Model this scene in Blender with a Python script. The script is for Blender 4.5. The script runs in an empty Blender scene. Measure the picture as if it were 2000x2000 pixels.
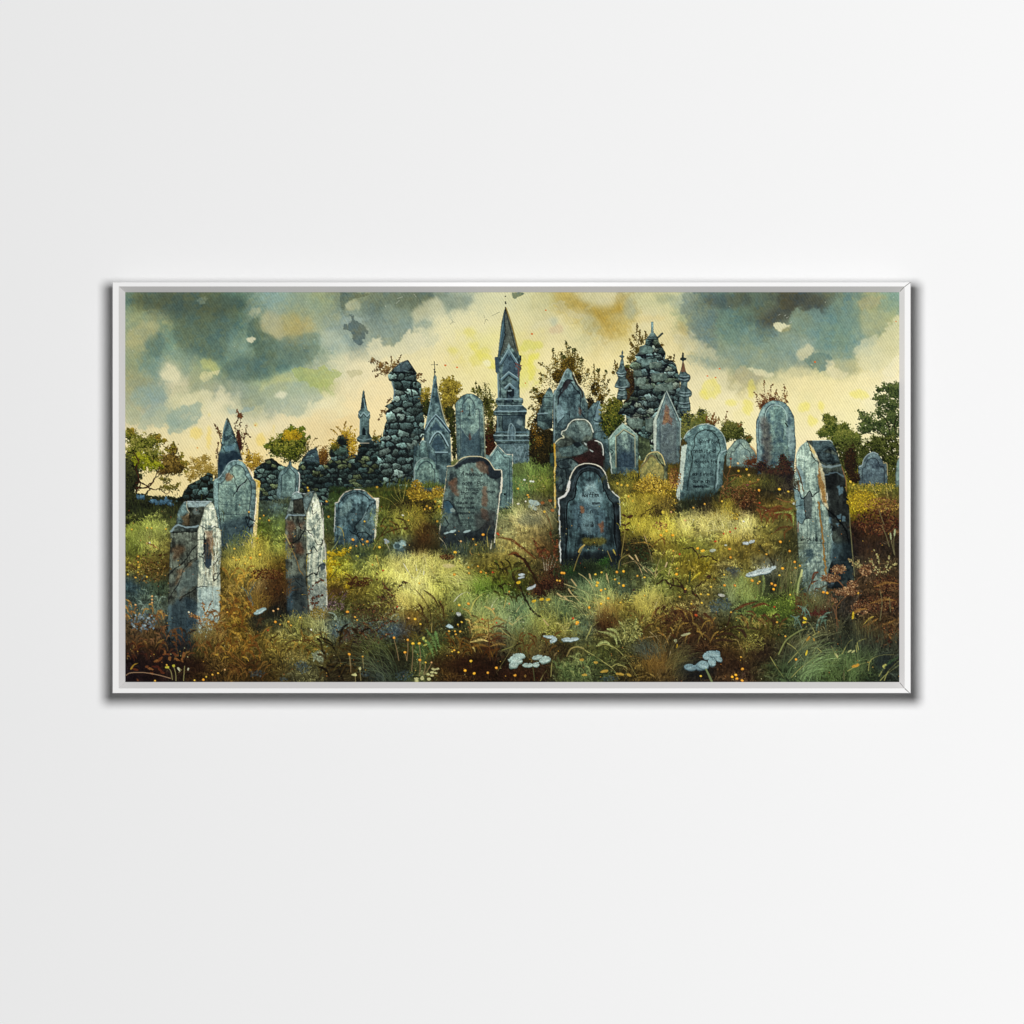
import bpy, math
import numpy as np

# ------------------------------------------------------------------ units
# one unit of the layout below is a millimetre on the wall; the frame is 1.56 m wide
MM = 0.001
SC = bpy.context.scene
CX, CY = 1000.0, 1000.0                 # view centre in layout units (x right, y down)
FRONT = 48.0                            # how far the frame front stands off the wall
DIST = 2000.0 * 50.0 / 36.0             # camera distance to the frame front for a 50 mm lens

def V(x, y, z):                         # layout -> world: x right, y into the wall, z up
    return ((x - CX) * MM, -z * MM, (CY - y) * MM)

# ------------------------------------------------------------------ camera
cam_d = bpy.data.cameras.new('camera')
cam_d.lens = 50.0; cam_d.sensor_width = 36.0; cam_d.clip_end = 100.0
cam = bpy.data.objects.new('camera', cam_d)
cam.location = V(CX, CY, FRONT + DIST); cam.rotation_euler = (math.radians(90), 0, 0)
SC.collection.objects.link(cam); SC.camera = cam

# ------------------------------------------------------------------ world: faint room light
world = bpy.data.worlds.new('World'); SC.world = world; world.use_nodes = True
bg = world.node_tree.nodes['Background']
bg.inputs['Color'].default_value = (1, 1, 1, 1); bg.inputs['Strength'].default_value = 0.125

# ------------------------------------------------------------------ lamp: one wall-washing softbox above the picture
def softbox(x, y, z, sx, sy, power, tilt):
    ld = bpy.data.lights.new('softbox', 'AREA'); ld.shape = 'ELLIPSE'
    ld.size = sx * MM; ld.size_y = sy * MM; ld.energy = power; ld.use_nodes = True
    nt = ld.node_tree; n = nt.nodes; l = nt.links
    em = n['Emission']
    geo = n.new('ShaderNodeNewGeometry'); sep = n.new('ShaderNodeSeparateXYZ')
    l.new(geo.outputs['Incoming'], sep.inputs[0])
    def m(op, a, b=None):
        k = n.new('ShaderNodeMath'); k.operation = op
        for i, v in enumerate((a, b)):
            if v is None: continue
            if isinstance(v, (int, float)): k.inputs[i].default_value = v
            else: l.new(v, k.inputs[i])
        return k.outputs[0]
    c = m('MAXIMUM', m('ABSOLUTE', sep.outputs['Y']), 0.3)
    flat = m('POWER', c, -4.0)          # wall-washer distribution: even light over a flat wall
    side = m('ADD', m('MULTIPLY', m('DIVIDE', sep.outputs['X'], c), tilt), 1.0)
    l.new(m('MULTIPLY', flat, side), em.inputs['Strength'])
    lo = bpy.data.objects.new('softbox', ld); SC.collection.objects.link(lo)
    lo.location = V(x, y, z); lo.rotation_euler = (math.radians(90), 0, 0)
    return lo
softbox(1000, 685, 1219, 720, 700, 14.1, 0.10)

SC.view_settings.view_transform = 'Standard'; SC.view_settings.look = 'None'
SC.view_settings.exposure = 0.0; SC.view_settings.gamma = 1.0
SC.view_settings.use_curve_mapping = False
SC.render.engine = 'CYCLES'
SC.cycles.use_denoising = True
SC.cycles.max_bounces = 4

# ------------------------------------------------------------------ helpers
def material(name, col, rough=0.5, bump=0.0, bscale=300.0, spec=0.3, vary=0.0):
    m = bpy.data.materials.new(name); m.use_nodes = True
    n = m.node_tree.nodes; l = m.node_tree.links; b = n['Principled BSDF']
    b.inputs['Base Color'].default_value = (*col, 1); b.inputs['Roughness'].default_value = rough
    b.inputs['Specular IOR Level'].default_value = spec
    tc = n.new('ShaderNodeTexCoord'); no = n.new('ShaderNodeTexNoise')
    no.inputs['Scale'].default_value = bscale; no.inputs['Detail'].default_value = 4
    l.new(tc.outputs['Object'], no.inputs['Vector'])
    if vary:
        mx = n.new('ShaderNodeMix'); mx.data_type = 'RGBA'
        mx.inputs[6].default_value = (*[c * (1 - vary) for c in col], 1)
        mx.inputs[7].default_value = (*[min(1, c * (1 + vary)) for c in col], 1)
        l.new(no.outputs['Fac'], mx.inputs[0]); l.new(mx.outputs[2], b.inputs['Base Color'])
    if bump:
        bp = n.new('ShaderNodeBump'); bp.inputs['Strength'].default_value = bump
        bp.inputs['Distance'].default_value = 0.0005
        l.new(no.outputs['Fac'], bp.inputs['Height']); l.new(bp.outputs['Normal'], b.inputs['Normal'])
    return m

def mesh_obj(name, verts, faces, mat, parent=None):
    me = bpy.data.meshes.new(name); me.from_pydata(verts, [], faces); me.update()
    me.materials.append(mat)
    o = bpy.data.objects.new(name, me); SC.collection.objects.link(o)
    if parent: o.parent = parent
    return o

# ------------------------------------------------------------------ the setting: the wall
m_wall = material('wall_paint', (0.80, 0.80, 0.80), 0.85, 0.05, 900.0, 0.1, 0.004)
wall = mesh_obj('wall', [V(-3000, -3000, 0), V(5000, -3000, 0), V(5000, 5000, 0), V(-3000, 5000, 0)], [(0, 3, 2, 1)], m_wall)
wall['kind'] = 'structure'

# ------------------------------------------------------------------ the framed picture
OX0, OY0, OX1, OY1 = 219.5, 551.0, 1779.0, 1354.0      # outer edge of the frame
IX0, IY0, IX1, IY1 = 231.8, 559.5, 1767.0, 1344.5      # inner edge of its white face
KX0, KY0, KX1, KY1 = 241.5, 569.0, 1759.6, 1333.5      # where the grey inner slope meets the canvas
DEEP = 12.0                                            # canvas lies this much behind the frame front

pic = bpy.data.objects.new('framed_picture', None); SC.collection.objects.link(pic)
pic.location = V(999, 1354, 0)
pic['label'] = 'wide white framed canvas of an overgrown graveyard hanging on the white wall'
pic['category'] = 'framed painting'
def adopt(o, parent=None):
    o.parent = parent or pic
    o.matrix_parent_inverse = (parent or pic).matrix_world.inverted()
    return o
bpy.context.view_layer.update()

m_frame = material('white_lacquer', (0.775, 0.77, 0.765), 0.35, 0.02, 200.0, 0.4, 0.01)
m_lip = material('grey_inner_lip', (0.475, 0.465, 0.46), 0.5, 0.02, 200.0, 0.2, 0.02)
m_joint = material('mitre_joint', (0.12, 0.115, 0.11), 0.8)

def rail(o0, o1, i0, i1, k0, k1):
    """one mitred rail: outer corners o, inner corners i of the white face, corners k at the canvas"""
    zf, zb, zk, e = FRONT, 4.0, FRONT - DEEP, 0.9
    def toward(a, b, t):
        d = math.hypot(b[0] - a[0], b[1] - a[1]); return (a[0] + (b[0] - a[0]) * t / d, a[1] + (b[1] - a[1]) * t / d)
    b0, b1 = toward(o0, i0, e), toward(o1, i1, e)      # tiny round-over of the outer arris
    vs = []
    for (o, b, i) in ((o0, b0, i0), (o1, b1, i1)):
        vs += [V(o[0], o[1], zb), V(o[0], o[1], zf - e), V(b[0], b[1], zf), V(i[0], i[1], zf), V(i[0], i[1], zk - 6), V(i[0], i[1], zb)]
    fs = [(j, j + 1, j + 7, j + 6) for j in range(5)] + [(5, 0, 6, 11), (0, 5, 4, 3, 2, 1), (6, 7, 8, 9, 10, 11)]
    r = adopt(mesh_obj('frame_rail', vs, fs, m_frame))
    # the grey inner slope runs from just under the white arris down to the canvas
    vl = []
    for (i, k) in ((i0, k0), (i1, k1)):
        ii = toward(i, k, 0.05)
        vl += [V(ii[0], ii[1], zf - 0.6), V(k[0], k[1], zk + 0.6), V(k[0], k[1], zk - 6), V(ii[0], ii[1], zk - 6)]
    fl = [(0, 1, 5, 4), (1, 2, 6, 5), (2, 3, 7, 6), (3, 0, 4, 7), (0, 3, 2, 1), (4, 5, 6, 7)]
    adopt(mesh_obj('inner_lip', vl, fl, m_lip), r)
    return r
O = [(OX0, OY0), (OX1, OY0), (OX1, OY1), (OX0, OY1)]
I = [(IX0, IY0), (IX1, IY0), (IX1, IY1), (IX0, IY1)]
K = [(KX0, KY0), (KX1, KY0), (KX1, KY1), (KX0, KY1)]
rails = []
for a in range(4):
    b = (a + 1) % 4
    rails.append(rail(O[a], O[b], I[a], I[b], K[a], K[b]))
def joint(pts, w, r):
    """open mitre joint: a thin dark gap following the corner, on face and slope"""
    vs, fs = [], []
    for (x, y, z), ww in pts:
        vs += [V(x - ww, y - ww * JS, z), V(x + ww, y + ww * JS, z)]
    for j in range(len(pts) - 1): fs.append((2 * j, 2 * j + 1, 2 * j + 3, 2 * j + 2))
    return adopt(mesh_obj('mitre_joint', vs, fs, m_joint), r)
ZF, ZK = FRONT + 0.15, FRONT - DEEP + 1.9
JS = 1.0
joint([((1778.0, 549.9 + 1.6, ZF), .35), ((1766.7, 560.0, ZF), .45)], 1, rails[0])
joint([((1766.0, 560.8, ZF - 1.4), .4), ((1760.2, 568.2, ZK), .5)], 1, rails[0])
JS = -1.0
joint([((1766.9, 1344.6, ZF), .6), ((1776.5, 1353.4, ZF), .35)], 1, rails[2])
joint([((1760.0, 1334.4, ZK), .8), ((1766.4, 1343.6, ZF - 1.2), .7)], 1, rails[2])
joint([((240.8, 1334.4, ZK), .35), ((232.3, 1343.9, ZF - 1.2), .35)], 1, rails[3])
# ------------------------------------------------------------------ the picture: pigment laid on a fine grid
X0, Y0, PW, PH, SS = 240, 568, 1522, 768, 2
GAIN = 0.94
OR = {'A': (240, 560), 'B': (620, 560), 'C': (1000, 560), 'D': (1370, 560),
      'E': (240, 940), 'F': (620, 940), 'G': (1000, 940), 'H': (1370, 940)}
ZM = 4.83
def hx(s):
    return np.array([int(s[i:i + 2], 16) / 255.0 for i in (0, 2, 4)], np.float32)
def Q(c, *v):
    """tracing coordinates: a tile letter followed by x, y pairs (tiles are 400 mm squares, 1932 steps wide)"""
    o = OR[c]; out = []; i = 0
    while i < len(v):
        if isinstance(v[i], str): o = OR[v[i]]; i += 1; continue
        out.append((((o[0] + v[i] / ZM) - X0) * SS, ((o[1] + v[i + 1] / ZM) - Y0) * SS)); i += 2
    return np.array(out, np.float32)

class Painter:
    def __init__(s):
        s.W, s.H = PW * SS, PH * SS
        s.C = np.zeros((s.H, s.W, 3), np.float32)
        s.I = np.zeros((s.H, s.W), np.int16)
        s.rng = np.random.default_rng(11)
        s.table = {}
        s.cur = 0
        s.N = {k: s.vn(k, i + 1) for i, k in enumerate((1, 2.5, 6, 14, 34, 90))}
        def wp(a, b, c, q):
            yy = np.clip(np.arange(s.H)[:, None] + ((b - .5) * q * SS).astype(int), 0, s.H - 1); xx = np.clip(np.arange(s.W)[None] + ((c - .5) * q * SS).astype(int), 0, s.W - 1)
            return a[yy, xx]
        for k, q in ((34, 40), (14, 22), (6, 10), (2.5, 5)):
            j = {34: 14, 14: 6, 6: 14, 2.5: 6}[k]; s.N[k] = wp(s.N[k], s.N[j][::-1], s.N[j][:, ::-1], q)
        s.V = s.vn(2.2, 31, 1, 9)       # streaks that run down
        s.V2 = s.vn(5, 32, 1, 7)        # broader runs of damp
    def vn(s, sc, seed, ax=1.0, ay=1.0):
        r = np.random.default_rng(seed); sx, sy = sc * ax * SS, sc * ay * SS
        gw, gh = int(s.W / sx) + 3, int(s.H / sy) + 3
        G = r.random((gh, gw), dtype=np.float32)
        def ax_(n, q):
            t = np.arange(n, dtype=np.float32) / q; i = t.astype(int); f = t - i
            return i, (f * f * (3 - 2 * f)).astype(np.float32)
        iy, fy = ax_(s.H, sy); ix, fx = ax_(s.W, sx)
        R = G[iy] * (1 - fy)[:, None] + G[iy + 1] * fy[:, None]
        return R[:, ix] * (1 - fx) + R[:, ix + 1] * fx
    def fb(s, keys, y=slice(None), x=slice(None)):
        t = 0; w = 0; a = 1.0
        for k in keys: t = t + s.N[k][y, x] * a; w += a; a *= 0.62
        return t / w
    def new(s, name, label=None):
        k = len(s.table) + 1; s.table[k] = (name, label); s.cur = k; return k
    # -- masks
    def bbox(s, P, pad=2):
        x0 = max(0, int(P[:, 0].min()) - pad); x1 = min(s.W, int(P[:, 0].max()) + pad + 1)
        y0 = max(0, int(P[:, 1].min()) - pad); y1 = min(s.H, int(P[:, 1].max()) + pad + 1)
        return x0, x1, y0, y1
    def mask(s, P, pad=2):
        x0, x1, y0, y1 = s.bbox(P, pad)
        if x1 <= x0 or y1 <= y0: return None
        M = np.zeros((y1 - y0, x1 - x0), bool); X = np.arange(x0, x1)[None, :]
        for (ax, ay), (bx, by) in zip(P, np.roll(P, -1, 0)):
            if ay == by: continue
            if ay > by: ax, ay, bx, by = bx, by, ax, ay
            r0, r1 = max(y0, int(math.ceil(ay))), min(y1, int(math.ceil(by)))
            if r1 <= r0: continue
            yy = np.arange(r0, r1); xi = ax + (yy - ay) * (bx - ax) / (by - ay)
            M[r0 - y0:r1 - y0] ^= X < xi[:, None]
        return M, slice(y0, y1), slice(x0, x1)
    def rough(s, M, ys, xs, amp, k=6):
        if amp <= 0: return M
        a = s.N[k][ys, xs] + 0.5 * s.N[2.5][ys, xs]; b = s.N[k][ys, xs][::-1, ::-1] + 0.5 * s.N[2.5][ys, xs][::-1]
        h, w = M.shape
        jy = np.clip(np.arange(h)[:, None] + ((a - .75) * amp * 2 * SS).astype(int), 0, h - 1)
        jx = np.clip(np.arange(w)[None, :] + ((b - .75) * amp * 2 * SS).astype(int), 0, w - 1)
        return M[jy, jx]
    @staticmethod
    def blur(M, r):
        M = M.astype(np.float32); r = int(r)
        if r < 1: return M
        for _ in range(2):
            for a in (0, 1):
                P = np.pad(M, [(r + 1, r) if i == a else (0, 0) for i in (0, 1)], mode='edge')
                c = np.cumsum(P, a, dtype=np.float64)
                n = M.shape[a]
                M = ((c[2 * r + 1:2 * r + 1 + n] - c[:n]) if a == 0 else (c[:, 2 * r + 1:2 * r + 1 + n] - c[:, :n])).astype(np.float32) / (2 * r + 1)
        return M
    # -- soft or hard patches of one colour
    def patch(s, P, col, a=1.0, blur=0, rough=0, k=6, tex=0.0, ident=False):
        if isinstance(col, str): col = hx(col)
        m = s.mask(P, int((blur * 2 + rough) * SS) + 3)
        if m is None: return
        M, ys, xs = m; M = s.rough(M, ys, xs, rough, k)
        A = s.blur(M, blur * SS) * a
        c = col[None, None, :] * np.ones(M.shape + (1,), np.float32)
        if tex: c = c * (1 + tex * (s.fb((1, 2.5, 6, 14), ys, xs) - .5) * 2)[..., None]
        s.C[ys, xs] = s.C[ys, xs] * (1 - A[..., None]) + c * A[..., None]
        if ident: s.I[ys, xs][M] = s.cur
    # -- weathered stone
    def stone(s, P, c1, c2, amp=0.5, k=(6, 14, 34, 2.5), streak=0.12, down=0.0, edge=0.35, rough=0.5, bias=0.0, ident=True, ew=3):
        c1, c2 = hx(c1), hx(c2)
        m = s.mask(P, 6)
        if m is None: return
        M, ys, xs = m; M = s.rough(M, ys, xs, rough, 2.5)
        t = s.fb(k, ys, xs); t = (t - .5) * 1.55 * (0.6 + amp) + .5 + bias
        t = t + (s.V[ys, xs] - .5) * streak * 2 + (s.V2[ys, xs] - .5) * .42
        if down:
            h = np.linspace(-.5, .5, M.shape[0], dtype=np.float32)[:, None]; t = t - h * down
        t = np.clip(t, 0, 1)[..., None]
        c = c2 * (1 - t) + c1 * t
        g = (s.N[1][ys, xs] - .5) * 0.26 + (s.N[2.5][ys, xs] - .5) * 0.26
        c = c * .84 + c.mean(-1, keepdims=True) * .16; c = c * np.array([.93, .965, .905], np.float32)
        hi = np.linspace(.13, -.15, M.shape[0], dtype=np.float32)[:, None] + np.linspace(.03, -.03, M.shape[1], dtype=np.float32)[None]; c = c * (1 + hi)[..., None]
        c = c * (1 + g)[..., None]
        if edge:
            e = s.blur(M, ew); c = c * (1 - edge * np.clip((1 - e) * 2, 0, 1))[..., None]
        B = s.C[ys, xs]; B[M] = c[M]
        if ident: s.I[ys, xs][M] = s.cur
        # dry-brush nicks, scratches and lichen flecks inside the outline
        yy, xx = np.nonzero(M); n = int(len(yy) / 26)
        if n > 12:
            k = s.rng.integers(0, len(yy), n); x = xx[k] + xs.start; y = yy[k] + ys.start; L = s.rng.uniform(1, 4.5, n) * SS; an = s.rng.normal(1.5, .8, n)
            f = np.where(s.rng.random(n) < .55, s.rng.uniform(.55, .9, n), s.rng.uniform(1.08, 1.38, n))
            ex, ey = x + np.cos(an) * L, y + np.sin(an) * L
            ix, iy = np.clip(ex.astype(int) - xs.start, 0, M.shape[1] - 1), np.clip(ey.astype(int) - ys.start, 0, M.shape[0] - 1); ok = M[iy, ix]
            x, y, L, an, f = x[ok], y[ok], L[ok], an[ok], f[ok]
            cc = s.C[y, x] * f[:, None]
            s.hairs(x.astype(float), y.astype(float), np.cos(an) * L, np.sin(an) * L, np.zeros(len(x)), np.zeros(len(x)), np.full(len(x), .8), np.clip(cc, 0, 1).astype(np.float32), a=.75)
    # -- lines
    def line(s, P, w, col, a=1.0, taper=False, wob=0.0, smooth=True, ident=False, w1=None):
        if isinstance(col, str): col = hx(col)
        P = np.asarray(P, np.float32)
        if col.mean() > .66 and w > 1.3 and a > .7: w *= .7
        if smooth and len(P) > 2: P = s.curve(P)
        d = np.hypot(*np.diff(P, axis=0).T); L = np.concatenate([[0], np.cumsum(d)])
        n = max(2, int(L[-1] / 0.6)); t = np.linspace(0, L[-1], n)
        x = np.interp(t, L, P[:, 0]); y = np.interp(t, L, P[:, 1])
        if wob:
            k = max(3, int(L[-1] / 7)); r = s.rng.normal(0, wob * SS, (2, k))
            q = np.linspace(0, 1, k); u = t / max(L[-1], 1e-6)
            x = x + np.interp(u, q, r[0]); y = y + np.interp(u, q, r[1])
        ww = w * SS * (np.ones(n) if not taper else np.interp(t / max(L[-1], 1e-6), [0, .15, 1], [.7, 1, .15]))
        if w1 is not None: ww = np.linspace(w, w1, n) * SS
        if wob: ww = ww * np.interp(t, np.linspace(0, L[-1], max(3, int(L[-1] / 9))), s.rng.uniform(.55, 1.3, max(3, int(L[-1] / 9))))
        R = int(ww.max() / 2 + 1)
        X = []; Y = []
        for dy in range(-R, R + 1):
            for dx in range(-R, R + 1):
                ok = dx * dx + dy * dy <= (ww / 2) ** 2 + 0.1
                X.append((x[ok] + dx)); Y.append((y[ok] + dy))
        X = np.rint(np.concatenate(X)).astype(int); Y = np.rint(np.concatenate(Y)).astype(int)
        ok = (X >= 0) & (X < s.W) & (Y >= 0) & (Y < s.H); f = np.unique(Y[ok] * s.W + X[ok])
        F = s.C.reshape(-1, 3); F[f] = F[f] * (1 - a) + col * a
        if ident: s.I.reshape(-1)[f] = s.cur
    @staticmethod
    def curve(P, n=8):
        P = np.asarray(P, np.float32)
        E = np.vstack([2 * P[0] - P[1], P, 2 * P[-1] - P[-2]]); out = []
        for i in range(1, len(E) - 2):
            p0, p1, p2, p3 = E[i - 1:i + 3]
            t = np.linspace(0, 1, n, endpoint=False)[:, None]
            out.append(.5 * ((2 * p1) + (p2 - p0) * t + (2 * p0 - 5 * p1 + 4 * p2 - p3) * t ** 2 + (3 * p1 - p0 - 3 * p2 + p3) * t ** 3))
        return np.vstack(out + [P[-1:]])
    # -- thousands of dabs at once (x, y, r, col in buffer units), later ones on top
    def dabs(s, x, y, r, col, a=1.0, asp=1.0, ident=True, ang=None):
        n = len(x); R = int(np.max(r) * max(1, asp) + 1)
        o = np.stack(np.meshgrid(np.arange(-R, R + 1), np.arange(-R, R + 1)), -1).reshape(-1, 2)
        if ang is None: ok = (o[None, :, 0] ** 2 + (o[None, :, 1] * asp) ** 2) <= (r[:, None] ** 2 + .2)
        else:
            ca, sa = np.cos(ang)[:, None], np.sin(ang)[:, None]
            u = o[None, :, 0] * ca + o[None, :, 1] * sa; v = -o[None, :, 0] * sa + o[None, :, 1] * ca
            ok = (u / asp) ** 2 + v ** 2 <= r[:, None] ** 2 + .2
        li, oi = np.nonzero(ok)
        X = np.rint(x[li]).astype(int) + o[oi, 0]; Y = np.rint(y[li]).astype(int) + o[oi, 1]
        g = (X >= 0) & (X < s.W) & (Y >= 0) & (Y < s.H); f = (Y * s.W + X)[g]
        F = s.C.reshape(-1, 3)
        F[f] = col[li[g]] if a >= 1 else F[f] * (1 - a) + col[li[g]] * a
        if ident: s.I.reshape(-1)[f] = s.cur
    # -- thousands of tapered curved strokes at once
    def hairs(s, x, y, dx, dy, bx, by, w, col, a=1.0, ident=False, tip=None):
        n = len(x); K = int(max(3, np.max(np.hypot(dx, dy)) * 1.25))
        t = np.linspace(0, 1, K)[None, :]
        X = x[:, None] + dx[:, None] * t + bx[:, None] * t * t; Y = y[:, None] + dy[:, None] * t + by[:, None] * t * t
        L = np.repeat(np.arange(n), K)
        cc = col[L]
        if tip is not None:
            q = np.tile(t[0], n)[:, None]; cc = cc * (1 - q * q) + tip[L] * q * q
        Xs, Ys, Cs = [X.ravel()], [Y.ravel()], [cc]
        thick = (w[:, None] * (1 - .8 * t)).ravel()
        F = s.C.reshape(-1, 3)
        xi = np.rint(X.ravel()).astype(int); yi = np.rint(Y.ravel()).astype(int)
        out = [(xi, yi, np.ones(len(xi), bool)), (xi + 1, yi, thick > .9), (xi, yi + 1, thick > 1.7), (xi + 1, yi + 1, thick > 1.7), (xi - 1, yi, thick > 2.4)]
        f = np.stack([np.where(k & (px >= 0) & (px < s.W) & (py >= 0) & (py < s.H), py * s.W + px, -1) for px, py, k in out], 1)
        ci = np.repeat(np.arange(len(xi)), len(out)); f = f.ravel(); g = f >= 0; f = f[g]; ci = ci[g]
        F[f] = cc[ci] if a >= 1 else F[f] * (1 - a) + cc[ci] * a
        if ident: s.I.reshape(-1)[f] = s.cur

    # -- foliage: leaf dabs through a few lobes, some solid dark heart, ragged rim
    def leaves(s, c, lobes, n, cols, r_=1.4, rag=.28, lift=.35, heart=.5, ident=True, hcol=None, clump=0, asp=1.0):
        n = int(n * 1.7); r = r_ * .64; cols = np.array([hx(q) for q in cols.split()]); L = np.array(lobes, float).reshape(-1, 4)
        o = OR[c]; L[:, 0] = ((o[0] + L[:, 0] / ZM) - X0) * SS; L[:, 1] = ((o[1] + L[:, 1] / ZM) - Y0) * SS; L[:, 2:] *= SS / ZM
        p = L[:, 2] * L[:, 3]; p = p / p.sum(); rg = s.rng
        if heart > 0:
            m = int(n * .6); i = rg.choice(len(L), m, p=p); th = rg.uniform(0, 6.283, m); q = np.sqrt(rg.random(m)) * heart
            cc = (hx(hcol) if hcol else cols[0])[None] * rg.uniform(.7, 1.15, (m, 1))
            s.dabs(L[i, 0] + np.cos(th) * q * L[i, 2], L[i, 1] + np.sin(th) * q * L[i, 3], rg.uniform(.8, 1.8, m) * r * SS * 1.2, cc.astype(np.float32), ident=ident)
        if clump:
            k = max(1, int(n / clump)); i0 = rg.choice(len(L), k, p=p); th = rg.uniform(0, 6.283, k); q = np.sqrt(rg.random(k)) * (1 + rag * rg.normal(0, 1, k))
            kx = np.cos(th) * q; ky = np.sin(th) * q; j = rg.integers(0, k, n); i = i0[j]
            sp = r * SS * 2.0
            x = L[i, 0] + kx[j] * L[i, 2] + rg.normal(0, sp, n); y = L[i, 1] + ky[j] * L[i, 3] + rg.normal(0, sp * .8, n)
            ux = kx[j]; uy = ky[j] + (y - (L[i, 1] + ky[j] * L[i, 3])) / (sp * 2.2)
        else:
            i = rg.choice(len(L), n, p=p); th = rg.uniform(0, 6.283, n); q = np.sqrt(rg.random(n)) * (1 + rag * rg.normal(0, 1, n))
            ux = np.cos(th) * q; uy = np.sin(th) * q; x = L[i, 0] + ux * L[i, 2]; y = L[i, 1] + uy * L[i, 3]
        t = .45 - uy * lift - ux * .08 + rg.normal(0, .2, n); od = np.argsort(t + rg.normal(0, .25, n))
        t = np.clip(t, 0, .999) * (len(cols) - 1); k = t.astype(int); f = (t - k)[:, None]
        cc = (cols[k] * (1 - f) + cols[np.minimum(k + 1, len(cols) - 1)] * f) * rg.uniform(.82, 1.15, (n, 1))
        s.dabs(x[od], y[od], (rg.uniform(.5, 1.25, n) * r * SS)[od], cc[od].astype(np.float32), ident=ident, asp=asp, ang=rg.uniform(0, 3.14, n) if asp != 1 else None)
    # -- a twig: stem with paired leaves
    def twig(s, P, col, leaf, n=14, r=1.3, w=.8, spread=2.6, ident=True, asp=1.6):
        r = r * .72; n = int(n * 1.1); P = s.curve(np.asarray(P, np.float32)); s.line(P, w * .8, col, smooth=False, wob=.3, ident=ident)
        lc = np.array([hx(q) for q in leaf.split()]); rg = s.rng
        t = rg.uniform(.12, 1, n); k = t * (len(P) - 1); x = np.interp(k, np.arange(len(P)), P[:, 0]); y = np.interp(k, np.arange(len(P)), P[:, 1])
        x = x + rg.normal(0, spread * SS, n) * (1.15 - t); y = y + rg.normal(0, spread * SS, n) * (1.15 - t)
        s.dabs(x, y, rg.uniform(.55, 1.2, n) * r * SS, lc[rg.integers(0, len(lc), n)] * rg.uniform(.85, 1.1, (n, 1)).astype(np.float32), ident=ident, asp=asp, ang=rg.uniform(0, 3.14, n))
    # -- a fern frond: curved stem, comb of leaflets on both sides
    def fern(s, P, leaf, n, col, col2=None, w=.7, ident=False, side=0):
        P = s.curve(np.asarray(P, np.float32)); s.line(P, w, col, smooth=False, taper=True)
        k = np.linspace(.1, .99, n) * (len(P) - 1); ar = np.arange(len(P))
        x = np.interp(k, ar, P[:, 0]); y = np.interp(k, ar, P[:, 1]); D = np.gradient(P, axis=0)
        tx = np.interp(k, ar, D[:, 0]); ty = np.interp(k, ar, D[:, 1]); q = np.hypot(tx, ty) + 1e-6; tx /= q; ty /= q
        env = np.sin(np.linspace(.25, 3.0, n)) * leaf * SS
        for sg in ((-1, 1) if side == 0 else (side,)):
            nx, ny = -ty * sg, tx * sg; e = env * s.rng.uniform(.7, 1.2, n)
            c = (hx(col2 or col)[None] * s.rng.uniform(.75, 1.25, (n, 1))).astype(np.float32)
            s.hairs(x, y, (nx * .9 + tx * .55) * e, (ny * .9 + ty * .55) * e, tx * e * .25, ty * e * .25 + e * .08, np.full(n, 1.9), c, ident=ident)
    # -- rubble masonry
    def rubble(s, P, cell, cols, seed, asp=1.6, mortar='161b1c', mw=.16, rough=1.5, ident=True, light=.35):
        m = s.mask(P, 8); M, ys, xs = m; M = s.rough(M, ys, xs, rough, 6)
        rg = np.random.default_rng(seed); h, w = M.shape; cs = cell * SS
        cy = np.arange(-1, h / (cs / asp) + 1); pts = []
        for j in cy:
            for i in np.arange(-1, w / cs + 1):
                pts.append(((i + .5 * (j % 2) + rg.uniform(-.36, .36)) * cs, (j + rg.uniform(-.34, .34)) * cs / asp, rg.uniform(.7, 1.25)))
        pts = np.array(pts, np.float32)
        wx = (s.N[6][ys, xs] - .5) * cs * .5; wy = (s.N[14][ys, xs] - .5) * cs * .45
        X = np.arange(w, dtype=np.float32)[None] + wx; Y = np.arange(h, dtype=np.float32)[:, None] + wy
        d1 = np.full(M.shape, 1e9, np.float32); d2 = d1.copy(); idx = np.zeros(M.shape, int); px = np.zeros(M.shape, np.float32); py = px.copy()
        for k, (a, b, q) in enumerate(pts):
            x0, x1 = int(max(0, a - cs * 2)), int(min(w, a + cs * 2)); y0, y1 = int(max(0, b - cs * 1.6)), int(min(h, b + cs * 1.6))
            if x1 <= x0 or y1 <= y0: continue
            sx, sy = X[y0:y1, x0:x1] - a, (Y[y0:y1, x0:x1] - b) * asp
            d = ((np.abs(sx) ** 2.6 + np.abs(sy) ** 2.6) ** (1 / 2.6)) / q
            D1, D2 = d1[y0:y1, x0:x1], d2[y0:y1, x0:x1]; c = d < D1
            D2[:] = np.where(c, D1, np.minimum(D2, d)); D1[:] = np.where(c, d, D1)
            idx[y0:y1, x0:x1][c] = k; px[y0:y1, x0:x1][c] = sx[c]; py[y0:y1, x0:x1][c] = sy[c]
        gap = (d2 - d1) / cs; body = np.clip((gap - mw * (.1 + 1.1 * s.N[14][ys, xs])) / .12, 0, 1)
        CL = np.array([hx(q) for q in cols.split()]); r = rg.integers(0, len(CL), len(pts)); j = rg.uniform(.62, 1.12, len(pts)).astype(np.float32)
        base = CL[r][idx] * j[idx][..., None] * np.array([.84, .86, .80], np.float32)
        up = np.clip(-(py * 1.0 + px * .25) / cs, -.6, .6)
        t = s.fb((1, 2.5, 6), ys, xs)
        c = base * (1 + light * up * 1.3 + (t - .5) * 1.7 + (s.fb((14, 34), ys, xs) - .5) * .8)[..., None]
        c = hx(mortar) * (1 - body[..., None]) + c * body[..., None]
        B = s.C[ys, xs]; B[M] = np.clip(c, 0.02, 1)[M]
        if ident: s.I[ys, xs][M] = s.cur
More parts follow.
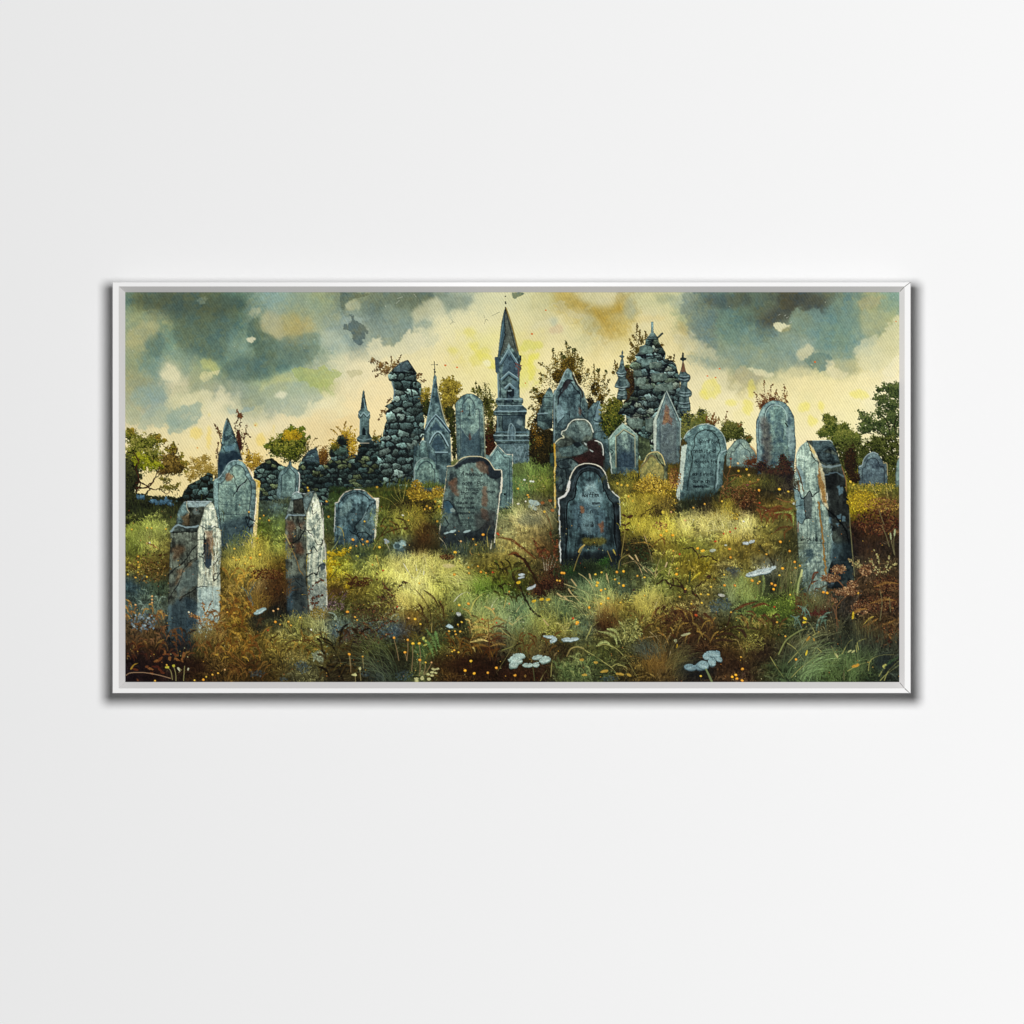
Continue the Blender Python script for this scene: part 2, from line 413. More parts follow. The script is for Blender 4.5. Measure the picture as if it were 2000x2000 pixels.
    # -- scrawled lettering
    GL = {'a': '0312,1 32,3 30', 'l': '', }
    def write(s, c, x, y, text, h, col, a=.8, slant=.1, w=.7, rot=0.0, gap=.25):
        o = Q(c, x, y)[0]; hh = h * SS / ZM; cx = 0.0
        G = {'a': [(.7, .45, .3, .4, .05, .7, .3, 1, .65, .8), (.7, .4, .7, 1)], 'b': [(.1, 0, .1, 1), (.1, .6, .5, .4, .7, .7, .5, 1, .1, .95)],
             'c': [(.65, .5, .35, .4, .08, .7, .35, 1, .65, .9)], 'd': [(.65, 0, .65, 1), (.65, .5, .3, .4, .05, .7, .3, 1, .65, .9)],
             'e': [(.1, .72, .6, .65, .4, .4, .1, .6, .2, .95, .65, .92)], 'f': [(.6, .05, .35, .05, .3, .3, .3, 1), (.1, .45, .6, .45)],
             'g': [(.65, .5, .3, .4, .08, .65, .3, .9, .65, .75), (.65, .45, .65, 1.2, .35, 1.35, .1, 1.2)], 'h': [(.1, 0, .1, 1), (.1, .6, .4, .4, .6, .6, .6, 1)],
             'i': [(.2, .45, .2, 1), (.2, .2, .22, .26)], 'j': [(.3, .45, .3, 1.2, .05, 1.3)], 'k': [(.1, 0, .1, 1), (.55, .45, .15, .7, .6, 1)], 'l': [(.2, 0, .2, 1)],
             'm': [(.05, .45, .05, 1), (.05, .6, .25, .42, .4, .6, .4, 1), (.4, .6, .6, .42, .75, .6, .75, 1)], 'n': [(.1, .45, .1, 1), (.1, .6, .4, .42, .6, .6, .6, 1)],
             'o': [(.35, .42, .08, .7, .35, 1, .62, .7, .35, .42)], 'p': [(.1, .45, .1, 1.35), (.1, .55, .5, .42, .65, .7, .45, .95, .1, .9)],
             'r': [(.15, .45, .15, 1), (.15, .65, .35, .45, .6, .45)], 's': [(.6, .48, .25, .42, .2, .65, .55, .75, .5, .98, .1, .95)],
             't': [(.35, .1, .35, .9, .6, .98), (.1, .42, .62, .42)], 'u': [(.1, .45, .12, .9, .4, 1, .6, .8), (.62, .45, .62, 1)], 'v': [(.05, .45, .3, 1, .6, .45)],
             'w': [(.05, .45, .2, 1, .4, .55, .6, 1, .78, .45)], 'y': [(.1, .45, .35, .9), (.65, .45, .3, 1.35)], 'z': [(.1, .45, .6, .45, .1, 1, .62, 1)],
             'A': [(.02, 1, .35, 0, .7, 1), (.15, .65, .55, .65)], 'J': [(.5, 0, .5, .85, .25, 1, .05, .8)], 'P': [(.1, 1, .1, 0), (.1, .05, .6, .1, .6, .45, .12, .5)],
             'S': [(.62, .12, .3, 0, .1, .25, .55, .6, .5, .95, .08, .92)], 'M': [(.05, 1, .1, 0, .4, .7, .7, 0, .78, 1)], 'E': [(.6, 0, .1, 0, .1, 1, .6, 1), (.1, .5, .5, .5)],
             'I': [(.25, 0, .25, 1)], 'L': [(.1, 0, .1, 1, .6, 1)], 'O': [(.35, 0, .05, .5, .35, 1, .68, .5, .35, 0)], 'F': [(.1, 1, .1, 0, .6, 0), (.1, .5, .5, .5)], '.': [(.2, .95, .22, 1)]}
        cr, sr = math.cos(rot), math.sin(rot)
        for ch in text:
            for st_ in G.get(ch, []):
                p = np.array(st_, np.float32).reshape(-1, 2); p = p + s.rng.normal(0, .035, p.shape); w_ = w * 1.22
                px = (cx + p[:, 0] + (1 - p[:, 1]) * slant) * hh * .84; py = p[:, 1] * hh
                s.line(np.stack([o[0] + px * cr - py * sr, o[1] + px * sr + py * cr], 1), w_, col, a=a * s.rng.uniform(.6, .95))
            cx += (.3 if ch in 'il.I ' else .85 if ch in 'mwM' else .62) + gap * .6
    # -- grass tuft overlapping the foot of something
    def tuft(s, c, x0, x1, y, h, cols, n, spread=10, ident=False, lean=0.0, w=1.3, jit=6):
        A = Q(c, x0, y)[0]; B = Q(c, x1, y)[0]; rg = s.rng; cl = np.array([hx(q) for q in cols.split()])
        x = (A[0] + B[0]) / 2 + (B[0] - A[0]) * .55 * np.clip(rg.normal(0, .5, n), -1.1, 1.1); yy = A[1] + rg.normal(0, jit * SS / ZM, n) + spread * SS / ZM
        hh = h * SS / ZM * rg.uniform(.15, 1.0, n) ** 1.3 * (.55 + .9 * s.N[14][np.clip(yy.astype(int), 0, s.H - 1), np.clip(x.astype(int), 0, s.W - 1)]); o = np.argsort(yy)
        k = rg.integers(0, len(cl), n); mc = grid_colour(s, GROUND, 910, x, yy); c0 = ((cl[k] * .45 + mc * .55) * rg.uniform(.55, 1.15, (n, 1))).astype(np.float32)
        lx = rg.normal(lean, .28, n) * hh
        s.hairs(x[o], yy[o], (lx * .4)[o], -hh[o], (lx * .8)[o], (np.abs(lx) * .25)[o], np.full(n, w * 1.2), c0[o], ident=ident, tip=np.clip(c0 * 1.25, 0, 1)[o])
SKY = """6b8272 55655c 5c6a5c 566a62 54695f 5c7a70 7e9488 86a09c 8a9c8c 8a9c84 6b7a70 84937f 6c7d78 6c7f78 63756c 8b9a8c 9aa596 bcbf9e c0c29f bcbc94 b4b388 b3a464 b8b38c bcb896 a7a076 b6b791 b7b890 a0aa94 5d736d 627870 566a62 5a6b63 48504d 4f5955 5e6e68 6b837c 9a9e78 809a8c
96a284 a0a47c 6a8578 5a736a 567068 607c72 6c827a a9a884 a8a070 a2a98c 8b9c96 93a39c 74857f 7a8c84 90a096 c9c7a2 cdc9a0 d2cc9c d0ca98 cfc894 c3be98 cfc593 c3b576 ab9244 b8a96a c8c096 c4bd90 a3ab88 6f8882 64807a 5f7a74 505c5a 6f8078 6a8480 6a8a84 748f86 8f9c82 a5a97f
9aa07e 6e8276 6f9088 62807a 64827c 7c9890 5c7870 728880 8a927a 84998c 9aaba0 84958f 9ba595 9ea892 c8c5a4 d5cd9e d6cd90 d2cc84 d4cd88 d0c684 c9c08c cdc393 bfbc90 c9c196 d0c48c d2c692 c9bd8c ada77c 7b9089 6a8680 708880 6e8a86 7c9490 8fa094 6c8a88 6a8a88 9aa99a b5b285
8a977c 6f8c88 8fa08e 98a284 94a680 587470 5f7c78 6a8a82 80968a a4ae98 c4c3a2 d3caa6 dccfa6 dccf9f dccf98 dccd94 d6ca7e dbd08e dccf8c cfc760 dccf98 decf90 dfd093 dfcc8a dccd94 dccd94 dacb94 c9c094 98a28f 9aa28c 8e9c86 8d9a86 9aa38c 7a8c84 a5aa8c a8aa88 c2bb8c d0c590
93997c 8f9f92 b9b79a 9aa388 9fa792 9aa698 9aa98c a3ad86 9eaf92 a9b27c c4be98 d8caa0 dfcb9c dfcc9c dccd96 dccf98 dcd090 dccf90 d8cf88 cdca70 decf98 e0d09a e0d09a e0d09a e0d09a dccb98 dccb98 d8cb9f c5be98 c4be98 a8a684 c5be90 d2c692 d8ca90 dccf90 e2d49a dfd4a6 d9cfae
a3a78c 8fa19a bdbd98 c4c29c d0cba6 b5b79a 9ba58a a6b0a0 b4bba2 d6cfaa dccea0 dfc896 e2ca96 e2ca94 e2cd96 e0ce98 e0ce98 dfcf98 decf9a dfd09a e0d2a0 e0d2a0 e0d2a0 dfd2a0 e0d2a2 e0d2a2 e0d2a0 e0d0a0 ded0a0 e0d4a6 dccf96 dfd0a0 e0d298 e0d494 e2d498 e0d49a ded6a8 dccfa8
c4bb96 b9b596 a4ac90 ccc49e dccfa6 e0d2aa dccda4 d8c9a0 e0cb9a dfc792 e2c48a e2c78e e2ca92 e2cc94 e2cd96 e0ce9a e0cd9a e0cf9a e0d09c e0d2a0 e0d2a2 e0d4a6 e0d4a6 e0d4a6 e0d4a6 e0d4a6 e0d4a4 e0d4a4 e0d4a4 e0d4a2 e0d498 e0d4a6 e0d4a0 e2d4a0 e2d6a0 e2d69c e0d4a4 dfd0a8
e0cf9c e0cf9c e2cf9a e2cf96 e2cb90 e2cb92 e2ca8c e0c88c e0c890 e2c890 e4c88a e2ca90 e2ca94 e2cc96 e2cc96 e0cc98 e0cc98 e0ce98 e0d09c e0d2a2 e0d4a6 e0d4a6 e0d4a8 e0d4a8 e0d4a8 e0d4a8 e0d4a6 e0d4a6 e0d4a6 e0d2a6 e0d29c e0d0a0 e0cfa0 e2d0a0 e2d2a0 e0d2a0 e0d2a4 e0d2a8
dfcb90 dec88a e0c98c e2ca8c e2c888 e2c88a e2c88a e2ca90 e2ca90 e2ca92 e2ca90 e2ca94 e2cc96 e2cc96 e2cc96 e0cc98 e0cc98 e0ce98 e0d09c e0d2a2 e0d4a6 e0d4a6 e0d4a8 e0d4a8 e0d4a8 e0d4a8 e0d4a6 e0d4a6 e0d4a6 e0d2a6 e0d2a2 e0d0a0 e0cfa0 e0cea0 e0cea0 e0cea0 e0cea0 e0cea4"""
GROUND = """2c2c1c 2c2c1c 2e2c1c 2c2c22 2c3028 303428 3a3c2c 3a3c2c 2a3632 2a3632 2c3428 343820 3c4420 4a4a24 4a4a22 6a6c38 6c7444 5a6a38 5a7040 6a7a44 5a6a34 34381c 2c301c 3c3c1c 4c4c20 6a5c20 6a5c20 4a4020 343020 3c3420 3a301c 2c281c 241f20 2c2a20 4c4824 5c5424 5c5428 4c4c24
2c2c1c 2c2c1c 2e2c1c 2c2c22 2c3028 303428 3a3c2c 3a3c2c 2a3632 2a3632 2c3c20 3a4420 4a5024 4a4a24 5c5420 6a6c38 6c7444 5c7048 5a7844 5a7040 5c6028 34381c 2c301c 3c3c1c 5c5428 7a6620 8a741c 4a4020 3a3420 4c4c28 54401e 2c281c 241f20 2c2a20 4c4824 8c7c28 7c7830 5c5c2c
2a3220 30341f 2e2a1c 2c301e 2c3020 34402c 3f4a3a 5c6f66 3a4830 2c3a30 4a5a2c 4c5a24 4c5224 2c2c18 6a5c20 807c34 7c7c44 5c6a48 5c6a44 6c7044 5c5840 2c3020 2c3020 4c4c28 8a8438 6a5c24 3a301a 24281e 241f18 5c5224 2e2218 5c4e26 6e6430 5a5a30 6a6430 a0861c 8a6a20 6a4c28
6a7030 7d8440 747c48 5a6030 3c4430 3c4a30 5a6628 5f6e3a 5a6028 4c5a30 34402c 2c3a30 5c6430 7c7c38 6a5a28 2c3424 34382c 5c6038 909060 a0925a 8c7c4c 2c3020 2c3020 4c4c28 7a742c 8c8030 a0963c 9c9450 a49a58 948c50 a8a060 8c8440 54502c 4c4c30 3a3424 301e1a 4c2a1c 4a2e1e
6c7434 8a8844 6c6030 4c4a28 2c3428 3c4630 8c7e34 78803c 4a4420 5a4c28 4a5030 2c3a34 5a6030 4c5a50 2c2012 30301e 2f3a38 5c5a30 b0a058 9c8c50 6a4428 30301e 2c2c20 2c2e1e 3c3420 5c5228 7c6c2c 6c6a28 8a8a40 8c7c34 6c5c28 6c5f2c 3a3820 3a4038 2c2a20 241f1e 3a2a20 302820
6e6428 5c4e22 3c301a 3c3020 4c4420 9a8a40 94843c 5c3c18 6a5420 b8981e 98942c 8a9044 9a9a4c b0a860 aaa45c 8f8a4a 93904c 70682e 6f6428 5c5a2c 4c4226 2c301e 242c1e 3c4a28 3a3c20 3c4430 6a6e30 7c6c28 7c6a20 5c5430 7a7238 6c7060 3c3820 304038 2a2c24 2a2a22 4c4030 3a3022
3a4a4a 3c4a38 3c4430 4c4428 6c5428 8a6430 705c38 3a2414 4a3c20 7a5c18 6a5420 6e6028 7a7634 a09c56 b0aa66 949448 8a8c48 4f6422 4a5a20 3c4018 332418 2c2a1c 3c4c34 5c6c44 4f5c44 6c7040 6c7038 5c5a28 6c6434 54583c 5c5c2c 2a2c22 302e20 34403c 2c3028 3a3024 4a3424 4c3222
4a5a50 5c6a5c 4c5444 4a4430 6c5028 7c5426 5f4820 201c16 3a3020 3a2a24 44441f 4a4622 5f5a2c 8a7c40 8c8340 5f5c2c 5c6434 7c8a50 64744a 4a5c40 5a5c30 4c5c3c 6c7448 8a8448 7a6c30 7c7438 6c6432 5f5430 6a6440 5c6448 5c6c3c 5c7030 546828 3a3a24 3a3428 34302a 3c2a20 3a2a20
5a4630 584028 2c3a3e 3c3c30 6a5a34 7a4a1c 6a5426 7a7440 6a6a38 7a7c54 6a7c74 54604c 4a4c3a 4c5c60 3a3020 3c4028 2c301e 807a3e 6a7450 6a7a50 6c6c34 7a7438 5c6c50 3c2818 5a5a30 5c5428 4a3a1c 4a3a1e 54482a 3a3418 5a5a2c 4c4420 3c4428 2c3024 44402c 2c2e22 4a3a20 4a3420
3c2a1c 4a2c18 1e2022 4a4424 5c4420 6e4c22 5c4a20 6c5e2c 6a6030 5c5826 3c3820 33301c 3a4024 3c3c22 4c6438 4a4c24 4a3c1e 3c2c18 4c4a34 3c3c20 4c4428 34301c 5c5c34 4c5028 3a3a20 2c2a1c 34301e 2c1e16 3c2418 4c3a20 5c5028 3a3020 44422c 4a4c34 34382c 242a22 23251f 2a2c24
20181a 2c1a18 241c18 3a2616 46301a 4c3418 3c2c18 463a1c 4c4a30 4c4a30 241c12 2c2818 343c34 303828 4a5030 3a2c16 342012 2a1a10 241810 3c2416 2c2014 4a5430 4c5434 3c4428 342e1a 4a3a1c 4a3a20 24201a 26201a 4a3020 34241a 3a3c24 3c4a30 4c5c3c 44542f 3c4a2c 303a26 2a3028"""

def grid_colour(s, txt, ys0, sx, sy):
    """smooth colour plan read at (sx, sy) buffer coordinates; cells are 40 mm apart"""
    rows = [[hx(q) for q in r.split()] for r in txt.strip().split('\n')]; G = np.array(rows, np.float32)
    gx = np.clip((sx / SS + X0 - 260) / 40.0, 0, G.shape[1] - 1.001); gy = np.clip((sy / SS + Y0 - ys0) / 40.0, 0, G.shape[0] - 1.001)
    ix, iy = gx.astype(int), gy.astype(int); fx, fy = (gx - ix)[..., None], (gy - iy)[..., None]
    fx = fx * fx * (3 - 2 * fx); fy = fy * fy * (3 - 2 * fy)
    if ys0 >= 900: e = np.clip(G[..., 0] - G[..., 1] - .05, 0, 1); G[..., 0] -= .5 * e; G[..., 1] += .12 * e
    return (G[iy, ix] * (1 - fx) + G[iy, ix + 1] * fx) * (1 - fy) + (G[iy + 1, ix] * (1 - fx) + G[iy + 1, ix + 1] * fx) * fy

def paint_sky(s):
    H = int((985 - Y0) * SS); ys = slice(0, H); rg = s.rng
    X = np.arange(s.W, dtype=np.float32)[None, :] * np.ones((H, 1), np.float32); Y = np.arange(H, dtype=np.float32)[:, None] * np.ones((1, s.W), np.float32)
    wx = (s.fb((34, 14, 6, 2.5), ys) - .5) * 66 * SS + (s.N[2.5][ys] - .5) * 3; wy = (s.fb((90, 34, 14), ys)[:, ::-1] - .5) * 52 * SS
    def tone(c):
        l = c.mean(-1, keepdims=True); k = np.clip((l - .62) * 5, 0, 1) * .62
        c = c * (1 - k) + hx('e0dab4') * k; g = c.mean(-1, keepdims=True)
        d = np.clip((.66 - l) * 4, 0, 1) * .16
        return c * (1 - d) + (g * np.array([.99, 1.02, .97])) * d
    s.C[ys] = tone(grid_colour(s, SKY, 590, X + wx, Y + wy)).astype(np.float32)
    # wet washes: overlapping blots with one crisp, ragged side
    def blots(n, lo, hi, a0, a1, jit):
        for _ in range(n):
            x, y = rg.uniform(0, s.W), rg.uniform(0, H - 90) ** 1.0; r = rg.uniform(lo, hi) * SS; q = rg.uniform(.45, .8)
            k = 14; th = np.linspace(0, 6.283, k, endpoint=False); an = rg.normal(-.5, .3)
            rr = r * rg.uniform(.65, 1.2, k); px = np.cos(th) * rr; py = np.sin(th) * rr * q
            P = np.stack([x + px * np.cos(an) - py * np.sin(an), y + px * np.sin(an) + py * np.cos(an)], 1)
            sx, sy = np.array([x + rg.normal(0, jit * SS)]), np.array([y + rg.normal(0, jit * SS * .7)])
            c = tone(grid_colour(s, SKY, 590, sx, sy)[0]) * rg.normal(1, .035)
            s.patch(s.curve(P, 4), c.astype(np.float32), rg.uniform(a0, a1), blur=rg.choice([.4, .4, .8, 3, 6]), rough=rg.uniform(2, 6), k=rg.choice([6, 14]))
    blots(150, 26, 60, .15, .36, 10); blots(300, 10, 34, .12, .3, 10)
    P = lambda c, col, a, bl, ro, *v: s.patch(s.curve(np.vstack([Q(c, *v), Q(c, *v)[:1]]), 5), tone(hx(col)).astype(np.float32), a * .88, bl * .85, ro * 1.25, 6)
    # left: dark bank, lit gaps
    P('A', '485a54', .75, 9, 5, 30, 70, 300, 60, 620, 70, 980, 80, 1180, 130, 1060, 250, 900, 300, 640, 250, 500, 330, 300, 210, 120, 200)
    P('A', '526862', .65, 7, 5, 480, 330, 640, 260, 930, 250, 1080, 300, 990, 480, 960, 640, 840, 700, 640, 620, 500, 560)
    P('A', 'a9a880', .75, 3, 4, 40, 400, 240, 300, 320, 340, 290, 470, 200, 490, 90, 560, 30, 560)
    P('A', '587878', .6, 3, 3, 220, 480, 300, 420, 380, 470, 370, 560, 310, 660, 240, 660, 215, 590)
    P('A', '86968a', .6, 1, 3, 680, 125, 740, 95, 800, 100, 790, 130, 730, 160, 690, 150)
    P('A', '4f6661', .55, 3, 3, 800, 130, 860, 80, 960, 80, 960, 150, 880, 170, 820, 160)
    P('A', '48635f', .6, 2, 3, 1160, 440, 1180, 330, 1260, 280, 1300, 400, 1380, 440, 1470, 510, 1470, 600, 1380, 680, 1240, 640, 1200, 530)
    P('A', '56706c', .7, 4, 4, 920, 740, 1020, 690, 1200, 640, 1400, 620, 1560, 560, 1760, 560, 1680, 700, 1440, 790, 1280, 860, 1080, 880, 940, 820)
    P('A', '66817c', .6, 2, 3, 1480, 460, 1650, 440, 1840, 440, 1850, 540, 1800, 660, 1700, 740, 1480, 700, 1400, 560)
    P('A', 'a9a98a', .7, 3, 3, 1290, 260, 1340, 220, 1420, 230, 1500, 330, 1480, 500, 1380, 430, 1300, 380)
    P('A', 'aeaf8e', .7, 1.5, 3, 1170, 250, 1220, 190, 1270, 190, 1280, 230, 1220, 270)
    P('A', 'a8a06a', .6, 6, 4, 1480, 240, 1620, 240, 1640, 330, 1640, 460, 1560, 480, 1500, 380)
    P('A', 'd8d3b8', .9, .6, 2, 1152, 490, 1180, 468, 1240, 476, 1228, 500, 1192, 522)
    P('A', 'd2ccab', .85, 2.5, 3, 340, 800, 380, 740, 410, 715, 440, 740, 490, 760, 535, 850, 500, 890, 420, 880, 360, 860)
    P('A', 'd2cba4', .6, 7, 3, 330, 800, 400, 700, 520, 760, 540, 900, 400, 900)
    P('A', 'b5b877', .7, 2, 3, 720, 690, 800, 670, 880, 720, 905, 780, 860, 820, 800, 780, 730, 760)
    P('A', 'cdc692', .8, 1, 2, 710, 860, 740, 800, 820, 800, 900, 790, 880, 830, 835, 815, 820, 860, 770, 900)
    P('A', 'cdc8a0', .75, 2.5, 4, 520, 1080, 640, 1000, 780, 960, 830, 1000, 820, 1090, 740, 1060, 660, 1110, 560, 1130)
    P('A', 'd2cba8', .8, 2.5, 4, 850, 1080, 890, 960, 930, 955, 1000, 1020, 1045, 1090, 1010, 1130, 940, 1110, 900, 1160, 840, 1170)
    P('A', '8ea49a', .75, 1.5, 4, 400, 1360, 430, 1200, 560, 1130, 650, 1110, 720, 1090, 735, 1200, 700, 1280, 600, 1340, 520, 1390)
    P('A', '9cac9c', .65, 1.5, 4, 150, 1340, 160, 1220, 300, 1140, 400, 1130, 440, 1180, 380, 1300, 320, 1340, 250, 1300, 200, 1345)
    P('A', 'a4ac90', .7, 1, 3, 12, 1290, 12, 1120, 100, 1150, 160, 1200, 150, 1270, 90, 1300)
    P('A', '88a09c', .6, 3, 3, 60, 980, 220, 920, 320, 950, 380, 1000, 260, 1080, 160, 1130, 60, 1060)
    P('A', '8a998a', .7, 2, 3, 1120, 1000, 1200, 930, 1300, 960, 1340, 1060, 1270, 1120, 1150, 1140, 1100, 1080)
    P('A', '8aa0a0', .7, 1, 2, 1110, 1175, 1140, 1130, 1230, 1130, 1220, 1160, 1150, 1185)
    P('A', '9fb0a4', .7, 1.2, 2, 960, 1140, 1000, 1150, 1100, 1160, 1090, 1190, 1020, 1195, 980, 1170)
    P('A', '9fac9a', .7, 2, 4, 1280, 1000, 1360, 920, 1500, 890, 1660, 900, 1780, 940, 1885, 1010, 1880, 1060, 1740, 1090, 1700, 1190, 1560, 1220, 1440, 1160, 1340, 1100)
    P('A', 'd5d6c0', .9, 2.5, 3, 1425, 1010, 1480, 985, 1535, 1010, 1520, 1040, 1480, 1055, 1440, 1035)
    P('A', 'b4b886', .65, 3, 3, 1270, 950, 1400, 860, 1560, 800, 1640, 840, 1650, 890, 1500, 900, 1360, 930, 1290, 1000)
    P('A', 'a4b06e', .75, 1, 3, 1580, 780, 1660, 740, 1760, 780, 1880, 745, 1932, 745, 'B', 60, 745, 120, 780, 240, 800, 160, 870, 120, 930, 40, 940, 'A', 1820, 960, 1740, 900, 1640, 860)
    P('B', 'b2ae88', .7, .8, 2, 265, 810, 300, 780, 400, 785, 430, 810, 390, 830, 310, 850)
    # middle
    P('B', '55666a', .9, .5, 3, 232, 410, 240, 360, 300, 335, 310, 300, 285, 245, 330, 270, 340, 310, 380, 330, 450, 375, 460, 430, 430, 500, 380, 545, 340, 500, 310, 420, 270, 400)
    P('B', '5c6c64', .85, .4, 2, 205, 50, 480, 50, 420, 90, 300, 115, 260, 150, 250, 200, 215, 208, 210, 130)
    P('B', 'b4b596', .7, 2, 3, 250, 150, 330, 110, 400, 150, 380, 200, 300, 210, 265, 200)
    P('B', '66786f', .6, 5, 4, 440, 60, 700, 50, 900, 60, 1060, 100, 1040, 210, 900, 300, 760, 260, 560, 240)
    P('B', '5f706a', .6, 4, 4, 700, 70, 900, 50, 1240, 60, 1180, 90, 1060, 110, 940, 170, 840, 150, 760, 120)
    P('B', '7b8c86', .6, 4, 4, 1130, 70, 1280, 55, 1460, 100, 1450, 150, 1360, 190, 1240, 190, 1150, 140)
    P('B', '7f9089', .75, 1.2, 5, 470, 400, 620, 330, 780, 370, 900, 390, 850, 440, 800, 490, 740, 550, 640, 560, 580, 480, 500, 470)
    P('B', 'cfcaa8', .8, 1.5, 4, 480, 560, 500, 480, 540, 470, 580, 490, 620, 550, 700, 560, 790, 510, 850, 410, 900, 430, 980, 440, 1020, 520, 900, 620, 640, 660, 480, 620)
    P('B', 'c9c6a4', .7, 3, 4, 900, 200, 1050, 120, 1120, 100, 1180, 140, 1210, 280, 1150, 330, 1020, 300, 900, 330)
    P('B', '8fa198', .55, 4, 4, 600, 200, 700, 170, 880, 230, 900, 340, 760, 350, 640, 300)
    P('B', 'a8b4a4', .6, 3, 5, 0, 420, 120, 400, 180, 440, 300, 560, 260, 610, 160, 550, 60, 560)
    for q in ((1440, 430, 60, 50), (1480, 560, 60, 40), (1580, 620, 60, 50), (1500, 680, 70, 60), (1640, 740, 50, 40), (1280, 600, 60, 40)):
        th = np.linspace(0, 6.28, 9, endpoint=False); s.patch(s.curve(Q('B', *sum([[q[0] + q[2] * math.cos(t), q[1] + q[3] * math.sin(t)] for t in th], [])), 4), 'd0c85c', .42, 2.5, 4)
    P('B', 'd6cf58', .55, 1.5, 3, 1440, 560, 1500, 590, 1560, 620, 1640, 650, 1690, 740, 1690, 780, 1620, 770, 1560, 720, 1500, 650)
    P('B', 'e6e2c0', .9, 1.2, 2, 1560, 700, 1590, 680, 1640, 700, 1630, 740, 1580, 750)
    # right of the tall spire
    P('C', 'c8c858', .6, 2, 3, 80, 560, 120, 500, 200, 510, 280, 520, 270, 570, 180, 590, 100, 600)
    P('C', 'd2ce50', .7, 2, 3, 140, 700, 180, 640, 270, 620, 230, 680, 200, 730, 220, 800, 190, 880, 150, 880, 165, 780)
    P('C', 'a9954e', .6, 9, 5, 460, 60, 560, 60, 700, 120, 860, 170, 1000, 130, 1090, 110, 1080, 200, 940, 260, 820, 290, 700, 240, 560, 220, 480, 200)
    P('C', '9f8228', .6, 7, 4, 560, 130, 700, 150, 800, 200, 940, 200, 1060, 140, 1060, 200, 940, 250, 820, 280, 720, 230)
    P('C', 'bdb88e', .7, 3, 4, 600, 60, 900, 50, 880, 110, 800, 140, 700, 110)
    P('C', 'b6b394', .6, 1, 3, 380, 150, 470, 120, 560, 220, 700, 260, 620, 285, 520, 260, 460, 220)
    P('C', '9ba79a', .55, 3, 3, 1080, 90, 1140, 110, 1160, 260, 1130, 300, 1060, 240)
    P('C', 'a9b09a', .5, 3, 4, 640, 300, 720, 270, 840, 340, 800, 420, 700, 400)
    P('C', 'c0a888', .6, 2, 3, 350, 390, 420, 350, 480, 380, 470, 430, 380, 430)
    P('C', '9cab9e', .5, 3, 3, 350, 330, 400, 280, 450, 320, 420, 370)
    P('C', '7f9184', .5, 4, 3, 1350, 60, 1500, 60, 1540, 110, 1450, 150, 1360, 120)
    P('C', '66787a', .6, 1.5, 5, 1640, 50, 1932, 50, 1932, 330, 1932, 600, 1860, 580, 1760, 520, 1660, 420, 1640, 280, 1600, 200)
    P('C', 'a89a66', .5, 3, 3, 1560, 300, 1620, 330, 1660, 400, 1640, 440, 1570, 400)
    P('C', 'c9b67c', .5, 3, 3, 1180, 270, 1420, 270, 1440, 310, 1300, 320, 1190, 320)
    P('C', 'b9b79a', .6, 2, 5, 1520, 460, 1660, 420, 1800, 520, 1932, 600, 1932, 690, 1800, 650, 1720, 620, 1600, 560)
    # right bank
    P('D', '43494a', .75, 6, 5, 750, 60, 980, 50, 1150, 60, 1200, 140, 1140, 230, 1020, 210, 930, 180, 860, 250, 740, 340, 640, 380, 560, 300, 700, 200)
    P('D', '4a5353', .6, 4, 4, 60, 60, 240, 60, 460, 60, 480, 140, 380, 190, 180, 200, 60, 150)
    P('D', '76908a', .75, 1.2, 4, 860, 240, 930, 185, 1010, 220, 1100, 180, 1140, 240, 1200, 260, 1260, 340, 1180, 500, 1000, 440, 860, 380)
    P('D', '6b8a88', .6, 4, 4, 1150, 300, 1280, 140, 1420, 100, 1480, 160, 1520, 380, 1560, 460, 1480, 620, 1360, 670, 1160, 640, 1080, 520)
    P('D', 'a49f78', .75, 2, 4, 1470, 140, 1560, 90, 1690, 80, 1690, 150, 1600, 210, 1520, 210)
    P('D', '9aa48a', .6, 3, 4, 1520, 230, 1640, 220, 1800, 240, 1760, 380, 1640, 440, 1540, 420)
    P('D', 'c3c2a0', .7, 1.5, 4, 1460, 590, 1560, 480, 1700, 450, 1870, 260, 1880, 660, 1720, 780, 1560, 780, 1480, 700)
    P('D', 'd6d0b4', .7, .8, 2, 1715, 800, 1880, 640, 1880, 780, 1800, 850, 1740, 830)
    P('D', 'e2dfb4', .9, .8, 2, 685, 370, 700, 330, 760, 340, 850, 352, 810, 380, 760, 425, 720, 400)
    P('D', '9a9a76', .7, 2, 2, 800, 370, 870, 350, 840, 400, 780, 420)
    P('D', 'c2bc98', .75, 2, 3, 900, 640, 930, 580, 1040, 540, 1075, 590, 1060, 640, 980, 690, 920, 700)
    P('D', '5f7c7c', .8, .8, 3, 965, 690, 1040, 640, 1080, 610, 1240, 640, 1240, 720, 1160, 800, 1080, 760)
    P('D', '7f938a', .6, 2, 4, 200, 560, 330, 560, 560, 620, 900, 640, 880, 760, 720, 800, 560, 780, 420, 720, 260, 680)
    P('D', 'a9a688', .85, 1.2, 2, 315, 850, 340, 780, 420, 740, 480, 800, 600, 830, 580, 880, 450, 912, 360, 890)
    P('D', 'd8cfa6', .7, 1.5, 3, 440, 760, 620, 790, 700, 830, 640, 850, 520, 830)
    P('D', 'cfc6a0', .75, 2, 4, 1180, 700, 1240, 680, 1300, 780, 1400, 800, 1340, 860, 1220, 850, 1190, 790)
    P('D', 'dccd94', .6, 4, 5, 700, 830, 960, 740, 1160, 860, 1400, 860, 1700, 850, 1640, 950, 1440, 1000, 1200, 1060, 1000, 980, 840, 900)
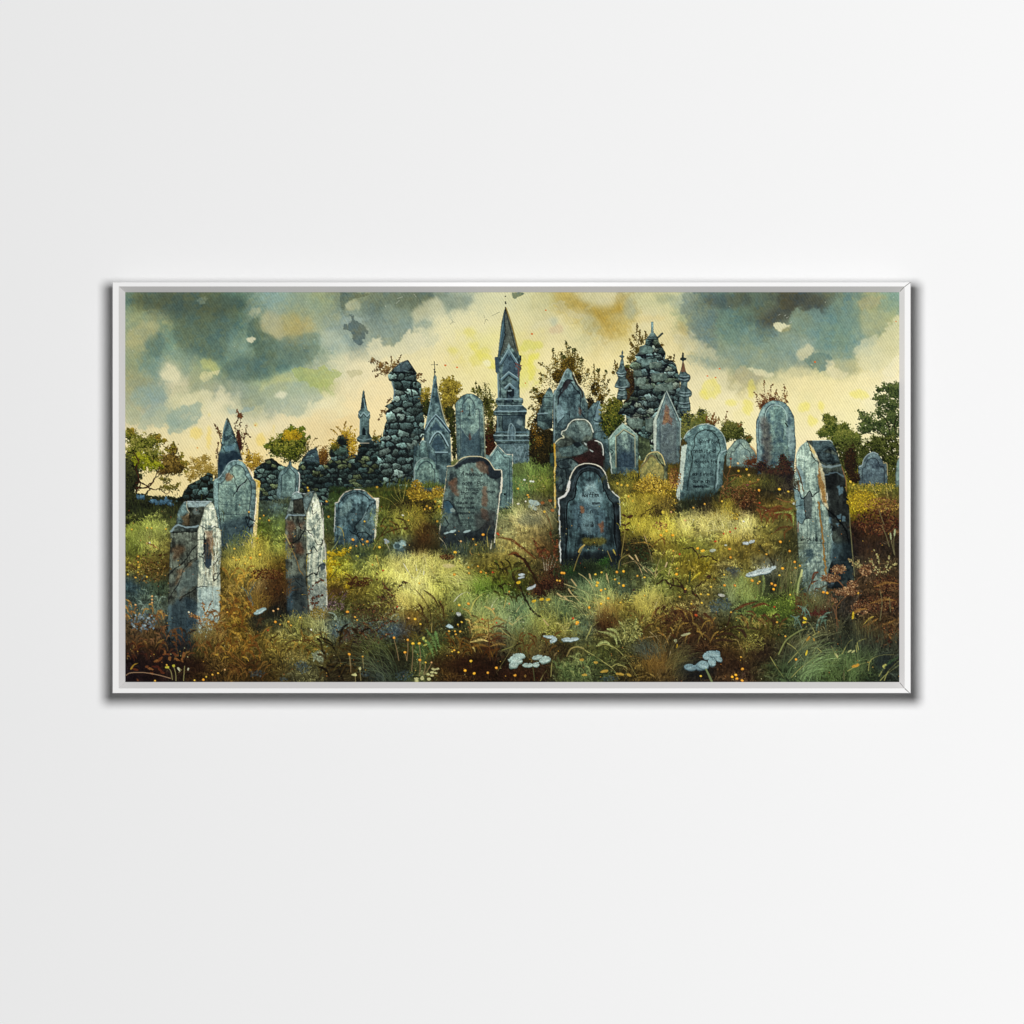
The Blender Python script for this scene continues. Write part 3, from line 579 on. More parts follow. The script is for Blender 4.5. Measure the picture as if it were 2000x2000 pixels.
    for x, y, w, h in ((100, 960, 90, 90), (290, 1090, 60, 30), (450, 1140, 55, 90), (980, 1130, 60, 40), (1140, 1120, 25, 60), (1050, 1260, 50, 50), (480, 960, 30, 90), (1500, 1010, 100, 40), (30, 1010, 40, 40)):
        th = np.linspace(0, 6.28, 8, endpoint=False); s.patch(s.curve(Q('D', *sum([[x + w * math.cos(t), y + h * math.sin(t)] for t in th], [])), 4), 'dcd25c', .45, 1.5, 4)
    for x, y, w, h in ((680, 1380, 60, 60), (1290, 1440, 50, 60), (800, 1420, 20, 120), (1240, 1300, 14, 20), (690, 1520, 12, 20), (1420, 1340, 12, 40), (800, 1200, 10, 20)):
        th = np.linspace(0, 6.28, 8, endpoint=False); s.patch(s.curve(Q('A', *sum([[x + w * math.cos(t), y + h * math.sin(t)] for t in th], [])), 4), 'e2c658', .4, 1.5, 3)
    for c, x, y, r in (('B', 1205, 737, 2.4), ('B', 1315, 755, 2.1), ('C', 127, 905, 1.6), ('C', 1852, 837, 1.8), ('D', 64, 838, 1.8), ('D', 143, 853, 1.9), ('D', 180, 768, 1.7), ('D', 1085, 706, 2.2), ('C', 320, 215, 1.8), ('C', 190, 440, 2.4), ('D', 1852, 320, 1.4), ('A', 690, 1520, 1.6), ('A', 1240, 1305, 1.5)):
        q = Q(c, x, y); s.dabs(q[:, 0], q[:, 1], np.array([r * SS]), np.array([hx('c86428')]), a=.85, asp=1.3, ident=False)
    n = 90; s.dabs(rg.uniform(0, s.W, n), rg.uniform(0, H * .6, n), rg.uniform(.5, 1.6, n), np.tile(hx('cfd2bc'), (n, 1)), a=.6, ident=False)
    for x, y in ((800, 265), (820, 285), (745, 258), (853, 330)):
        q = Q('D', x, y); s.line(q + np.array([[-3, 2], [2, -1], [5, -3]]), .8, 'dcdcd0', .8)
    for v in ((740, 150, 770, 122), (750, 105, 800, 88), (905, 60, 930, 90), (455, 390, 480, 394), (295, 335, 315, 318)): s.line(Q('B', *v), .7, 'd4d6c4', .8)
    # the tiny crossed strokes of birds and the bit of dark cloud at the top edge
    P('B', '4a625e', .95, .3, 1.2, 1832, 50, 'C', 105, 50, 100, 78, 55, 85, 30, 108, 5, 90, 'B', 1850, 100)
    for v in ((1250, 348, 1275, 325), (1265, 300, 1275, 322), (1275, 322, 1290, 330), (1645, 268, 1718, 233), (1568, 262, 1580, 290), (1588, 300, 1574, 346), (1588, 300, 1612, 312), (1695, 242, 1718, 232)):
        s.line(Q('B', *v), .9, '3c4440', .85)
    blots(260, 5, 18, .12, .3, 8)
    # wet pigment pooled in mottles, and dragged along the brush
    l = s.C[ys].mean(-1); dk = np.clip((.80 - l) * 2.6, .12, 1)
    xi = np.clip((X - Y * .55), 0, None).astype(int) % s.W
    sk = s.vn(2.6, 77, 1, 26)[ys][np.arange(H)[:, None], xi] + .6 * s.vn(6, 78, 1, 14)[ys][np.arange(H)[:, None], xi]
    mo = (s.fb((2.5, 6, 14, 34), ys)[:, ::-1] - .5)
    s.C[ys] *= (1 + dk * ((sk - .8) * .045 + mo * .26))[..., None]
    tint = (s.fb((14, 34), ys)[::-1] - .5) * dk * .10
    s.C[ys] += np.stack([tint, tint * .4, -tint * .7], -1)
    s.C[ys] *= 1 - dk[..., None] * np.array([-.01, .015, .10], np.float32)
    # diagonal twill of the cloth, showing through the thin washes
    a = 1.03; ph = (X * math.sin(a) - Y * math.cos(a)) / (4.7 * SS) * 2 * math.pi
    tw = np.sin(ph + (s.N[34][ys] - .5) * 1.2) * .034 + (s.N[1][ys] - .5) * .05 + (s.N[2.5][ys] - .5) * .03
    s.C[ys] *= (1 + tw)[..., None]
    # the washes are a little darker along the top edge
    s.C[:int(2.2 * SS)] *= .93
STONE = '86a0a0 3c4e54'.split()

def paint_ground(s):
    rg = s.rng; k = s.new('painted_meadow', 'tangled meadow of yellow green grass, rusty ferns and small orange flowers')
    top = np.array([(240, 992), (300, 1000), (350, 1000), (420, 960), (560, 930), (640, 925), (760, 930), (830, 905), (900, 900), (1000, 884), (1060, 890), (1150, 905), (1300, 915), (1400, 902), (1480, 925), (1560, 930), (1660, 930), (1762, 938), (1762, 1340), (240, 1340)], np.float32)
    P = (top - (X0, Y0)) * SS
    M, ys, xs = s.mask(P, 4); H, W = M.shape
    M = s.rough(M, ys, xs, 4, 2.5)
    X = np.arange(xs.start, xs.stop, dtype=np.float32)[None] * np.ones((H, 1), np.float32); Y = np.arange(ys.start, ys.stop, dtype=np.float32)[:, None] * np.ones((1, W), np.float32)
    C = grid_colour(s, GROUND, 910, X + (s.fb((34, 14), ys, xs) - .5) * 50, Y + (s.fb((34, 14), ys, xs)[:, ::-1] - .5) * 40)
    n = s.fb((1, 2.5, 6, 14), ys, xs); v = s.V[ys, xs]
    e = np.clip(C[..., 0] - C[..., 1] - .05, 0, 1)[..., None]; C = C * (1 - 1.1 * e) - e * np.array([.35, 0, 0])
    C = C * (.80 + (n - .5) * 1.2 + (v - .5) * .3)[..., None]
    B = s.C[ys, xs]; B[M] = np.clip(C, 0, 1)[M]; s.I[ys, xs][M] = k
    # clumps of dark undergrowth and lit mounds
    for _ in range(420):
        x = rg.uniform(0, s.W); y = rg.uniform((960 - Y0) * SS, s.H); r = rg.uniform(5, 17) * SS
        m = 10; th = np.linspace(0, 6.283, m, endpoint=False); rr = r * rg.uniform(.6, 1.3, m)
        c = grid_colour(s, GROUND, 910, np.array([x + rg.normal(0, 24)]), np.array([y + rg.normal(0, 20)]))[0] * rg.choice([.5, .7, 1.1, 1.25])
        s.patch(np.stack([x + np.cos(th) * rr, y + np.sin(th) * rr * .55], 1), c.astype(np.float32), rg.uniform(.2, .5), blur=rg.choice([1.5, 3, 5]), rough=4, k=6, tex=.3)
    def grass(n, y0, y1, l0, l1, bright, lean=0.0, x0=240, x1=1762, w=1.6, tipb=1.25, dark=0):
        x = rg.uniform((x0 - X0) * SS, (x1 - X0) * SS, n); y = (rg.uniform(y0, y1, n) - Y0) * SS
        tp = np.interp(x / SS + X0, top[:18, 0], top[:18, 1]); ok = y / SS + Y0 > tp + 2; x, y = x[ok], y[ok]; n = len(x)
        o = np.argsort(y); x, y = x[o], y[o]
        sc = np.interp(y / SS + Y0, [900, 1333], [.55, 1.25])
        L = rg.uniform(l0, l1, n) * SS * sc
        c = grid_colour(s, GROUND, 910, x + rg.normal(0, 14, n), y + rg.normal(0, 12, n) - L * .3)
        c = c * (bright * rg.uniform(.72, 1.3, n))[:, None]; c = c + (rg.normal(0, .018, (n, 1)) * np.array([1, .3, -.6]))
        # flow of the blades follows broad clumps
        fl = (s.N[34][np.clip(y.astype(int), 0, s.H - 1), np.clip(x.astype(int), 0, s.W - 1)] - .5) * 1.7 + lean + rg.normal(0, .28, n)
        s.hairs(x, y, fl * L * .35, -L * rg.uniform(.55, 1, n), fl * L * .5, np.abs(fl) * L * .28, np.full(n, w) * rg.uniform(.6, 1.2, n), np.clip(c, 0.02, 1).astype(np.float32), tip=np.clip(c * tipb, 0, 1).astype(np.float32))
    s.grass = grass
    grass(9000, 900, 1000, 2.5, 7, 1.0)
    grass(15000, 960, 1345, 4, 11, .92)
    grass(13000, 960, 1345, 5, 15, 1.08, tipb=1.3)
    # leafy speckle: tiny dabs of the plan colours, light on dark
    n = 16000; x = rg.uniform(0, s.W, n); y = rg.uniform((985 - Y0) * SS, s.H, n)
    c = grid_colour(s, GROUND, 910, x + rg.normal(0, 40, n), y + rg.normal(0, 30, n)) * rg.choice([.42, .6, 1.2, 1.5], n)[:, None]
    lo = np.clip((y / SS + Y0 - 1000) / 250, .15, 1); keep = rg.random(n) < lo
    s.dabs(x[keep], y[keep], rg.uniform(.6, 2.2, n)[keep], np.clip(c, 0, 1).astype(np.float32)[keep], ident=False, asp=1.7, ang=rg.uniform(0, 3.14, n)[keep])

def paint_far(s):
    """trees, bushes, ruins and monuments along the skyline"""
    rg = s.rng; T = s.twig
    # --- dark undergrowth that backs the stones on the rise
    s.cur = 1
    for v in (('C', 860, 1380, 900, 1330, 1000, 1280, 1100, 1300, 1250, 1340, 1400, 1330, 1600, 1350, 1700, 1330, 1820, 1380, 1932, 1440, 'D', 240, 1540, 300, 1640, 420, 1700, 520, 1680, 560, 1720, 800, 1760, 900, 1760, 'D', 900, 1932, 'C', 860, 1932), ('B', 1560, 1640, 1700, 1560, 'C', 200, 1350, 400, 1360, 'C', 880, 1400, 'C', 900, 1850, 'B', 1560, 1800), ('A', 840, 1932, 'A', 860, 1800, 1200, 1800, 1400, 1720, 'B', 1000, 1700, 1600, 1640, 1600, 1932), ('A', 0, 1932, 'A', 0, 1800, 60, 1850, 'E', 60, 120, 330, 160, 480, 210, 560, 150, 700, 100, 860, 60, 860, 300, 0, 420)):
        s.patch(Q(*v), '23271a', 1, 0, 4, tex=.6, ident=True)
    # --- left tree
    s.new('painted_tree', 'gnarled olive green tree at the left edge of the painting')
    s.leaves('A', (60, 1400, 70, 70, 180, 1480, 150, 90, 90, 1600, 110, 150, 250, 1620, 120, 100, 300, 1440, 70, 50), 1500, '1e2210 3a3e16 5c6022 7c7c34 948c4a', 1.9, heart=.62, hcol='23240f', clump=7, rag=.16)
    s.leaves('A', (440, 1640, 110, 90, 500, 1700, 100, 80, 400, 1720, 90, 70, 460, 1540, 60, 50), 900, '221c10 3c3018 58481e 745e2c 8a7438', 1.7, heart=.65, hcol='2a2414', clump=7, rag=.16)
    s.leaves('A', (270, 1700, 90, 60, 150, 1640, 90, 70), 420, '38400f 626818 84861e 9a9a30', 1.8, heart=0, clump=8, rag=.1)
    s.leaves('A', (60, 1800, 90, 130, 30, 1700, 60, 80), 800, '16180f 24261a 34381f 4a4c28', 1.9, heart=.9, hcol='1c1d14', clump=8)
    s.leaves('A', (560, 1660, 30, 20, 380, 1450, 22, 20, 320, 1410, 30, 22, 70, 1350, 30, 20), 160, '5c4a1c 7c6a26 9a8434', 1.9, heart=0)
    for v, w in (((110, 1932, 'E', 120, 60, 'A', 150, 1860, 110, 1720, 130, 1640, 90, 1560), 4), (('E', 60, 40, 'A', 180, 1900, 260, 1860, 330, 1700), 3), (('E', 20, 60, 150, 10, 240, 70, 330, 70, 420, 10), 3.5), (('E', 240, 70, 180, 140, 60, 160), 3), (('A', 200, 1890, 260, 1840, 350, 1760, 420, 1740), 2.2), (('E', 330, 70, 400, 120, 450, 60, 480, 40), 1.6)):
        q = v if isinstance(v[0], str) else ('A',) + v
        s.line(Q(*q), w, '2a1a12', wob=.7, ident=True, w1=w * .5); s.line(Q(*q) + 1.2, w * .25, '6a3a22', a=.7, wob=.5)
    s.leaves('A', (420, 1900, 80, 26, 380, 1820, 60, 30, 500, 1870, 30, 20), 300, '3c3c1c 5a5424 78702c', 1.4, heart=.2, clump=5)
    s.leaves('E', (40, 60, 60, 140, 120, 170, 130, 60, 250, 190, 150, 50, 420, 180, 110, 40, 30, 180, 60, 120), 900, '14160f 22251a 30341e 3e4222', 1.9, heart=.9, hcol='191a12')
    for v in ((120, 1480, 90, 1400, 60, 1340), (220, 1440, 260, 1400, 330, 1390), (300, 1470, 350, 1450, 385, 1450), (60, 1420, 40, 1360, 30, 1330), (460, 1560, 460, 1500, 470, 1465), (520, 1640, 545, 1600, 540, 1560), (540, 1680, 590, 1660, 605, 1665), (560, 1760, 600, 1730, 590, 1700), (430, 1560, 400, 1540, 390, 1520), (260, 1640, 340, 1600, 370, 1560)): T(Q('A', *v), '3a3418', '5c5a20 7a7428 4a4418 8a7c34', 26, 1.6, .8, 3)
    for x, y, r in ((150, 150, 30), (270, 190, 26), (330, 200, 40), (400, 190, 34), (440, 215, 22)):
        s.leaves('E', (x, y, r, r * .5), 26, '2c4450 3c5868 5a7a8a', 2.4, heart=.5, hcol='1c2c34', asp=1.6)
    # --- orange bush left of the obelisk
    s.new('painted_bush', 'orange leaved bush beside the leftmost stone obelisk')
    s.leaves('A', (760, 1620, 50, 50, 700, 1700, 90, 70, 800, 1740, 80, 80, 660, 1640, 30, 30, 640, 1790, 50, 40), 900, '5c4c20 7c6a2c 988040 ac944c', 1.6, heart=.3, hcol='7a6428', clump=7, rag=.2)
    # --- yellow-green bush
    s.new('painted_bush', 'green bush with an orange top growing over the rubble wall')
    s.leaves('A', (1590, 1400, 100, 70, 1500, 1480, 130, 80, 1660, 1470, 90, 70, 1580, 1560, 130, 90, 1440, 1540, 90, 60, 1380, 1500, 40, 30), 1700, '161c0e 2a3214 484f1c 6a6e2a 8c8638', 1.7, heart=.65, hcol='20260f', clump=8, rag=.14)
    s.leaves('A', (1600, 1390, 100, 50, 1540, 1420, 50, 30), 320, '8a6a1c a8861f b89828', 1.7, heart=0, rag=.1)
    for v in ((1440, 1500, 1380, 1480, 1335, 1505), (1520, 1430, 1480, 1400, 1475, 1390), (1600, 1360, 1590, 1320, 1575, 1300), (1650, 1390, 1690, 1340, 1715, 1350), (1680, 1440, 1730, 1430, 1760, 1400), (1480, 1560, 1420, 1600, 1380, 1590)): T(Q('A', *v), '3a3c18', '4c5620 66702a 3a4418', 20, 1.5, .8, 2.8)
    s.leaves('A', (1580, 1330, 30, 26, 1670, 1340, 30, 26, 1340, 1500, 20, 18, 1700, 1390, 20, 20), 90, '4a541c 6c7824', 2.2, heart=0)
    for v in ((1700, 1600, 1760, 1500, 1800, 1440, 1830, 1430), (1700, 1560, 1740, 1480, 1760, 1430), (1730, 1600, 1800, 1530, 1840, 1500)): T(Q('A', *v), '4a3a1c', '5a4a20 7c6428 6a5a24', 16, 1.1)
    s.new('painted_bush', 'rusty brown bush on the rubble wall left of the small spire')
    s.leaves('A', (1890, 1600, 50, 80, 1860, 1660, 50, 50), 320, '2c2010 4a3018 6c4420 8a5c28', 1.4, heart=.5)
    s.leaves('B', (30, 1620, 60, 70, 60, 1580, 30, 50), 300, '2c2010 4a3018 6c4420 9a6a28', 1.4, heart=.5)
    for v in ((20, 1600, 40, 1540, 45, 1510), ('A', 1880, 1600, 1900, 1530, 1920, 1500)):
        q = v if isinstance(v[0], str) else ('B',) + v
        T(Q(*q), '3c2818', '6a4420 8a5c28', 14, 1.1)
    # --- obelisk with its climbing plant
    s.new('painted_creeper', 'rust red creeper climbing beside the leftmost stone obelisk')
    for v in ((1090, 1560, 1080, 1400, 1100, 1280, 1070, 1160), (1110, 1600, 1130, 1480, 1150, 1360, 1160, 1290), (1100, 1500, 1050, 1330, 1080, 1240), (1160, 1640, 1180, 1560, 1150, 1470), (1090, 1450, 1130, 1380, 1200, 1420), (920, 1500, 900, 1400, 870, 1330, 850, 1290), (930, 1440, 900, 1380, 880, 1320), (900, 1620, 880, 1560, 890, 1460)):
        T(Q('A', *v), '3c2016', '4a2a1e 643a24 3c241a 74482c 5c4c28', 34, 1.25, 1.0, 3.4)
    s.leaves('A', (1090, 1480, 30, 90, 1080, 1400, 18, 60, 1095, 1215, 28, 26), 260, '2a1a16 40241c 5a3424', 1.2, heart=.7, hcol='2a1614')
    s.leaves('A', (1095, 1215, 20, 22, 1068, 1170, 10, 18), 34, '8a4228 6a3622', 1.8, heart=0)
    s.leaves('A', (1180, 1620, 60, 70, 1260, 1630, 60, 50, 1180, 1700, 80, 50, 1230, 1680, 60, 50), 620, '5c4018 8a6424 a8802c c09a3c', 1.4, heart=.4, hcol='3c2c14', clump=6)
    s.new('painted_obelisk', 'slender pointed blue grey obelisk at the left of the painting')
    s.stone(Q('A', 975, 1232, 990, 1250, 1010, 1310, 1060, 1440, 1118, 1640, 1130, 1760, 'A', 880, 1810, 888, 1620, 912, 1520, 938, 1330, 962, 1250), '7c9ca0', '2c3e48', .7, down=-.25, bias=.02)
    s.patch(Q('A', 888, 1625, 890, 1560, 1000, 1570, 1030, 1530, 1110, 1600, 1120, 1650, 1050, 1640, 960, 1700, 885, 1800), '16222e', .75, 1.5, 3)
    s.patch(Q('A', 940, 1500, 1000, 1490, 1060, 1480, 1040, 1540, 960, 1560), '5c8090', .5, 1.5, 2)
    s.line(Q('A', 975, 1236, 940, 1350, 925, 1480), 1.6, 'a4c0bc', .55, wob=.2); s.line(Q('A', 1000, 1290, 1060, 1450, 1115, 1640), 1.8, '1e2c34', .8)
    s.patch(Q('A', 965, 1250, 975, 1232, 995, 1262, 985, 1280), '3a3420', .8, .3)
    s.line(Q('A', 950, 1420, 985, 1408, 1030, 1420, 1050, 1470), 1.2, '1c2830', .8, wob=.4); s.line(Q('A', 950, 1425, 945, 1500), 1, '1c2830', .7)
    s.line(Q('A', 975, 1440, 990, 1430, 1010, 1450, 985, 1465), .9, '18242c', .8); s.line(Q('A', 985, 1500, 1030, 1500, 1050, 1530), 1, '20303a', .7, wob=.5)
    s.line(Q('A', 930, 1520, 960, 1560, 1020, 1550, 1060, 1570), 1.1, '16222a', .8, wob=.6)

    # --- rubble walls
    s.new('painted_stone_wall', 'short sloping heap of dark rubble beside the orange bush on the left')
    s.rubble(Q('A', 575, 1932, 600, 1870, 680, 1830, 760, 1780, 800, 1750, 838, 1770, 850, 1932, 'E', 845, 60, 840, 200, 560, 190, 470, 200, 500, 170, 545, 140, 575, 60), 17, '4a5e60 303e40 242c2c 3a4846', 5, mortar='14140f', light=.5)
    s.new('painted_stone_wall', 'long ruined rubble wall joining the leftmost stones to the broken tower')
    s.rubble(Q('A', 1215, 1932, 1225, 1730, 1260, 1700, 1320, 1650, 1390, 1625, 1440, 1650, 1510, 1690, 1640, 1720, 1660, 1660, 1700, 1600, 1740, 1550, 1815, 1510, 1840, 1590, 1850, 1670, 1932, 1700, 'B', 60, 1690, 120, 1620, 105, 1560, 150, 1480, 200, 1400, 260, 1395, 300, 1440, 300, 1560, 370, 1590, 380, 1500, 400, 1470, 500, 1450, 580, 1440, 600, 1380, 640, 1500, 900, 1932, 'F', 900, 10, 640, 60, 400, 70, 100, 60, 'E', 1932, 240, 1700, 180, 1500, 200, 1280, 180, 1250, 0), 15, '6c8280 4a5c5c 38484a 55686a 6a7458 2c3a3e', 8, 1.7, light=.6, mw=.2)
    s.patch(Q('A', 1690, 1640, 1740, 1550, 1815, 1508, 1842, 1600, 1850, 1660, 1760, 1650), '4a6068', .55, .6, 1, tex=.35)
    for v in ((1700, 1600, 1760, 1570, 1830, 1560), (1690, 1630, 1760, 1610, 1845, 1610), (1720, 1570, 1770, 1545, 1820, 1530)): s.line(Q('A', *v), 1, '1a2228', .7, wob=.6)
    s.line(Q('A', 1340, 1640, 1400, 1630, 1480, 1690), 3.6, '11150f', .8, wob=.6)
    s.rubble(Q('B', 110, 1600, 100, 1560, 150, 1480, 200, 1400, 260, 1395, 298, 1440, 300, 1570), 26, '4c6466 3c4c48 56604a', 3, 1.5, light=.5)
    s.new('painted_bush', 'yellow leaved plant growing from the stub of wall beside the small spire')
    for v in ((200, 1420, 150, 1360, 120, 1340), (240, 1400, 250, 1330, 265, 1265), (280, 1410, 300, 1340, 320, 1310), (170, 1450, 130, 1440, 100, 1450), (230, 1400, 200, 1340, 170, 1320), (300, 1470, 340, 1420, 350, 1380), (520, 1450, 530, 1390, 540, 1350), (540, 1460, 570, 1420, 590, 1400)): T(Q('B', *v), '4a3818', '6a5420 8a6a24 a8802c', 22, 1.1, .8, 2.4)
    s.leaves('B', (320, 1440, 40, 70, 330, 1530, 40, 70, 270, 1380, 40, 40, 160, 1490, 30, 30), 620, '5c4416 8a6820 b48a2c d0a83c', 1.3, heart=.25, clump=5)
    s.leaves('B', (150, 1510, 50, 30, 540, 1430, 36, 26), 180, '2c2c14 4c4c1c 6c6424', 1.3, heart=.4)

    # --- small spire on the wall
    s.new('painted_spire', 'tiny turret with a pointed cap standing on the left rubble wall')
    s.stone(Q('B', 430, 968, 440, 985, 440, 1010, 468, 1160, 490, 1180, 495, 1230, 485, 1250, 485, 1380, 505, 1420, 508, 1450, 470, 1470, 395, 1470, 365, 1450, 365, 1425, 390, 1400, 395, 1250, 378, 1230, 380, 1175, 400, 1155, 418, 1010, 422, 985), '6c868c', '24323a', .5, ew=2)
    s.patch(Q('B', 420, 1040, 440, 1010, 460, 1110, 440, 1090, 420, 1150, 405, 1140), '1e2a2e', .8, .4, .5); s.line(Q('B', 432, 1050, 440, 1110, 452, 1150), 1.4, '8aa4a4', .7)
    s.line(Q('B', 385, 1190, 400, 1220, 430, 1180, 465, 1220, 490, 1190), 1.4, '93acac', .8, smooth=False); s.line(Q('B', 385, 1205, 402, 1236, 430, 1198, 462, 1236, 490, 1210), 1.2, '141e24', .8, smooth=False)
    s.patch(Q('B', 417, 1400, 417, 1350, 432, 1322, 450, 1350, 452, 1400), '0f161a', .95); s.line(Q('B', 395, 1250, 397, 1390), 1.4, '9cb4b4', .6)
    s.line(Q('B', 368, 1430, 430, 1445, 505, 1432), 1.6, '8aa4a6', .6); s.line(Q('B', 395, 1472, 480, 1472), 1.4, 'c8c0a8', .7)

    # --- broken tower
    s.new('painted_creeper', 'rusty sprigs growing from the top left of the broken rubble tower')
    for v in ((700, 790, 620, 740, 560, 720, 500, 665), (680, 800, 620, 790, 560, 780, 510, 797), (690, 820, 620, 800, 560, 830, 540, 850), (700, 780, 700, 720, 690, 650), (750, 740, 760, 690, 792, 632), (660, 780, 600, 720, 530, 690), (720, 760, 660, 730, 640, 700), (640, 1160, 600, 1200, 570, 1260), (650, 1180, 620, 1170, 598, 1165), (700, 1080, 680, 1060, 655, 1090), (935, 880, 960, 830, 985, 815), (945, 900, 990, 890, 1020, 880), (930, 860, 940, 830, 960, 815)):
        T(Q('B', *v), '3c2816', '5a4024 74522e 42301c 66502c', 26, 1.25, .9, 2.6)
    s.leaves('B', (660, 790, 50, 40, 520, 690, 24, 24, 590, 750, 50, 30, 730, 740, 30, 30), 300, '342416 54402a 6e5430 86703c', 1.4, heart=0, clump=5)
    s.new('painted_ruined_tower', 'tall broken tower of dark rubble with a notched left side')
    s.rubble(Q('B', 845, 685, 880, 730, 932, 812, 935, 880, 975, 910, 985, 980, 990, 1100, 1000, 1180, 1010, 1400, 960, 1480, 900, 1932, 640, 1900, 560, 1600, 600, 1480, 615, 1380, 635, 1290, 650, 1260, 636, 1190, 665, 1150, 630, 1125, 690, 1090, 715, 1050, 722, 980, 700, 900, 668, 880, 660, 830, 720, 760, 780, 710), 20, '8a9c9c 6a8082 56696c 748888 485a5e', 21, 1.5, light=.75, mw=.17, rough=1)
    s.patch(Q('B', 720, 760, 780, 710, 845, 685, 890, 745, 850, 790, 740, 800), '52646a', .6, .6, 1, tex=.4); s.line(Q('B', 850, 690, 930, 810), 2.2, '14181c', .8); s.line(Q('B', 700, 900, 722, 980, 716, 1050), 3, '5a7480', .6)
    for v in ((720, 800, 850, 806, 930, 812), (880, 900, 880, 960, 905, 1120), (700, 870, 780, 880, 880, 880)): s.line(Q('B', *v), 3, '0e1216', .85, wob=.5)

    # --- bushes round the centre
    s.new('painted_bush', 'yellow and green bush between the gothic spire and the tall arched stone')
    s.leaves('B', (1240, 900, 60, 50, 1220, 980, 80, 90, 1290, 950, 60, 60, 1200, 1100, 50, 100, 1270, 1060, 60, 70, 1020, 1040, 40, 80, 1240, 1200, 50, 80), 1700, '24220f 443c18 6a5c24 8c7c30 a4943c', 1.8, heart=.45, hcol='3c3818', clump=7, rag=.12)
    s.leaves('B', (1240, 1180, 40, 60, 1270, 1300, 30, 130, 1290, 1500, 20, 130, 1030, 1140, 40, 80), 500, '181c10 2c3018 44481e', 1.6, heart=.9, hcol='14160f')
    for v in ((1250, 900, 1240, 860, 1235, 840), (1300, 960, 1340, 930, 1360, 930)): T(Q('B', *v), '4a4018', '8a7828 a8943c', 16, 1.6)
    s.new('painted_bush', 'thin dark leaved bush right of the tall arched stone')
    for v in ((1600, 1200, 1560, 1050, 1500, 950, 1495, 880), (1620, 1180, 1590, 1020, 1580, 900), (1640, 1180, 1640, 1060, 1620, 960), (1560, 1060, 1500, 1000, 1450, 980), (1620, 1120, 1660, 1080, 1690, 1130), (1590, 1080, 1540, 980, 1520, 930), (1630, 1240, 1660, 1180, 1690, 1160), (1580, 1000, 1480, 970, 1460, 960)): T(Q('B', *v), '2c2a16', '3c4018 55581e 6c6a28 2a2c14', 40, 1.25, .9, 3)
    s.leaves('B', (1600, 1120, 50, 100, 1630, 1200, 50, 60), 380, '22240f 3c401a 5a5c22', 1.3, heart=.3)
    for v in ((1620, 1400, 1620, 1320, 1650, 1240), (1600, 1400, 1600, 1300, 1610, 1260), (1640, 1420, 1680, 1360, 1680, 1300)): T(Q('B', *v), '2c1a14', '5a3820 3c2418 6c4824', 30, 1.4, .9, 3)
    s.leaves('B', (1630, 1420, 50, 120, 1640, 1540, 60, 90, 1610, 1600, 40, 60), 700, '140e0c 24140f 3a2014 4c2c18', 1.5, heart=.9, hcol='150e0c')

    s.leaves('B', (1590, 1080, 80, 150, 1640, 1300, 60, 130), 420, '1e200f 34381a 4c4c20 66602a', 1.3, heart=.25, rag=.3)
    for v in ((1240, 960, 1200, 900, 1180, 850), (1260, 900, 1280, 860, 1275, 830), (1290, 1000, 1340, 980, 1370, 960), (1210, 1000, 1160, 960, 1150, 930), (1300, 1080, 1340, 1060, 1355, 1030), (1000, 1060, 985, 1000, 980, 960), (1030, 1030, 1040, 980, 1050, 955)): T(Q('B', *v), '4a4018', '7a6a26 5c5420 8f8034', 22, 1.3, .8, 2.6)
    # --- gothic spire
    s.new('painted_gothic_monument', 'gothic pinnacle monument with a thin cross on its tip and a pointed arch niche')
    s.stone(Q('B', 1106, 818, 1125, 850, 1122, 880, 1135, 960, 1160, 1080, 1190, 1200, 1225, 1310, 1248, 1360, 1260, 1500, 1262, 1680, 1262, 1932, 900, 1932, 905, 1500, 1000, 1490, 1003, 1360, 1020, 1290, 1060, 1080, 1088, 900, 1090, 850), '7a959c', '2a3c46', .55, down=.1, ew=3)
    s.patch(Q('B', 1106, 830, 1160, 1080, 1225, 1310, 1180, 1260, 1140, 1100, 1110, 930), '22323c', .45, 1.2, 1.5)
    s.line(Q('B', 1098, 870, 1062, 1100, 1025, 1290), 1.5, '90aeb2', .65); s.line(Q('B', 1130, 960, 1180, 1180, 1222, 1310), 1.6, 'b8b48c', .8)
    s.line(Q('B', 1102, 820, 1104, 770, 1100, 700), 1.3, '2a3430', .95, ident=True); s.line(Q('B', 1076, 731, 1130, 733), .9, '2a3430', .95, ident=True)
    for x, y, r in ((1102, 778, 1.7), (1078, 731, 1), (1128, 732, 1.4), (1100, 712, .9), (1105, 800, 2.2)): q = Q('B', x, y); s.dabs(q[:, 0], q[:, 1], np.array([r * SS]), np.array([hx('2a3434')]))
    s.line(Q('B', 1020, 1340, 1065, 1265, 1115, 1208, 1165, 1265, 1245, 1370), 3.4, '24343e', .9, smooth=False); s.line(Q('B', 1012, 1345, 1060, 1262, 1115, 1200, 1170, 1256, 1250, 1362), 1.6, '9ab4b8', .9, smooth=False)
    s.line(Q('B', 1030, 1370, 1115, 1236, 1230, 1370), 1.3, '8aa6aa', .8, smooth=False); s.patch(Q('B', 1060, 1360, 1115, 1270, 1190, 1360, 1130, 1350), '2c3e4c', .7, .6)
    s.line(Q('B', 1055, 1470, 1090, 1400, 1135, 1364, 1180, 1400, 1235, 1500), 2.0, '96b0b2', .9); s.line(Q('B', 1062, 1480, 1095, 1415, 1135, 1380, 1174, 1415, 1225, 1510), 1.6, '17222a', .9)
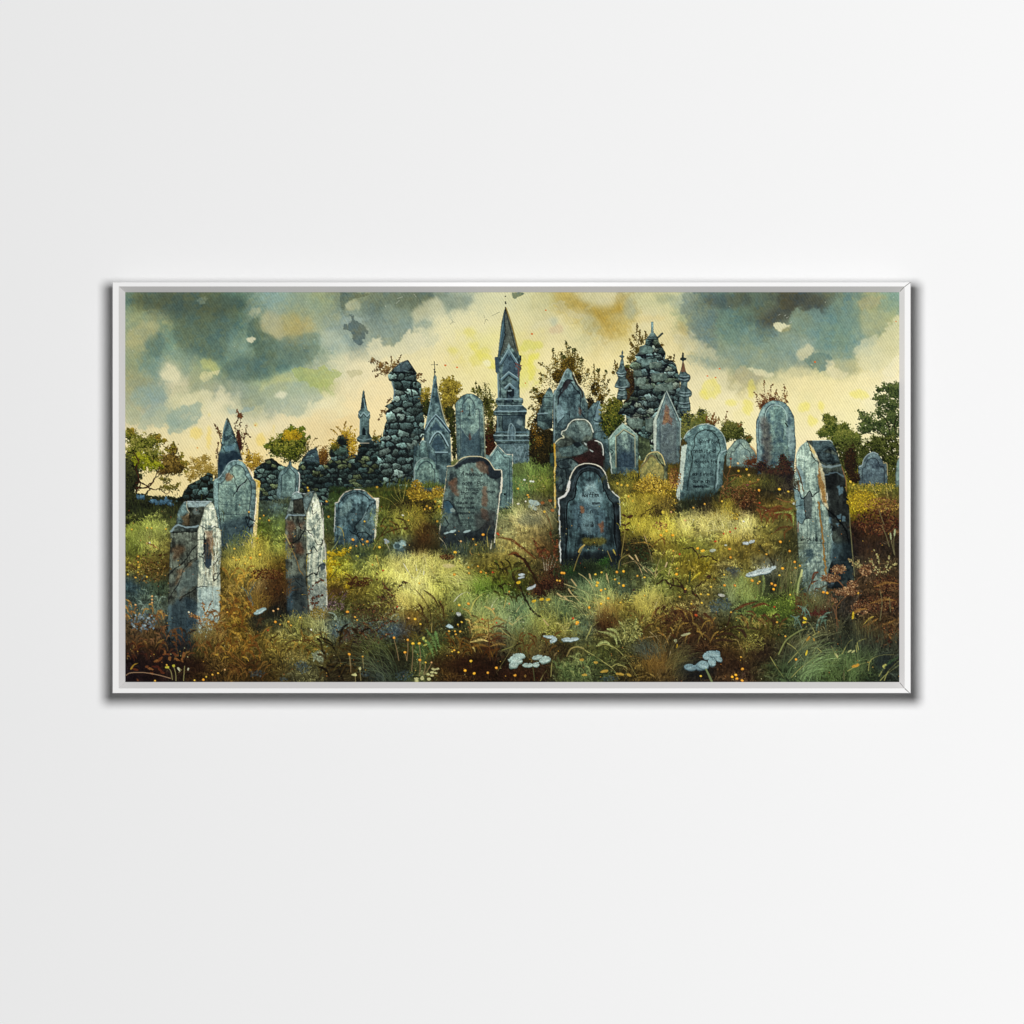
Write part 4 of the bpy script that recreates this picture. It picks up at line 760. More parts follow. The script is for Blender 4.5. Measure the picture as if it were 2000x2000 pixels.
    s.patch(Q('B', 1070, 1500, 1100, 1430, 1135, 1395, 1170, 1430, 1208, 1530, 1120, 1560), '2e404a', .8, .5, 1, tex=.4); s.line(Q('B', 1110, 1560, 1225, 1560), 2.4, '8ea8ac', .8); s.line(Q('B', 1110, 1575, 1225, 1575), 1.3, '16222a', .8)
    s.line(Q('B', 1118, 1580, 1122, 1760), 1.3, '16222a', .7); s.line(Q('B', 1250, 1400, 1258, 1640), 1.4, '9ab0ac', .6)
    s.patch(Q('B', 1010, 1520, 1050, 1560, 1110, 1600, 1110, 1760, 1050, 1700, 1010, 1600), '2c3c44', .5, 1.5, 2)

    # --- tall arched stone
    s.new('painted_gravestone', 'tall round arched gravestone with a small cross carved above a shield panel')
    s.stone(s.curve(Q('B', 1315, 1640, 1308, 1400, 1300, 1130, 1320, 1075, 1370, 1020, 1430, 1003, 1490, 1018, 1550, 1070, 1568, 1130, 1578, 1300, 1588, 1600, 1580, 1650)), '8aa4a2', '3c5058', .5, ew=3)
    pan = s.curve(Q('B', 1350, 1600, 1348, 1180, 1370, 1155, 1370, 1110, 1420, 1043, 1455, 1060, 1482, 1110, 1490, 1155, 1525, 1165, 1530, 1400, 1530, 1600))
    s.stone(pan, '92aba6', '4c626a', .5, edge=.2, ident=False); s.line(pan, 1.5, '25343a', .85); s.line(pan + 1.6, .8, 'b4c6bc', .5)
    s.patch(Q('B', 1352, 1320, 1380, 1370, 1405, 1400, 1440, 1440, 1460, 1400, 1500, 1370, 1528, 1330, 1530, 1600, 1352, 1600), '32444e', .65, .8, 1.5, tex=.4)
    s.line(Q('B', 1352, 1320, 1400, 1395, 1440, 1440, 1462, 1398, 1528, 1325), .9, 'a8bcb4', .6, smooth=False)
    s.line(Q('B', 1432, 1110, 1434, 1180), 1, '22302f', .8, smooth=False); s.line(Q('B', 1420, 1130, 1446, 1130), .8, '22302f', .8); s.patch(Q('B', 1414, 1218, 1434, 1170, 1446, 1216), '2a3836', .85); s.line(Q('B', 1408, 1217, 1455, 1217), .9, '22302f', .8)
    s.write('B', 1395, 1234, 'fawsot', 22, '22302f', .75, w=.6)
    s.patch(Q('B', 1345, 1180, 1370, 1158, 1378, 1180), '6a3424', .8, .3); s.patch(Q('B', 1420, 1410, 1440, 1370, 1452, 1440, 1432, 1450), '4c3430', .8, .5, 1); s.line(Q('B', 1560, 1130, 1575, 1400, 1582, 1600), 1.2, 'b4b48c', .6)
    s.line(Q('B', 1535, 1430, 1540, 1600), 2.2, '1c2a2c', .6); s.line(Q('B', 1490, 1230, 1505, 1190), .9, 'd8d8c0', .6)

    # --- big central spire
    s.new('painted_spire_monument', 'tallest monument, a dark needle spire over a pedimented shrine on a stepped plinth')
    body = Q('B', 1778, 183, 1796, 230, 1830, 330, 1860, 450, 1890, 560, 1905, 640, 1925, 640, 'C', 75, 640, 92, 645, 90, 690, 78, 720, 92, 770, 76, 800, 72, 930, 75, 1040, 105, 1050, 110, 1085, 95, 1110, 140, 1150, 142, 1190, 130, 1210, 125, 1330, 185, 1360, 190, 1410, 180, 1450, 165, 1460, 165, 1660, 'B', 1690, 1700, 1690, 1480, 1670, 1450, 1655, 1400, 1680, 1375, 1690, 1220, 1660, 1200, 1665, 1170, 1700, 1120, 1678, 1080, 1690, 1050, 1705, 1040, 1700, 820, 1680, 800, 1680, 730, 1672, 660, 1700, 655, 1720, 500, 1738, 330, 1760, 220)
    s.stone(body, '728a8e', '26343c', .6, down=0, ew=3, rough=.3)
    s.patch(Q('B', 1778, 186, 1735, 330, 1705, 650, 1740, 640, 1810, 540, 1890, 640, 1890, 560, 1830, 330), '4a4e46', .8, .4, .5, tex=.45)
    s.patch(Q('B', 1775, 200, 1742, 330, 1712, 560, 1706, 650, 1722, 650, 1745, 560, 1768, 430, 1764, 340), '38505a', .85, .6, 1, tex=.3)
    s.line(Q('B', 1776, 190, 1768, 330, 1772, 440, 1745, 560, 1725, 640), 1.8, '15191b', .85, wob=.5); s.line(Q('B', 1780, 192, 1830, 340, 1862, 460, 1895, 600), 2.6, '8a7438', .75); s.line(Q('B', 1776, 200, 1810, 340, 1840, 460, 1870, 580), 1.5, '20241f', .8)
    s.line(Q('B', 1750, 350, 1730, 480, 1712, 600), 1.4, '6c8c92', .6)
    for x, y, r in ((1776, 84, 1.4), (1776, 138, 1.5), (1777, 150, 1.6)): q = Q('B', x, y); s.dabs(q[:, 0], q[:, 1], np.array([r * SS]), np.array([hx('2a302c')]), asp=1.0)
    # pediment over the shrine
    s.patch(Q('B', 1745, 770, 1760, 700, 1806, 620, 1865, 700, 1900, 760, 1890, 830, 1745, 820), '3a4c58', .7, .5, 1, tex=.4)
    s.line(Q('B', 1728, 720, 1806, 590, 1885, 720, 'C', 40, 770), 4.2, '526a72', .95, smooth=False); s.line(Q('B', 1722, 715, 1806, 578, 1890, 712), 1.3, '9cb6b6', .85, smooth=False); s.line(Q('B', 1738, 735, 1806, 620, 1876, 735), 1.3, '131c22', .9, smooth=False)
    s.patch(Q('B', 1790, 560, 1806, 525, 1822, 560, 1808, 590), '8ea6a4', .8, .3); s.patch(Q('B', 1790, 620, 1806, 570, 1830, 620, 1810, 650), '6c8688', .6, .4)
    s.patch(Q('B', 1672, 660, 1700, 655, 1715, 690, 1712, 800, 1680, 800), '30424e', .7, .3, .5, tex=.3); s.patch(Q('C', 72, 640, 92, 645, 90, 690, 74, 690), '1c2226', .9)
    for v in (('C', 35, 720, 60, 735, 90, 740), ('C', 40, 745, 66, 765, 90, 770), ('C', 60, 760, 64, 860)): s.line(Q(*v), 2.4, '6c4640', .8, wob=.4)
    s.line(Q('B', 1700, 820, 1706, 1040), 2.2, '8ca6ac', .7); s.line(Q('B', 1722, 820, 1730, 1040), 1.4, '18222a', .8)
    s.line(Q('B', 1735, 870, 1806, 803, 1890, 862), 3.6, '5e7880', .95, smooth=False); s.line(Q('B', 1735, 862, 1806, 796, 1890, 855), 1.2, 'a0b8b6', .8, smooth=False); s.line(Q('B', 1745, 890, 1806, 830, 1880, 885), 1.2, '141c22', .9, smooth=False)
    s.line(Q('B', 1770, 955, 1815, 912, 1860, 955), 3, '6a848c', .95, smooth=False); s.line(Q('B', 1770, 948, 1815, 905, 1860, 948), 1, 'a8bebc', .8, smooth=False)
    s.patch(Q('B', 1782, 1080, 1784, 985, 1815, 930, 1848, 985, 1852, 1080), '151c20', .95, .3); s.line(Q('B', 1800, 978, 1836, 976), 2, '90a8a8', .8); s.patch(Q('B', 1790, 1075, 1800, 1010, 1830, 1040, 1836, 1078), '4c6068', .6, .4)
    s.patch(Q('C', 0, 860, 60, 900, 62, 1040, 0, 1050), '5c7680', .5, .5, 1); s.patch(Q('C', 0, 960, 22, 960, 22, 1030, 0, 1040), '182026', .9, .3)
    # mouldings of the plinth
    for y, a, b, col, w in ((1056, 1690, 1936, '86a0a4', 2), (1085, 1690, 1938, '18232a', 2), (1118, 1706, 1940, '93acae', 1.6), (1172, 1670, 1970, '8aa4a8', 2.4), (1190, 1672, 1968, '1c262c', 1.6), (1212, 1692, 1958, '15202a', 1.8), (1368, 1690, 1990, '5c767e', 2), (1400, 1662, 2018, '98b0b0', 2), (1425, 1664, 2016, '1e2a30', 1.6), (1448, 1678, 2006, '7a9498', 1.8), (1475, 1694, 1996, '10181c', 2.4)):
        s.line(np.array([Q('B', a, y)[0], Q('B', b, y)[0]]), w, col, .85, wob=.25)
    s.patch(Q('B', 1712, 1125, 'C', 90, 1120, 120, 1165, 'B', 1690, 1165), '4a6068', .6, .6, 1, tex=.3); s.patch(Q('B', 1745, 1340, 1745, 1215, 'C', 90, 1215, 90, 1330, 'B', 1760, 1345), '34444a', .75, .6, 1, tex=.5)
    s.line(Q('B', 1700, 1220, 1704, 1370), 1.8, '8ea8aa', .6); s.line(Q('B', 1745, 1220, 1745, 1340), 1.3, '12191e', .8)
    for v in ((1800, 1440, 1806, 1330, 1830, 1290, 1862, 1340, 1866, 1440), (1835, 1440, 1838, 1370, 1842, 1310)): s.line(Q('B', *v), 1.8, '90a8a8', .7, wob=.4)
    s.patch(Q('B', 1806, 1440, 1812, 1340, 1834, 1300, 1860, 1340, 1864, 1440), '54686e', .6, .5, 1, tex=.5); s.patch(Q('B', 1880, 1280, 1900, 1250, 1920, 1270, 1915, 1310), '8ea29e', .6, .6)
    s.patch(Q('C', 40, 1290, 60, 1240, 90, 1260, 100, 1310), '7a9090', .5, .8, 1)
    s.patch(Q('B', 1692, 1480, 'C', 165, 1470, 165, 1660, 'B', 1700, 1700), '5c7276', .55, .5, 1, tex=.55); s.line(Q('C', 160, 1480, 160, 1640), 1.5, '8ca0a0', .6)
    for v in ((1850, 1500, 1880, 1560, 1900, 1620), (1900, 1500, 1920, 1560)): s.line(Q('B', *v), 2.5, '8fa4a6', .35, wob=.8)
    for v in ((30, 1560, 60, 1520, 100, 1500), (60, 1640, 90, 1560, 110, 1520), (110, 1640, 130, 1560)): s.line(Q('C', *v), 2, '90a6a8', .4, wob=.8)

    # --- bush and gabled monument
    s.new('painted_bush', 'dark wiry bush crowding behind the gabled monument')
    s.leaves('C', (530, 760, 150, 170, 440, 840, 130, 130, 620, 860, 90, 120, 560, 700, 80, 90, 280, 1050, 90, 110, 260, 1200, 60, 120, 790, 960, 90, 140, 840, 1060, 60, 110), 1700, '181608 322c12 5a4a1c 7c6426 6a6228', 1.35, heart=.45, hcol='1e1a0e', rag=.13)
    for v in ((540, 760, 530, 620, 510, 515), (560, 740, 590, 640, 600, 580), (480, 760, 470, 660, 475, 620), (420, 800, 390, 680, 388, 580), (640, 820, 660, 720, 662, 660), (380, 820, 300, 740, 255, 712), (360, 860, 290, 830, 255, 810), (430, 800, 420, 720, 410, 640), (620, 780, 630, 700, 620, 640), (700, 880, 720, 800, 722, 770), (780, 900, 780, 800, 776, 720), (820, 940, 820, 850, 820, 770), (860, 960, 880, 860, 890, 780), (860, 980, 900, 920, 930, 860), (860, 1040, 910, 1000, 925, 960), (280, 1000, 220, 980, 165, 990), (270, 1060, 200, 1040, 175, 1040), (240, 1160, 180, 1130, 155, 1150), (240, 1220, 180, 1230, 150, 1280), (230, 1280, 180, 1290, 150, 1320), (240, 980, 220, 960, 210, 950), (880, 1100, 930, 1080, 960, 1040), (300, 940, 270, 880, 280, 860)):
        T(Q('C', *v), '2a2412', '3c381a 5a5020 6c5c26 2c2a12 7c6a2c', 34, 1.3, .9, 3.4)
    s.leaves('C', (512, 525, 12, 18, 470, 625, 14, 14, 660, 680, 22, 26, 590, 590, 20, 20, 388, 590, 12, 14, 212, 965, 18, 18, 815, 780, 18, 18, 895, 795, 12, 18, 540, 570, 20, 20, 490, 660, 22, 18), 110, '2c3014 454a1c', 1.9, heart=0)
    s.leaves('C', (230, 1420, 60, 180, 250, 1560, 90, 120, 330, 1300, 50, 150, 330, 1500, 70, 160, 740, 1200, 50, 160, 300, 1640, 70, 60), 1500, '0f0f0b 1c1a10 2e2814 3e341a', 1.6, heart=1, hcol='14130e')
    s.leaves('C', (210, 1340, 30, 60, 300, 1300, 40, 60, 250, 1450, 50, 60), 140, '5c4418 8a6424', 1.2, heart=0)
    s.new('painted_gabled_monument', 'broad gabled stone monument with a leaning slab inset, in front of the wiry bush')
    s.stone(Q('C', 240, 1200, 285, 1100, 290, 1050, 340, 960, 360, 940, 380, 970, 392, 1010, 385, 1330, 300, 1350, 240, 1310), '708a8e', '28363c', .6, ew=2)
    for y in (1040, 1120, 1205, 1260): s.line(Q('C', 250 + (1260 - y) * .12, y, 380, y + 5), 1.4, '162026', .7, wob=.5)
    s.line(Q('C', 245, 1195, 340, 1190), 2, '8ca4a6', .7)
    s.stone(Q('C', 722, 1160, 770, 1100, 815, 1070, 835, 1080, 852, 1180, 878, 1300, 880, 1600, 770, 1500, 700, 1300), '6c868e', '26343e', .6, ew=2)
    s.line(Q('C', 820, 1080, 785, 1200, 776, 1260, 860, 1280), 1.6, '18222a', .8, wob=.3); s.line(Q('C', 830, 1085, 860, 1210, 872, 1290), 1.4, '9ab0b0', .7); s.patch(Q('C', 800, 1150, 822, 1110, 845, 1190, 830, 1250, 790, 1240), '7c949a', .6, .5, 1)
    s.line(Q('C', 780, 1285, 872, 1290), 2, '8ca4a8', .7); s.line(Q('C', 790, 1360, 875, 1365), 1.6, '1c282e', .7); s.line(Q('C', 795, 1300, 870, 1310), 1.2, '1a2428', .7)
    gab = s.curve(Q('C', 388, 1500, 390, 1300, 392, 1010, 420, 960, 450, 910, 480, 850, 505, 790, 535, 768, 565, 790, 590, 850, 620, 910, 660, 960, 682, 990, 700, 1050, 718, 1090, 718, 1300, 720, 1500))
    s.stone(gab, '7c9498', '2e3e46', .6, ew=3)
    inn = Q('C', 432, 1120, 450, 1010, 500, 900, 560, 880, 600, 950, 650, 1000, 655, 1120, 700, 1180, 700, 1400, 440, 1420)
    s.stone(inn, '66808a', '2a3842', .7, edge=.3, ident=False); s.line(Q('C', 438, 1100, 455, 1010, 505, 890, 570, 880), 3, '1a1c20', .85, wob=.6); s.line(Q('C', 392, 1015, 450, 915, 505, 795, 535, 770), 1.6, 'a8bebc', .8)
    s.patch(Q('C', 500, 890, 560, 885, 540, 930, 500, 980, 470, 1010), '231c1e', .8, .6, 1.5)
    s.line(Q('C', 560, 900, 600, 960, 650, 1020, 650, 1160, 670, 1210, 690, 1230), 2, '151c22', .85, wob=.5); s.line(Q('C', 580, 800, 620, 900, 680, 985, 692, 1050, 718, 1088), 1.6, 'd4cfae', .9, wob=.2); s.line(Q('C', 575, 830, 610, 910, 660, 975, 670, 1040), 3, '2a2824', .8)
    s.patch(Q('C', 425, 1180, 425, 1130, 450, 1105, 500, 1170, 495, 1220, 450, 1280, 430, 1280), '7c9698', .75, .4, .8, tex=.3); s.line(Q('C', 495, 1225, 440, 1290, 425, 1400), 1.6, '18222a', .8)
    s.patch(Q('C', 630, 1130, 665, 1160, 650, 1220, 632, 1190), '6c4a3c', .5, .8, 1); s.patch(Q('C', 540, 1170, 555, 1210, 540, 1250), '1c2428', .7, .3); s.line(Q('C', 500, 1040, 600, 1035), 1.2, '1e2a30', .6, wob=.6)
    s.line(Q('C', 400, 1040, 400, 1480), 1.6, '90a8ac', .6)
    s.stone(Q('C', 770, 1370, 880, 1366, 920, 1400, 940, 1700, 880, 1760, 770, 1600), '5c747c', '2c3c44', .6)
    s.stone(Q('C', 358, 1570, 400, 1565, 410, 1720, 360, 1700), '4a625e', '26342f', .5)

    # --- ruin with pinnacles, right of centre
    s.new('painted_creeper', 'leafy sprigs at the left shoulder of the stepped ruined tower')
    for v in ((1220, 560, 1180, 470, 1190, 400, 1185, 345), (1230, 540, 1210, 460, 1215, 400), (1260, 500, 1270, 460, 1262, 410), (1200, 600, 1150, 560, 1112, 485), (1190, 640, 1140, 560, 1135, 520), (1190, 660, 1140, 620, 1120, 600), (1180, 700, 1120, 680, 1095, 660), (1000, 800, 980, 740, 975, 690), (1010, 820, 990, 760, 1000, 720), (980, 820, 960, 800, 958, 818), (1200, 520, 1160, 480, 1140, 450), (1440, 680, 1490, 670, 1500, 650), (1470, 690, 1530, 690, 1540, 635), (1400, 540, 1420, 540, 1425, 548)):
        T(Q('C', *v), '3a3018', '4a3c1a 6a5624 5a4c20 3c3416', 32, 1.3, .9, 2.8)
    s.leaves('C', (1190, 590, 34, 60, 1140, 670, 36, 40, 1230, 500, 22, 40), 260, '2c2812 4a401a 6c5a24', 1.3, heart=.2)
    s.new('painted_bush', 'low dark green bush at the left foot of the stepped ruined tower')
    s.leaves('C', (960, 1150, 90, 100, 900, 1260, 70, 120, 1000, 1240, 90, 110, 920, 1360, 60, 70, 1010, 1090, 50, 50, 1090, 820, 40, 120, 1100, 950, 40, 60), 1500, '141a0f 242e14 3c461c 5c6024 7c7430', 1.5, heart=.7, hcol='181c12', clump=6)
    for v in ((940, 1180, 900, 1140, 880, 1100), (980, 1080, 970, 1050, 960, 1040), (890, 1240, 860, 1200, 855, 1160), (930, 1100, 920, 1070, 935, 1060)): T(Q('C', *v), '3a3c18', '5c5c24 7c7a34 4c4c1c', 22, 1.3, .8, 2.8)
    s.leaves('C', (1090, 850, 36, 110, 1560, 950, 30, 120), 240, '1c100e 2e1814 4a241a', 1.5, heart=.8)
    for v in ((1085, 800, 1150, 780, 1175, 900, 1175, 1100, 1060, 1100, 1100, 950), (1550, 880, 1600, 890, 1600, 960, 1590, 1180, 1550, 1180)):
        s.patch(Q('C', *v), '241b14', 1, 0, 3, tex=.7, ident=True)
    s.leaves('C', (1110, 900, 40, 130, 1130, 1040, 60, 60, 1575, 1040, 30, 140), 420, '1c1410 34261a 4c3a22 4a4a22', 1.4, heart=.4)
    s.new('painted_ruined_tower', 'stepped ruined tower of rubble with a post on top, right of centre')
    ru = Q('C', 1318, 430, 1350, 430, 1380, 470, 1395, 530, 1430, 570, 1455, 620, 1450, 680, 1520, 690, 1555, 730, 1570, 790, 1585, 830, 1590, 1000, 1600, 1080, 1640, 1180, 1690, 1260, 1620, 1420, 1560, 1700, 1200, 1640, 1180, 1400, 1090, 1290, 1080, 1210, 1000, 1200, 1050, 1120, 1090, 1080, 1160, 980, 1165, 900, 1150, 830, 1150, 780, 1110, 760, 1130, 710, 1180, 690, 1170, 640, 1210, 610, 1205, 560, 1260, 540, 1270, 490)
    s.rubble(ru, 21, '74868a 60747a 848e88 4e6264 68766a', 14, 1.75, mortar='12161a', light=.7, mw=.17, rough=1)
    s.stone(Q('C', 1208, 560, 1290, 545, 1345, 575, 1330, 625, 1225, 628), '76908e', '465a5c', .6, ident=False); s.stone(Q('C', 1215, 680, 1370, 670, 1376, 700, 1230, 760), '7e9698', '4a5e60', .6, ident=False)
    s.line(Q('C', 1210, 640, 1300, 650, 1390, 640), 3.4, '14181e', .9, wob=.4)
    for P in ((1310, 820, 1470, 812, 1478, 880, 1340, 890), (1350, 930, 1525, 895, 1532, 975, 1350, 985), (1160, 860, 1275, 850, 1270, 920, 1170, 930), (1150, 780, 1225, 772, 1240, 840, 1165, 845), (1190, 930, 1330, 910, 1340, 960, 1250, 970), (1095, 1240, 1200, 1232, 1250, 1260, 1230, 1350, 1110, 1320), (1300, 715, 1420, 705, 1415, 755, 1305, 770), (1260, 1240, 1340, 1235, 1330, 1380, 1270, 1360)):
        s.stone(Q('C', *P), '7c8c86', '4c5c5a', .6, ident=False, rough=1.5, ew=2); s.line(Q('C', P[0], P[1], P[2], P[3]), 1, 'b4bcaa', .5, wob=.4)
    s.stone(Q('C', 1200, 1400, 1300, 1440, 1330, 1600, 1240, 1660, 1200, 1560), '5c6648', '2c3428', .6, ident=False)
    s.stone(Q('C', 1318, 325, 1340, 322, 1344, 430, 1360, 460, 1300, 470, 1318, 425), '8aa6ac', '4a6068', .5, ew=1); s.stone(Q('C', 1290, 470, 1320, 440, 1360, 440, 1385, 480, 1370, 490, 1300, 490), '64787c', '2a363c', .5, ew=1)
    s.line(Q('C', 1378, 478, 1425, 435), 4, '2a3230', .95, smooth=False, ident=True); s.line(Q('C', 1378, 470, 1415, 432), 1.2, '6a7468', .7, smooth=False)
    for y in (470, 492, 512): s.line(Q('C', 1285, y, 1385, y), 1.2, '12181c', .7, wob=.4)
    s.new('painted_pinnacle', 'bulbous stone pinnacle with a small cross, left of the stepped ruined tower')
    pn = s.curve(Q('C', 1046, 592, 1056, 615, 1052, 640, 1070, 650, 1055, 668, 1060, 700, 1070, 770, 1085, 800, 1080, 850, 1110, 900, 1115, 940, 1080, 955, 1090, 1000, 1085, 1060, 1000, 1060, 1000, 1000, 1010, 960, 975, 945, 978, 915, 1005, 860, 1000, 830, 985, 810, 1010, 770, 1028, 700, 1036, 668, 1015, 650, 1038, 635, 1036, 615), 4)
    s.stone(pn, '8aa2a6', '2e3e46', .5, ew=3)
    for y, a, b in ((815, 990, 1082), (838, 1000, 1080), (945, 980, 1112), (968, 1005, 1085), (1020, 1000, 1088)): s.line(Q('C', a, y, (a + b) / 2, y + 10, b, y), 1.5, '1a242a', .8); s.line(Q('C', a + 8, y - 8, (a + b) / 2, y + 1, b - 20, y - 8), 1.1, 'a8bcba', .6)
    s.new('painted_pinnacle', 'bulbous stone pinnacle with a rust streaked cap, right of the stepped ruined tower')
    pr = s.curve(Q('C', 1619, 615, 1630, 640, 1626, 665, 1652, 675, 1632, 695, 1632, 720, 1652, 800, 1688, 830, 1690, 870, 1665, 905, 1665, 945, 1700, 980, 1705, 1020, 1680, 1045, 1692, 1120, 1685, 1180, 1600, 1180, 1570, 1100, 1590, 1040, 1572, 1010, 1590, 960, 1600, 900, 1572, 860, 1585, 820, 1600, 780, 1612, 720, 1612, 695, 1592, 678, 1614, 665, 1610, 640), 4)
    s.stone(pr, '748c92', '24323a', .6, ew=3); s.patch(Q('C', 1622, 690, 1650, 800, 1600, 800), '7a4a30', .7, .6, 1)
    s.stone(Q('C', 1612, 618, 1628, 618, 1630, 662, 1654, 668, 1650, 690, 1630, 690, 1626, 706, 1612, 690, 1594, 688, 1594, 668, 1610, 660), '2c3838', '141c1e', .5, ew=1)
    for y, a, b in ((850, 1580, 1690), (880, 1585, 1680), (1000, 1580, 1700), (1030, 1585, 1696), (1100, 1575, 1690), (1140, 1590, 1690)): s.line(Q('C', a, y, (a + b) / 2, y + 8, b, y), 1.5, '161f26', .8); s.line(Q('C', a + 14, y - 10, (a + b) / 2, y - 4, b - 14, y - 10), 1.1, '9cb0b2', .55)
    # --- bushes on the right
    s.new('painted_bush', 'grey green bush at the right foot of the stepped ruined tower')
    s.leaves('C', (1680, 1280, 90, 110, 1780, 1300, 90, 90, 1660, 1380, 80, 90, 1790, 1190, 40, 50, 1870, 1310, 60, 50), 1100, '1e241a 38402a 545c30 70703a 82803c', 1.5, heart=.8, hcol='2a3026', clump=6, rag=.1)
    s.leaves('D', (30, 1240, 60, 60), 160, '384020 5c6028 7a7834', 1.5, heart=.4)
    for v in ((1860, 1290, 1850, 1240, 1845, 1215), (1890, 1290, 1900, 1240, 1925, 1180), (1920, 1300, 1932, 1260, 1932, 1220)): T(Q('C', *v), '5c2c18', '7a3c20 9a5428', 16, 1.3, .7, 2.4)
    s.new('painted_bush', 'green bush with red berries behind the large inscribed gravestone')
    s.leaves('D', (270, 1350, 90, 80, 350, 1370, 80, 90, 230, 1420, 60, 60, 440, 1440, 50, 50, 260, 1300, 50, 40), 1200, '1a200f 323818 50562a 74723a', 1.4, heart=.75, hcol='22280f', clump=6, rag=.1)
    for v in ((130, 1290, 120, 1240, 130, 1190), (90, 1290, 60, 1250, 50, 1220), (240, 1290, 240, 1220, 255, 1170), (170, 1280, 175, 1225), (350, 1300, 390, 1295), (440, 1420, 480, 1415)): T(Q('D', *v), '5c3018', '7a3c20 8a4c26 6c5a28', 18, 1.2, .7, 2.6)
    s.leaves('D', (100, 1280, 60, 26), 60, '7a3c20 5c2c18 8a5428', 1.3, heart=0)
    s.new('painted_tree', 'dark leaved tree rising at the right edge of the painting')
    s.leaves('D', (1810, 950, 90, 60, 1860, 1000, 60, 90, 1720, 1060, 80, 70, 1690, 970, 40, 36, 1800, 1120, 110, 70, 1580, 1260, 90, 80, 1690, 1300, 90, 70, 1820, 1240, 90, 100, 1560, 1340, 60, 50, 1800, 1380, 110, 60, 1520, 1190, 26, 30, 1690, 1190, 50, 40), 1900, '1c2616 2c3820 44502c 5c6638', 2.2, heart=.3, hcol='182012', clump=8, rag=.12)
    for v in (('D', 1880, 1440, 1800, 1420, 1700, 1380, 1640, 1340), ('D', 1880, 1200, 1840, 1300, 1860, 1420), ('D', 1800, 1420, 1780, 1300, 1730, 1220)): s.line(Q(*v), 2, '1c1a10', .9, wob=.5, ident=True)
    s.new('painted_bush', 'broad green thicket behind the split pillar on the right')
    s.leaves('D', (1240, 1340, 90, 90, 1190, 1240, 40, 60, 1260, 1240, 30, 34, 1360, 1330, 60, 60, 1400, 1420, 110, 80, 1160, 1380, 60, 40, 1480, 1420, 50, 60, 1320, 1440, 110, 90), 2000, '222c14 3c481e 58602a 7a7a3c', 1.5, heart=.7, hcol='2a3616', clump=8, rag=.12)
    s.leaves('D', (1350, 1560, 130, 120, 1480, 1560, 120, 120, 1640, 1520, 130, 110, 1800, 1560, 100, 160, 1430, 1700, 110, 140, 1680, 1460, 80, 60, 1820, 1720, 70, 140, 1560, 1640, 60, 100), 2600, '1c2012 2e3418 444a22 5c6230', 1.6, heart=.9, hcol='1c200f', clump=6, rag=.1)
    for x, y, a, b in ((1600, 1440, 24, 14), (1560, 1450, 14, 10), (1700, 1400, 30, 16), (1540, 1480, 10, 8)):
        s.leaves('D', (x, y, a, b), 14, 'cfc8a0 bdb98c', 1.6, heart=0)
    s.tuft('D', 1250, 1880, 1860, 130, '2c3014 44481e 1c200f 5c5c2a', 900, 20, ident=True, jit=40)
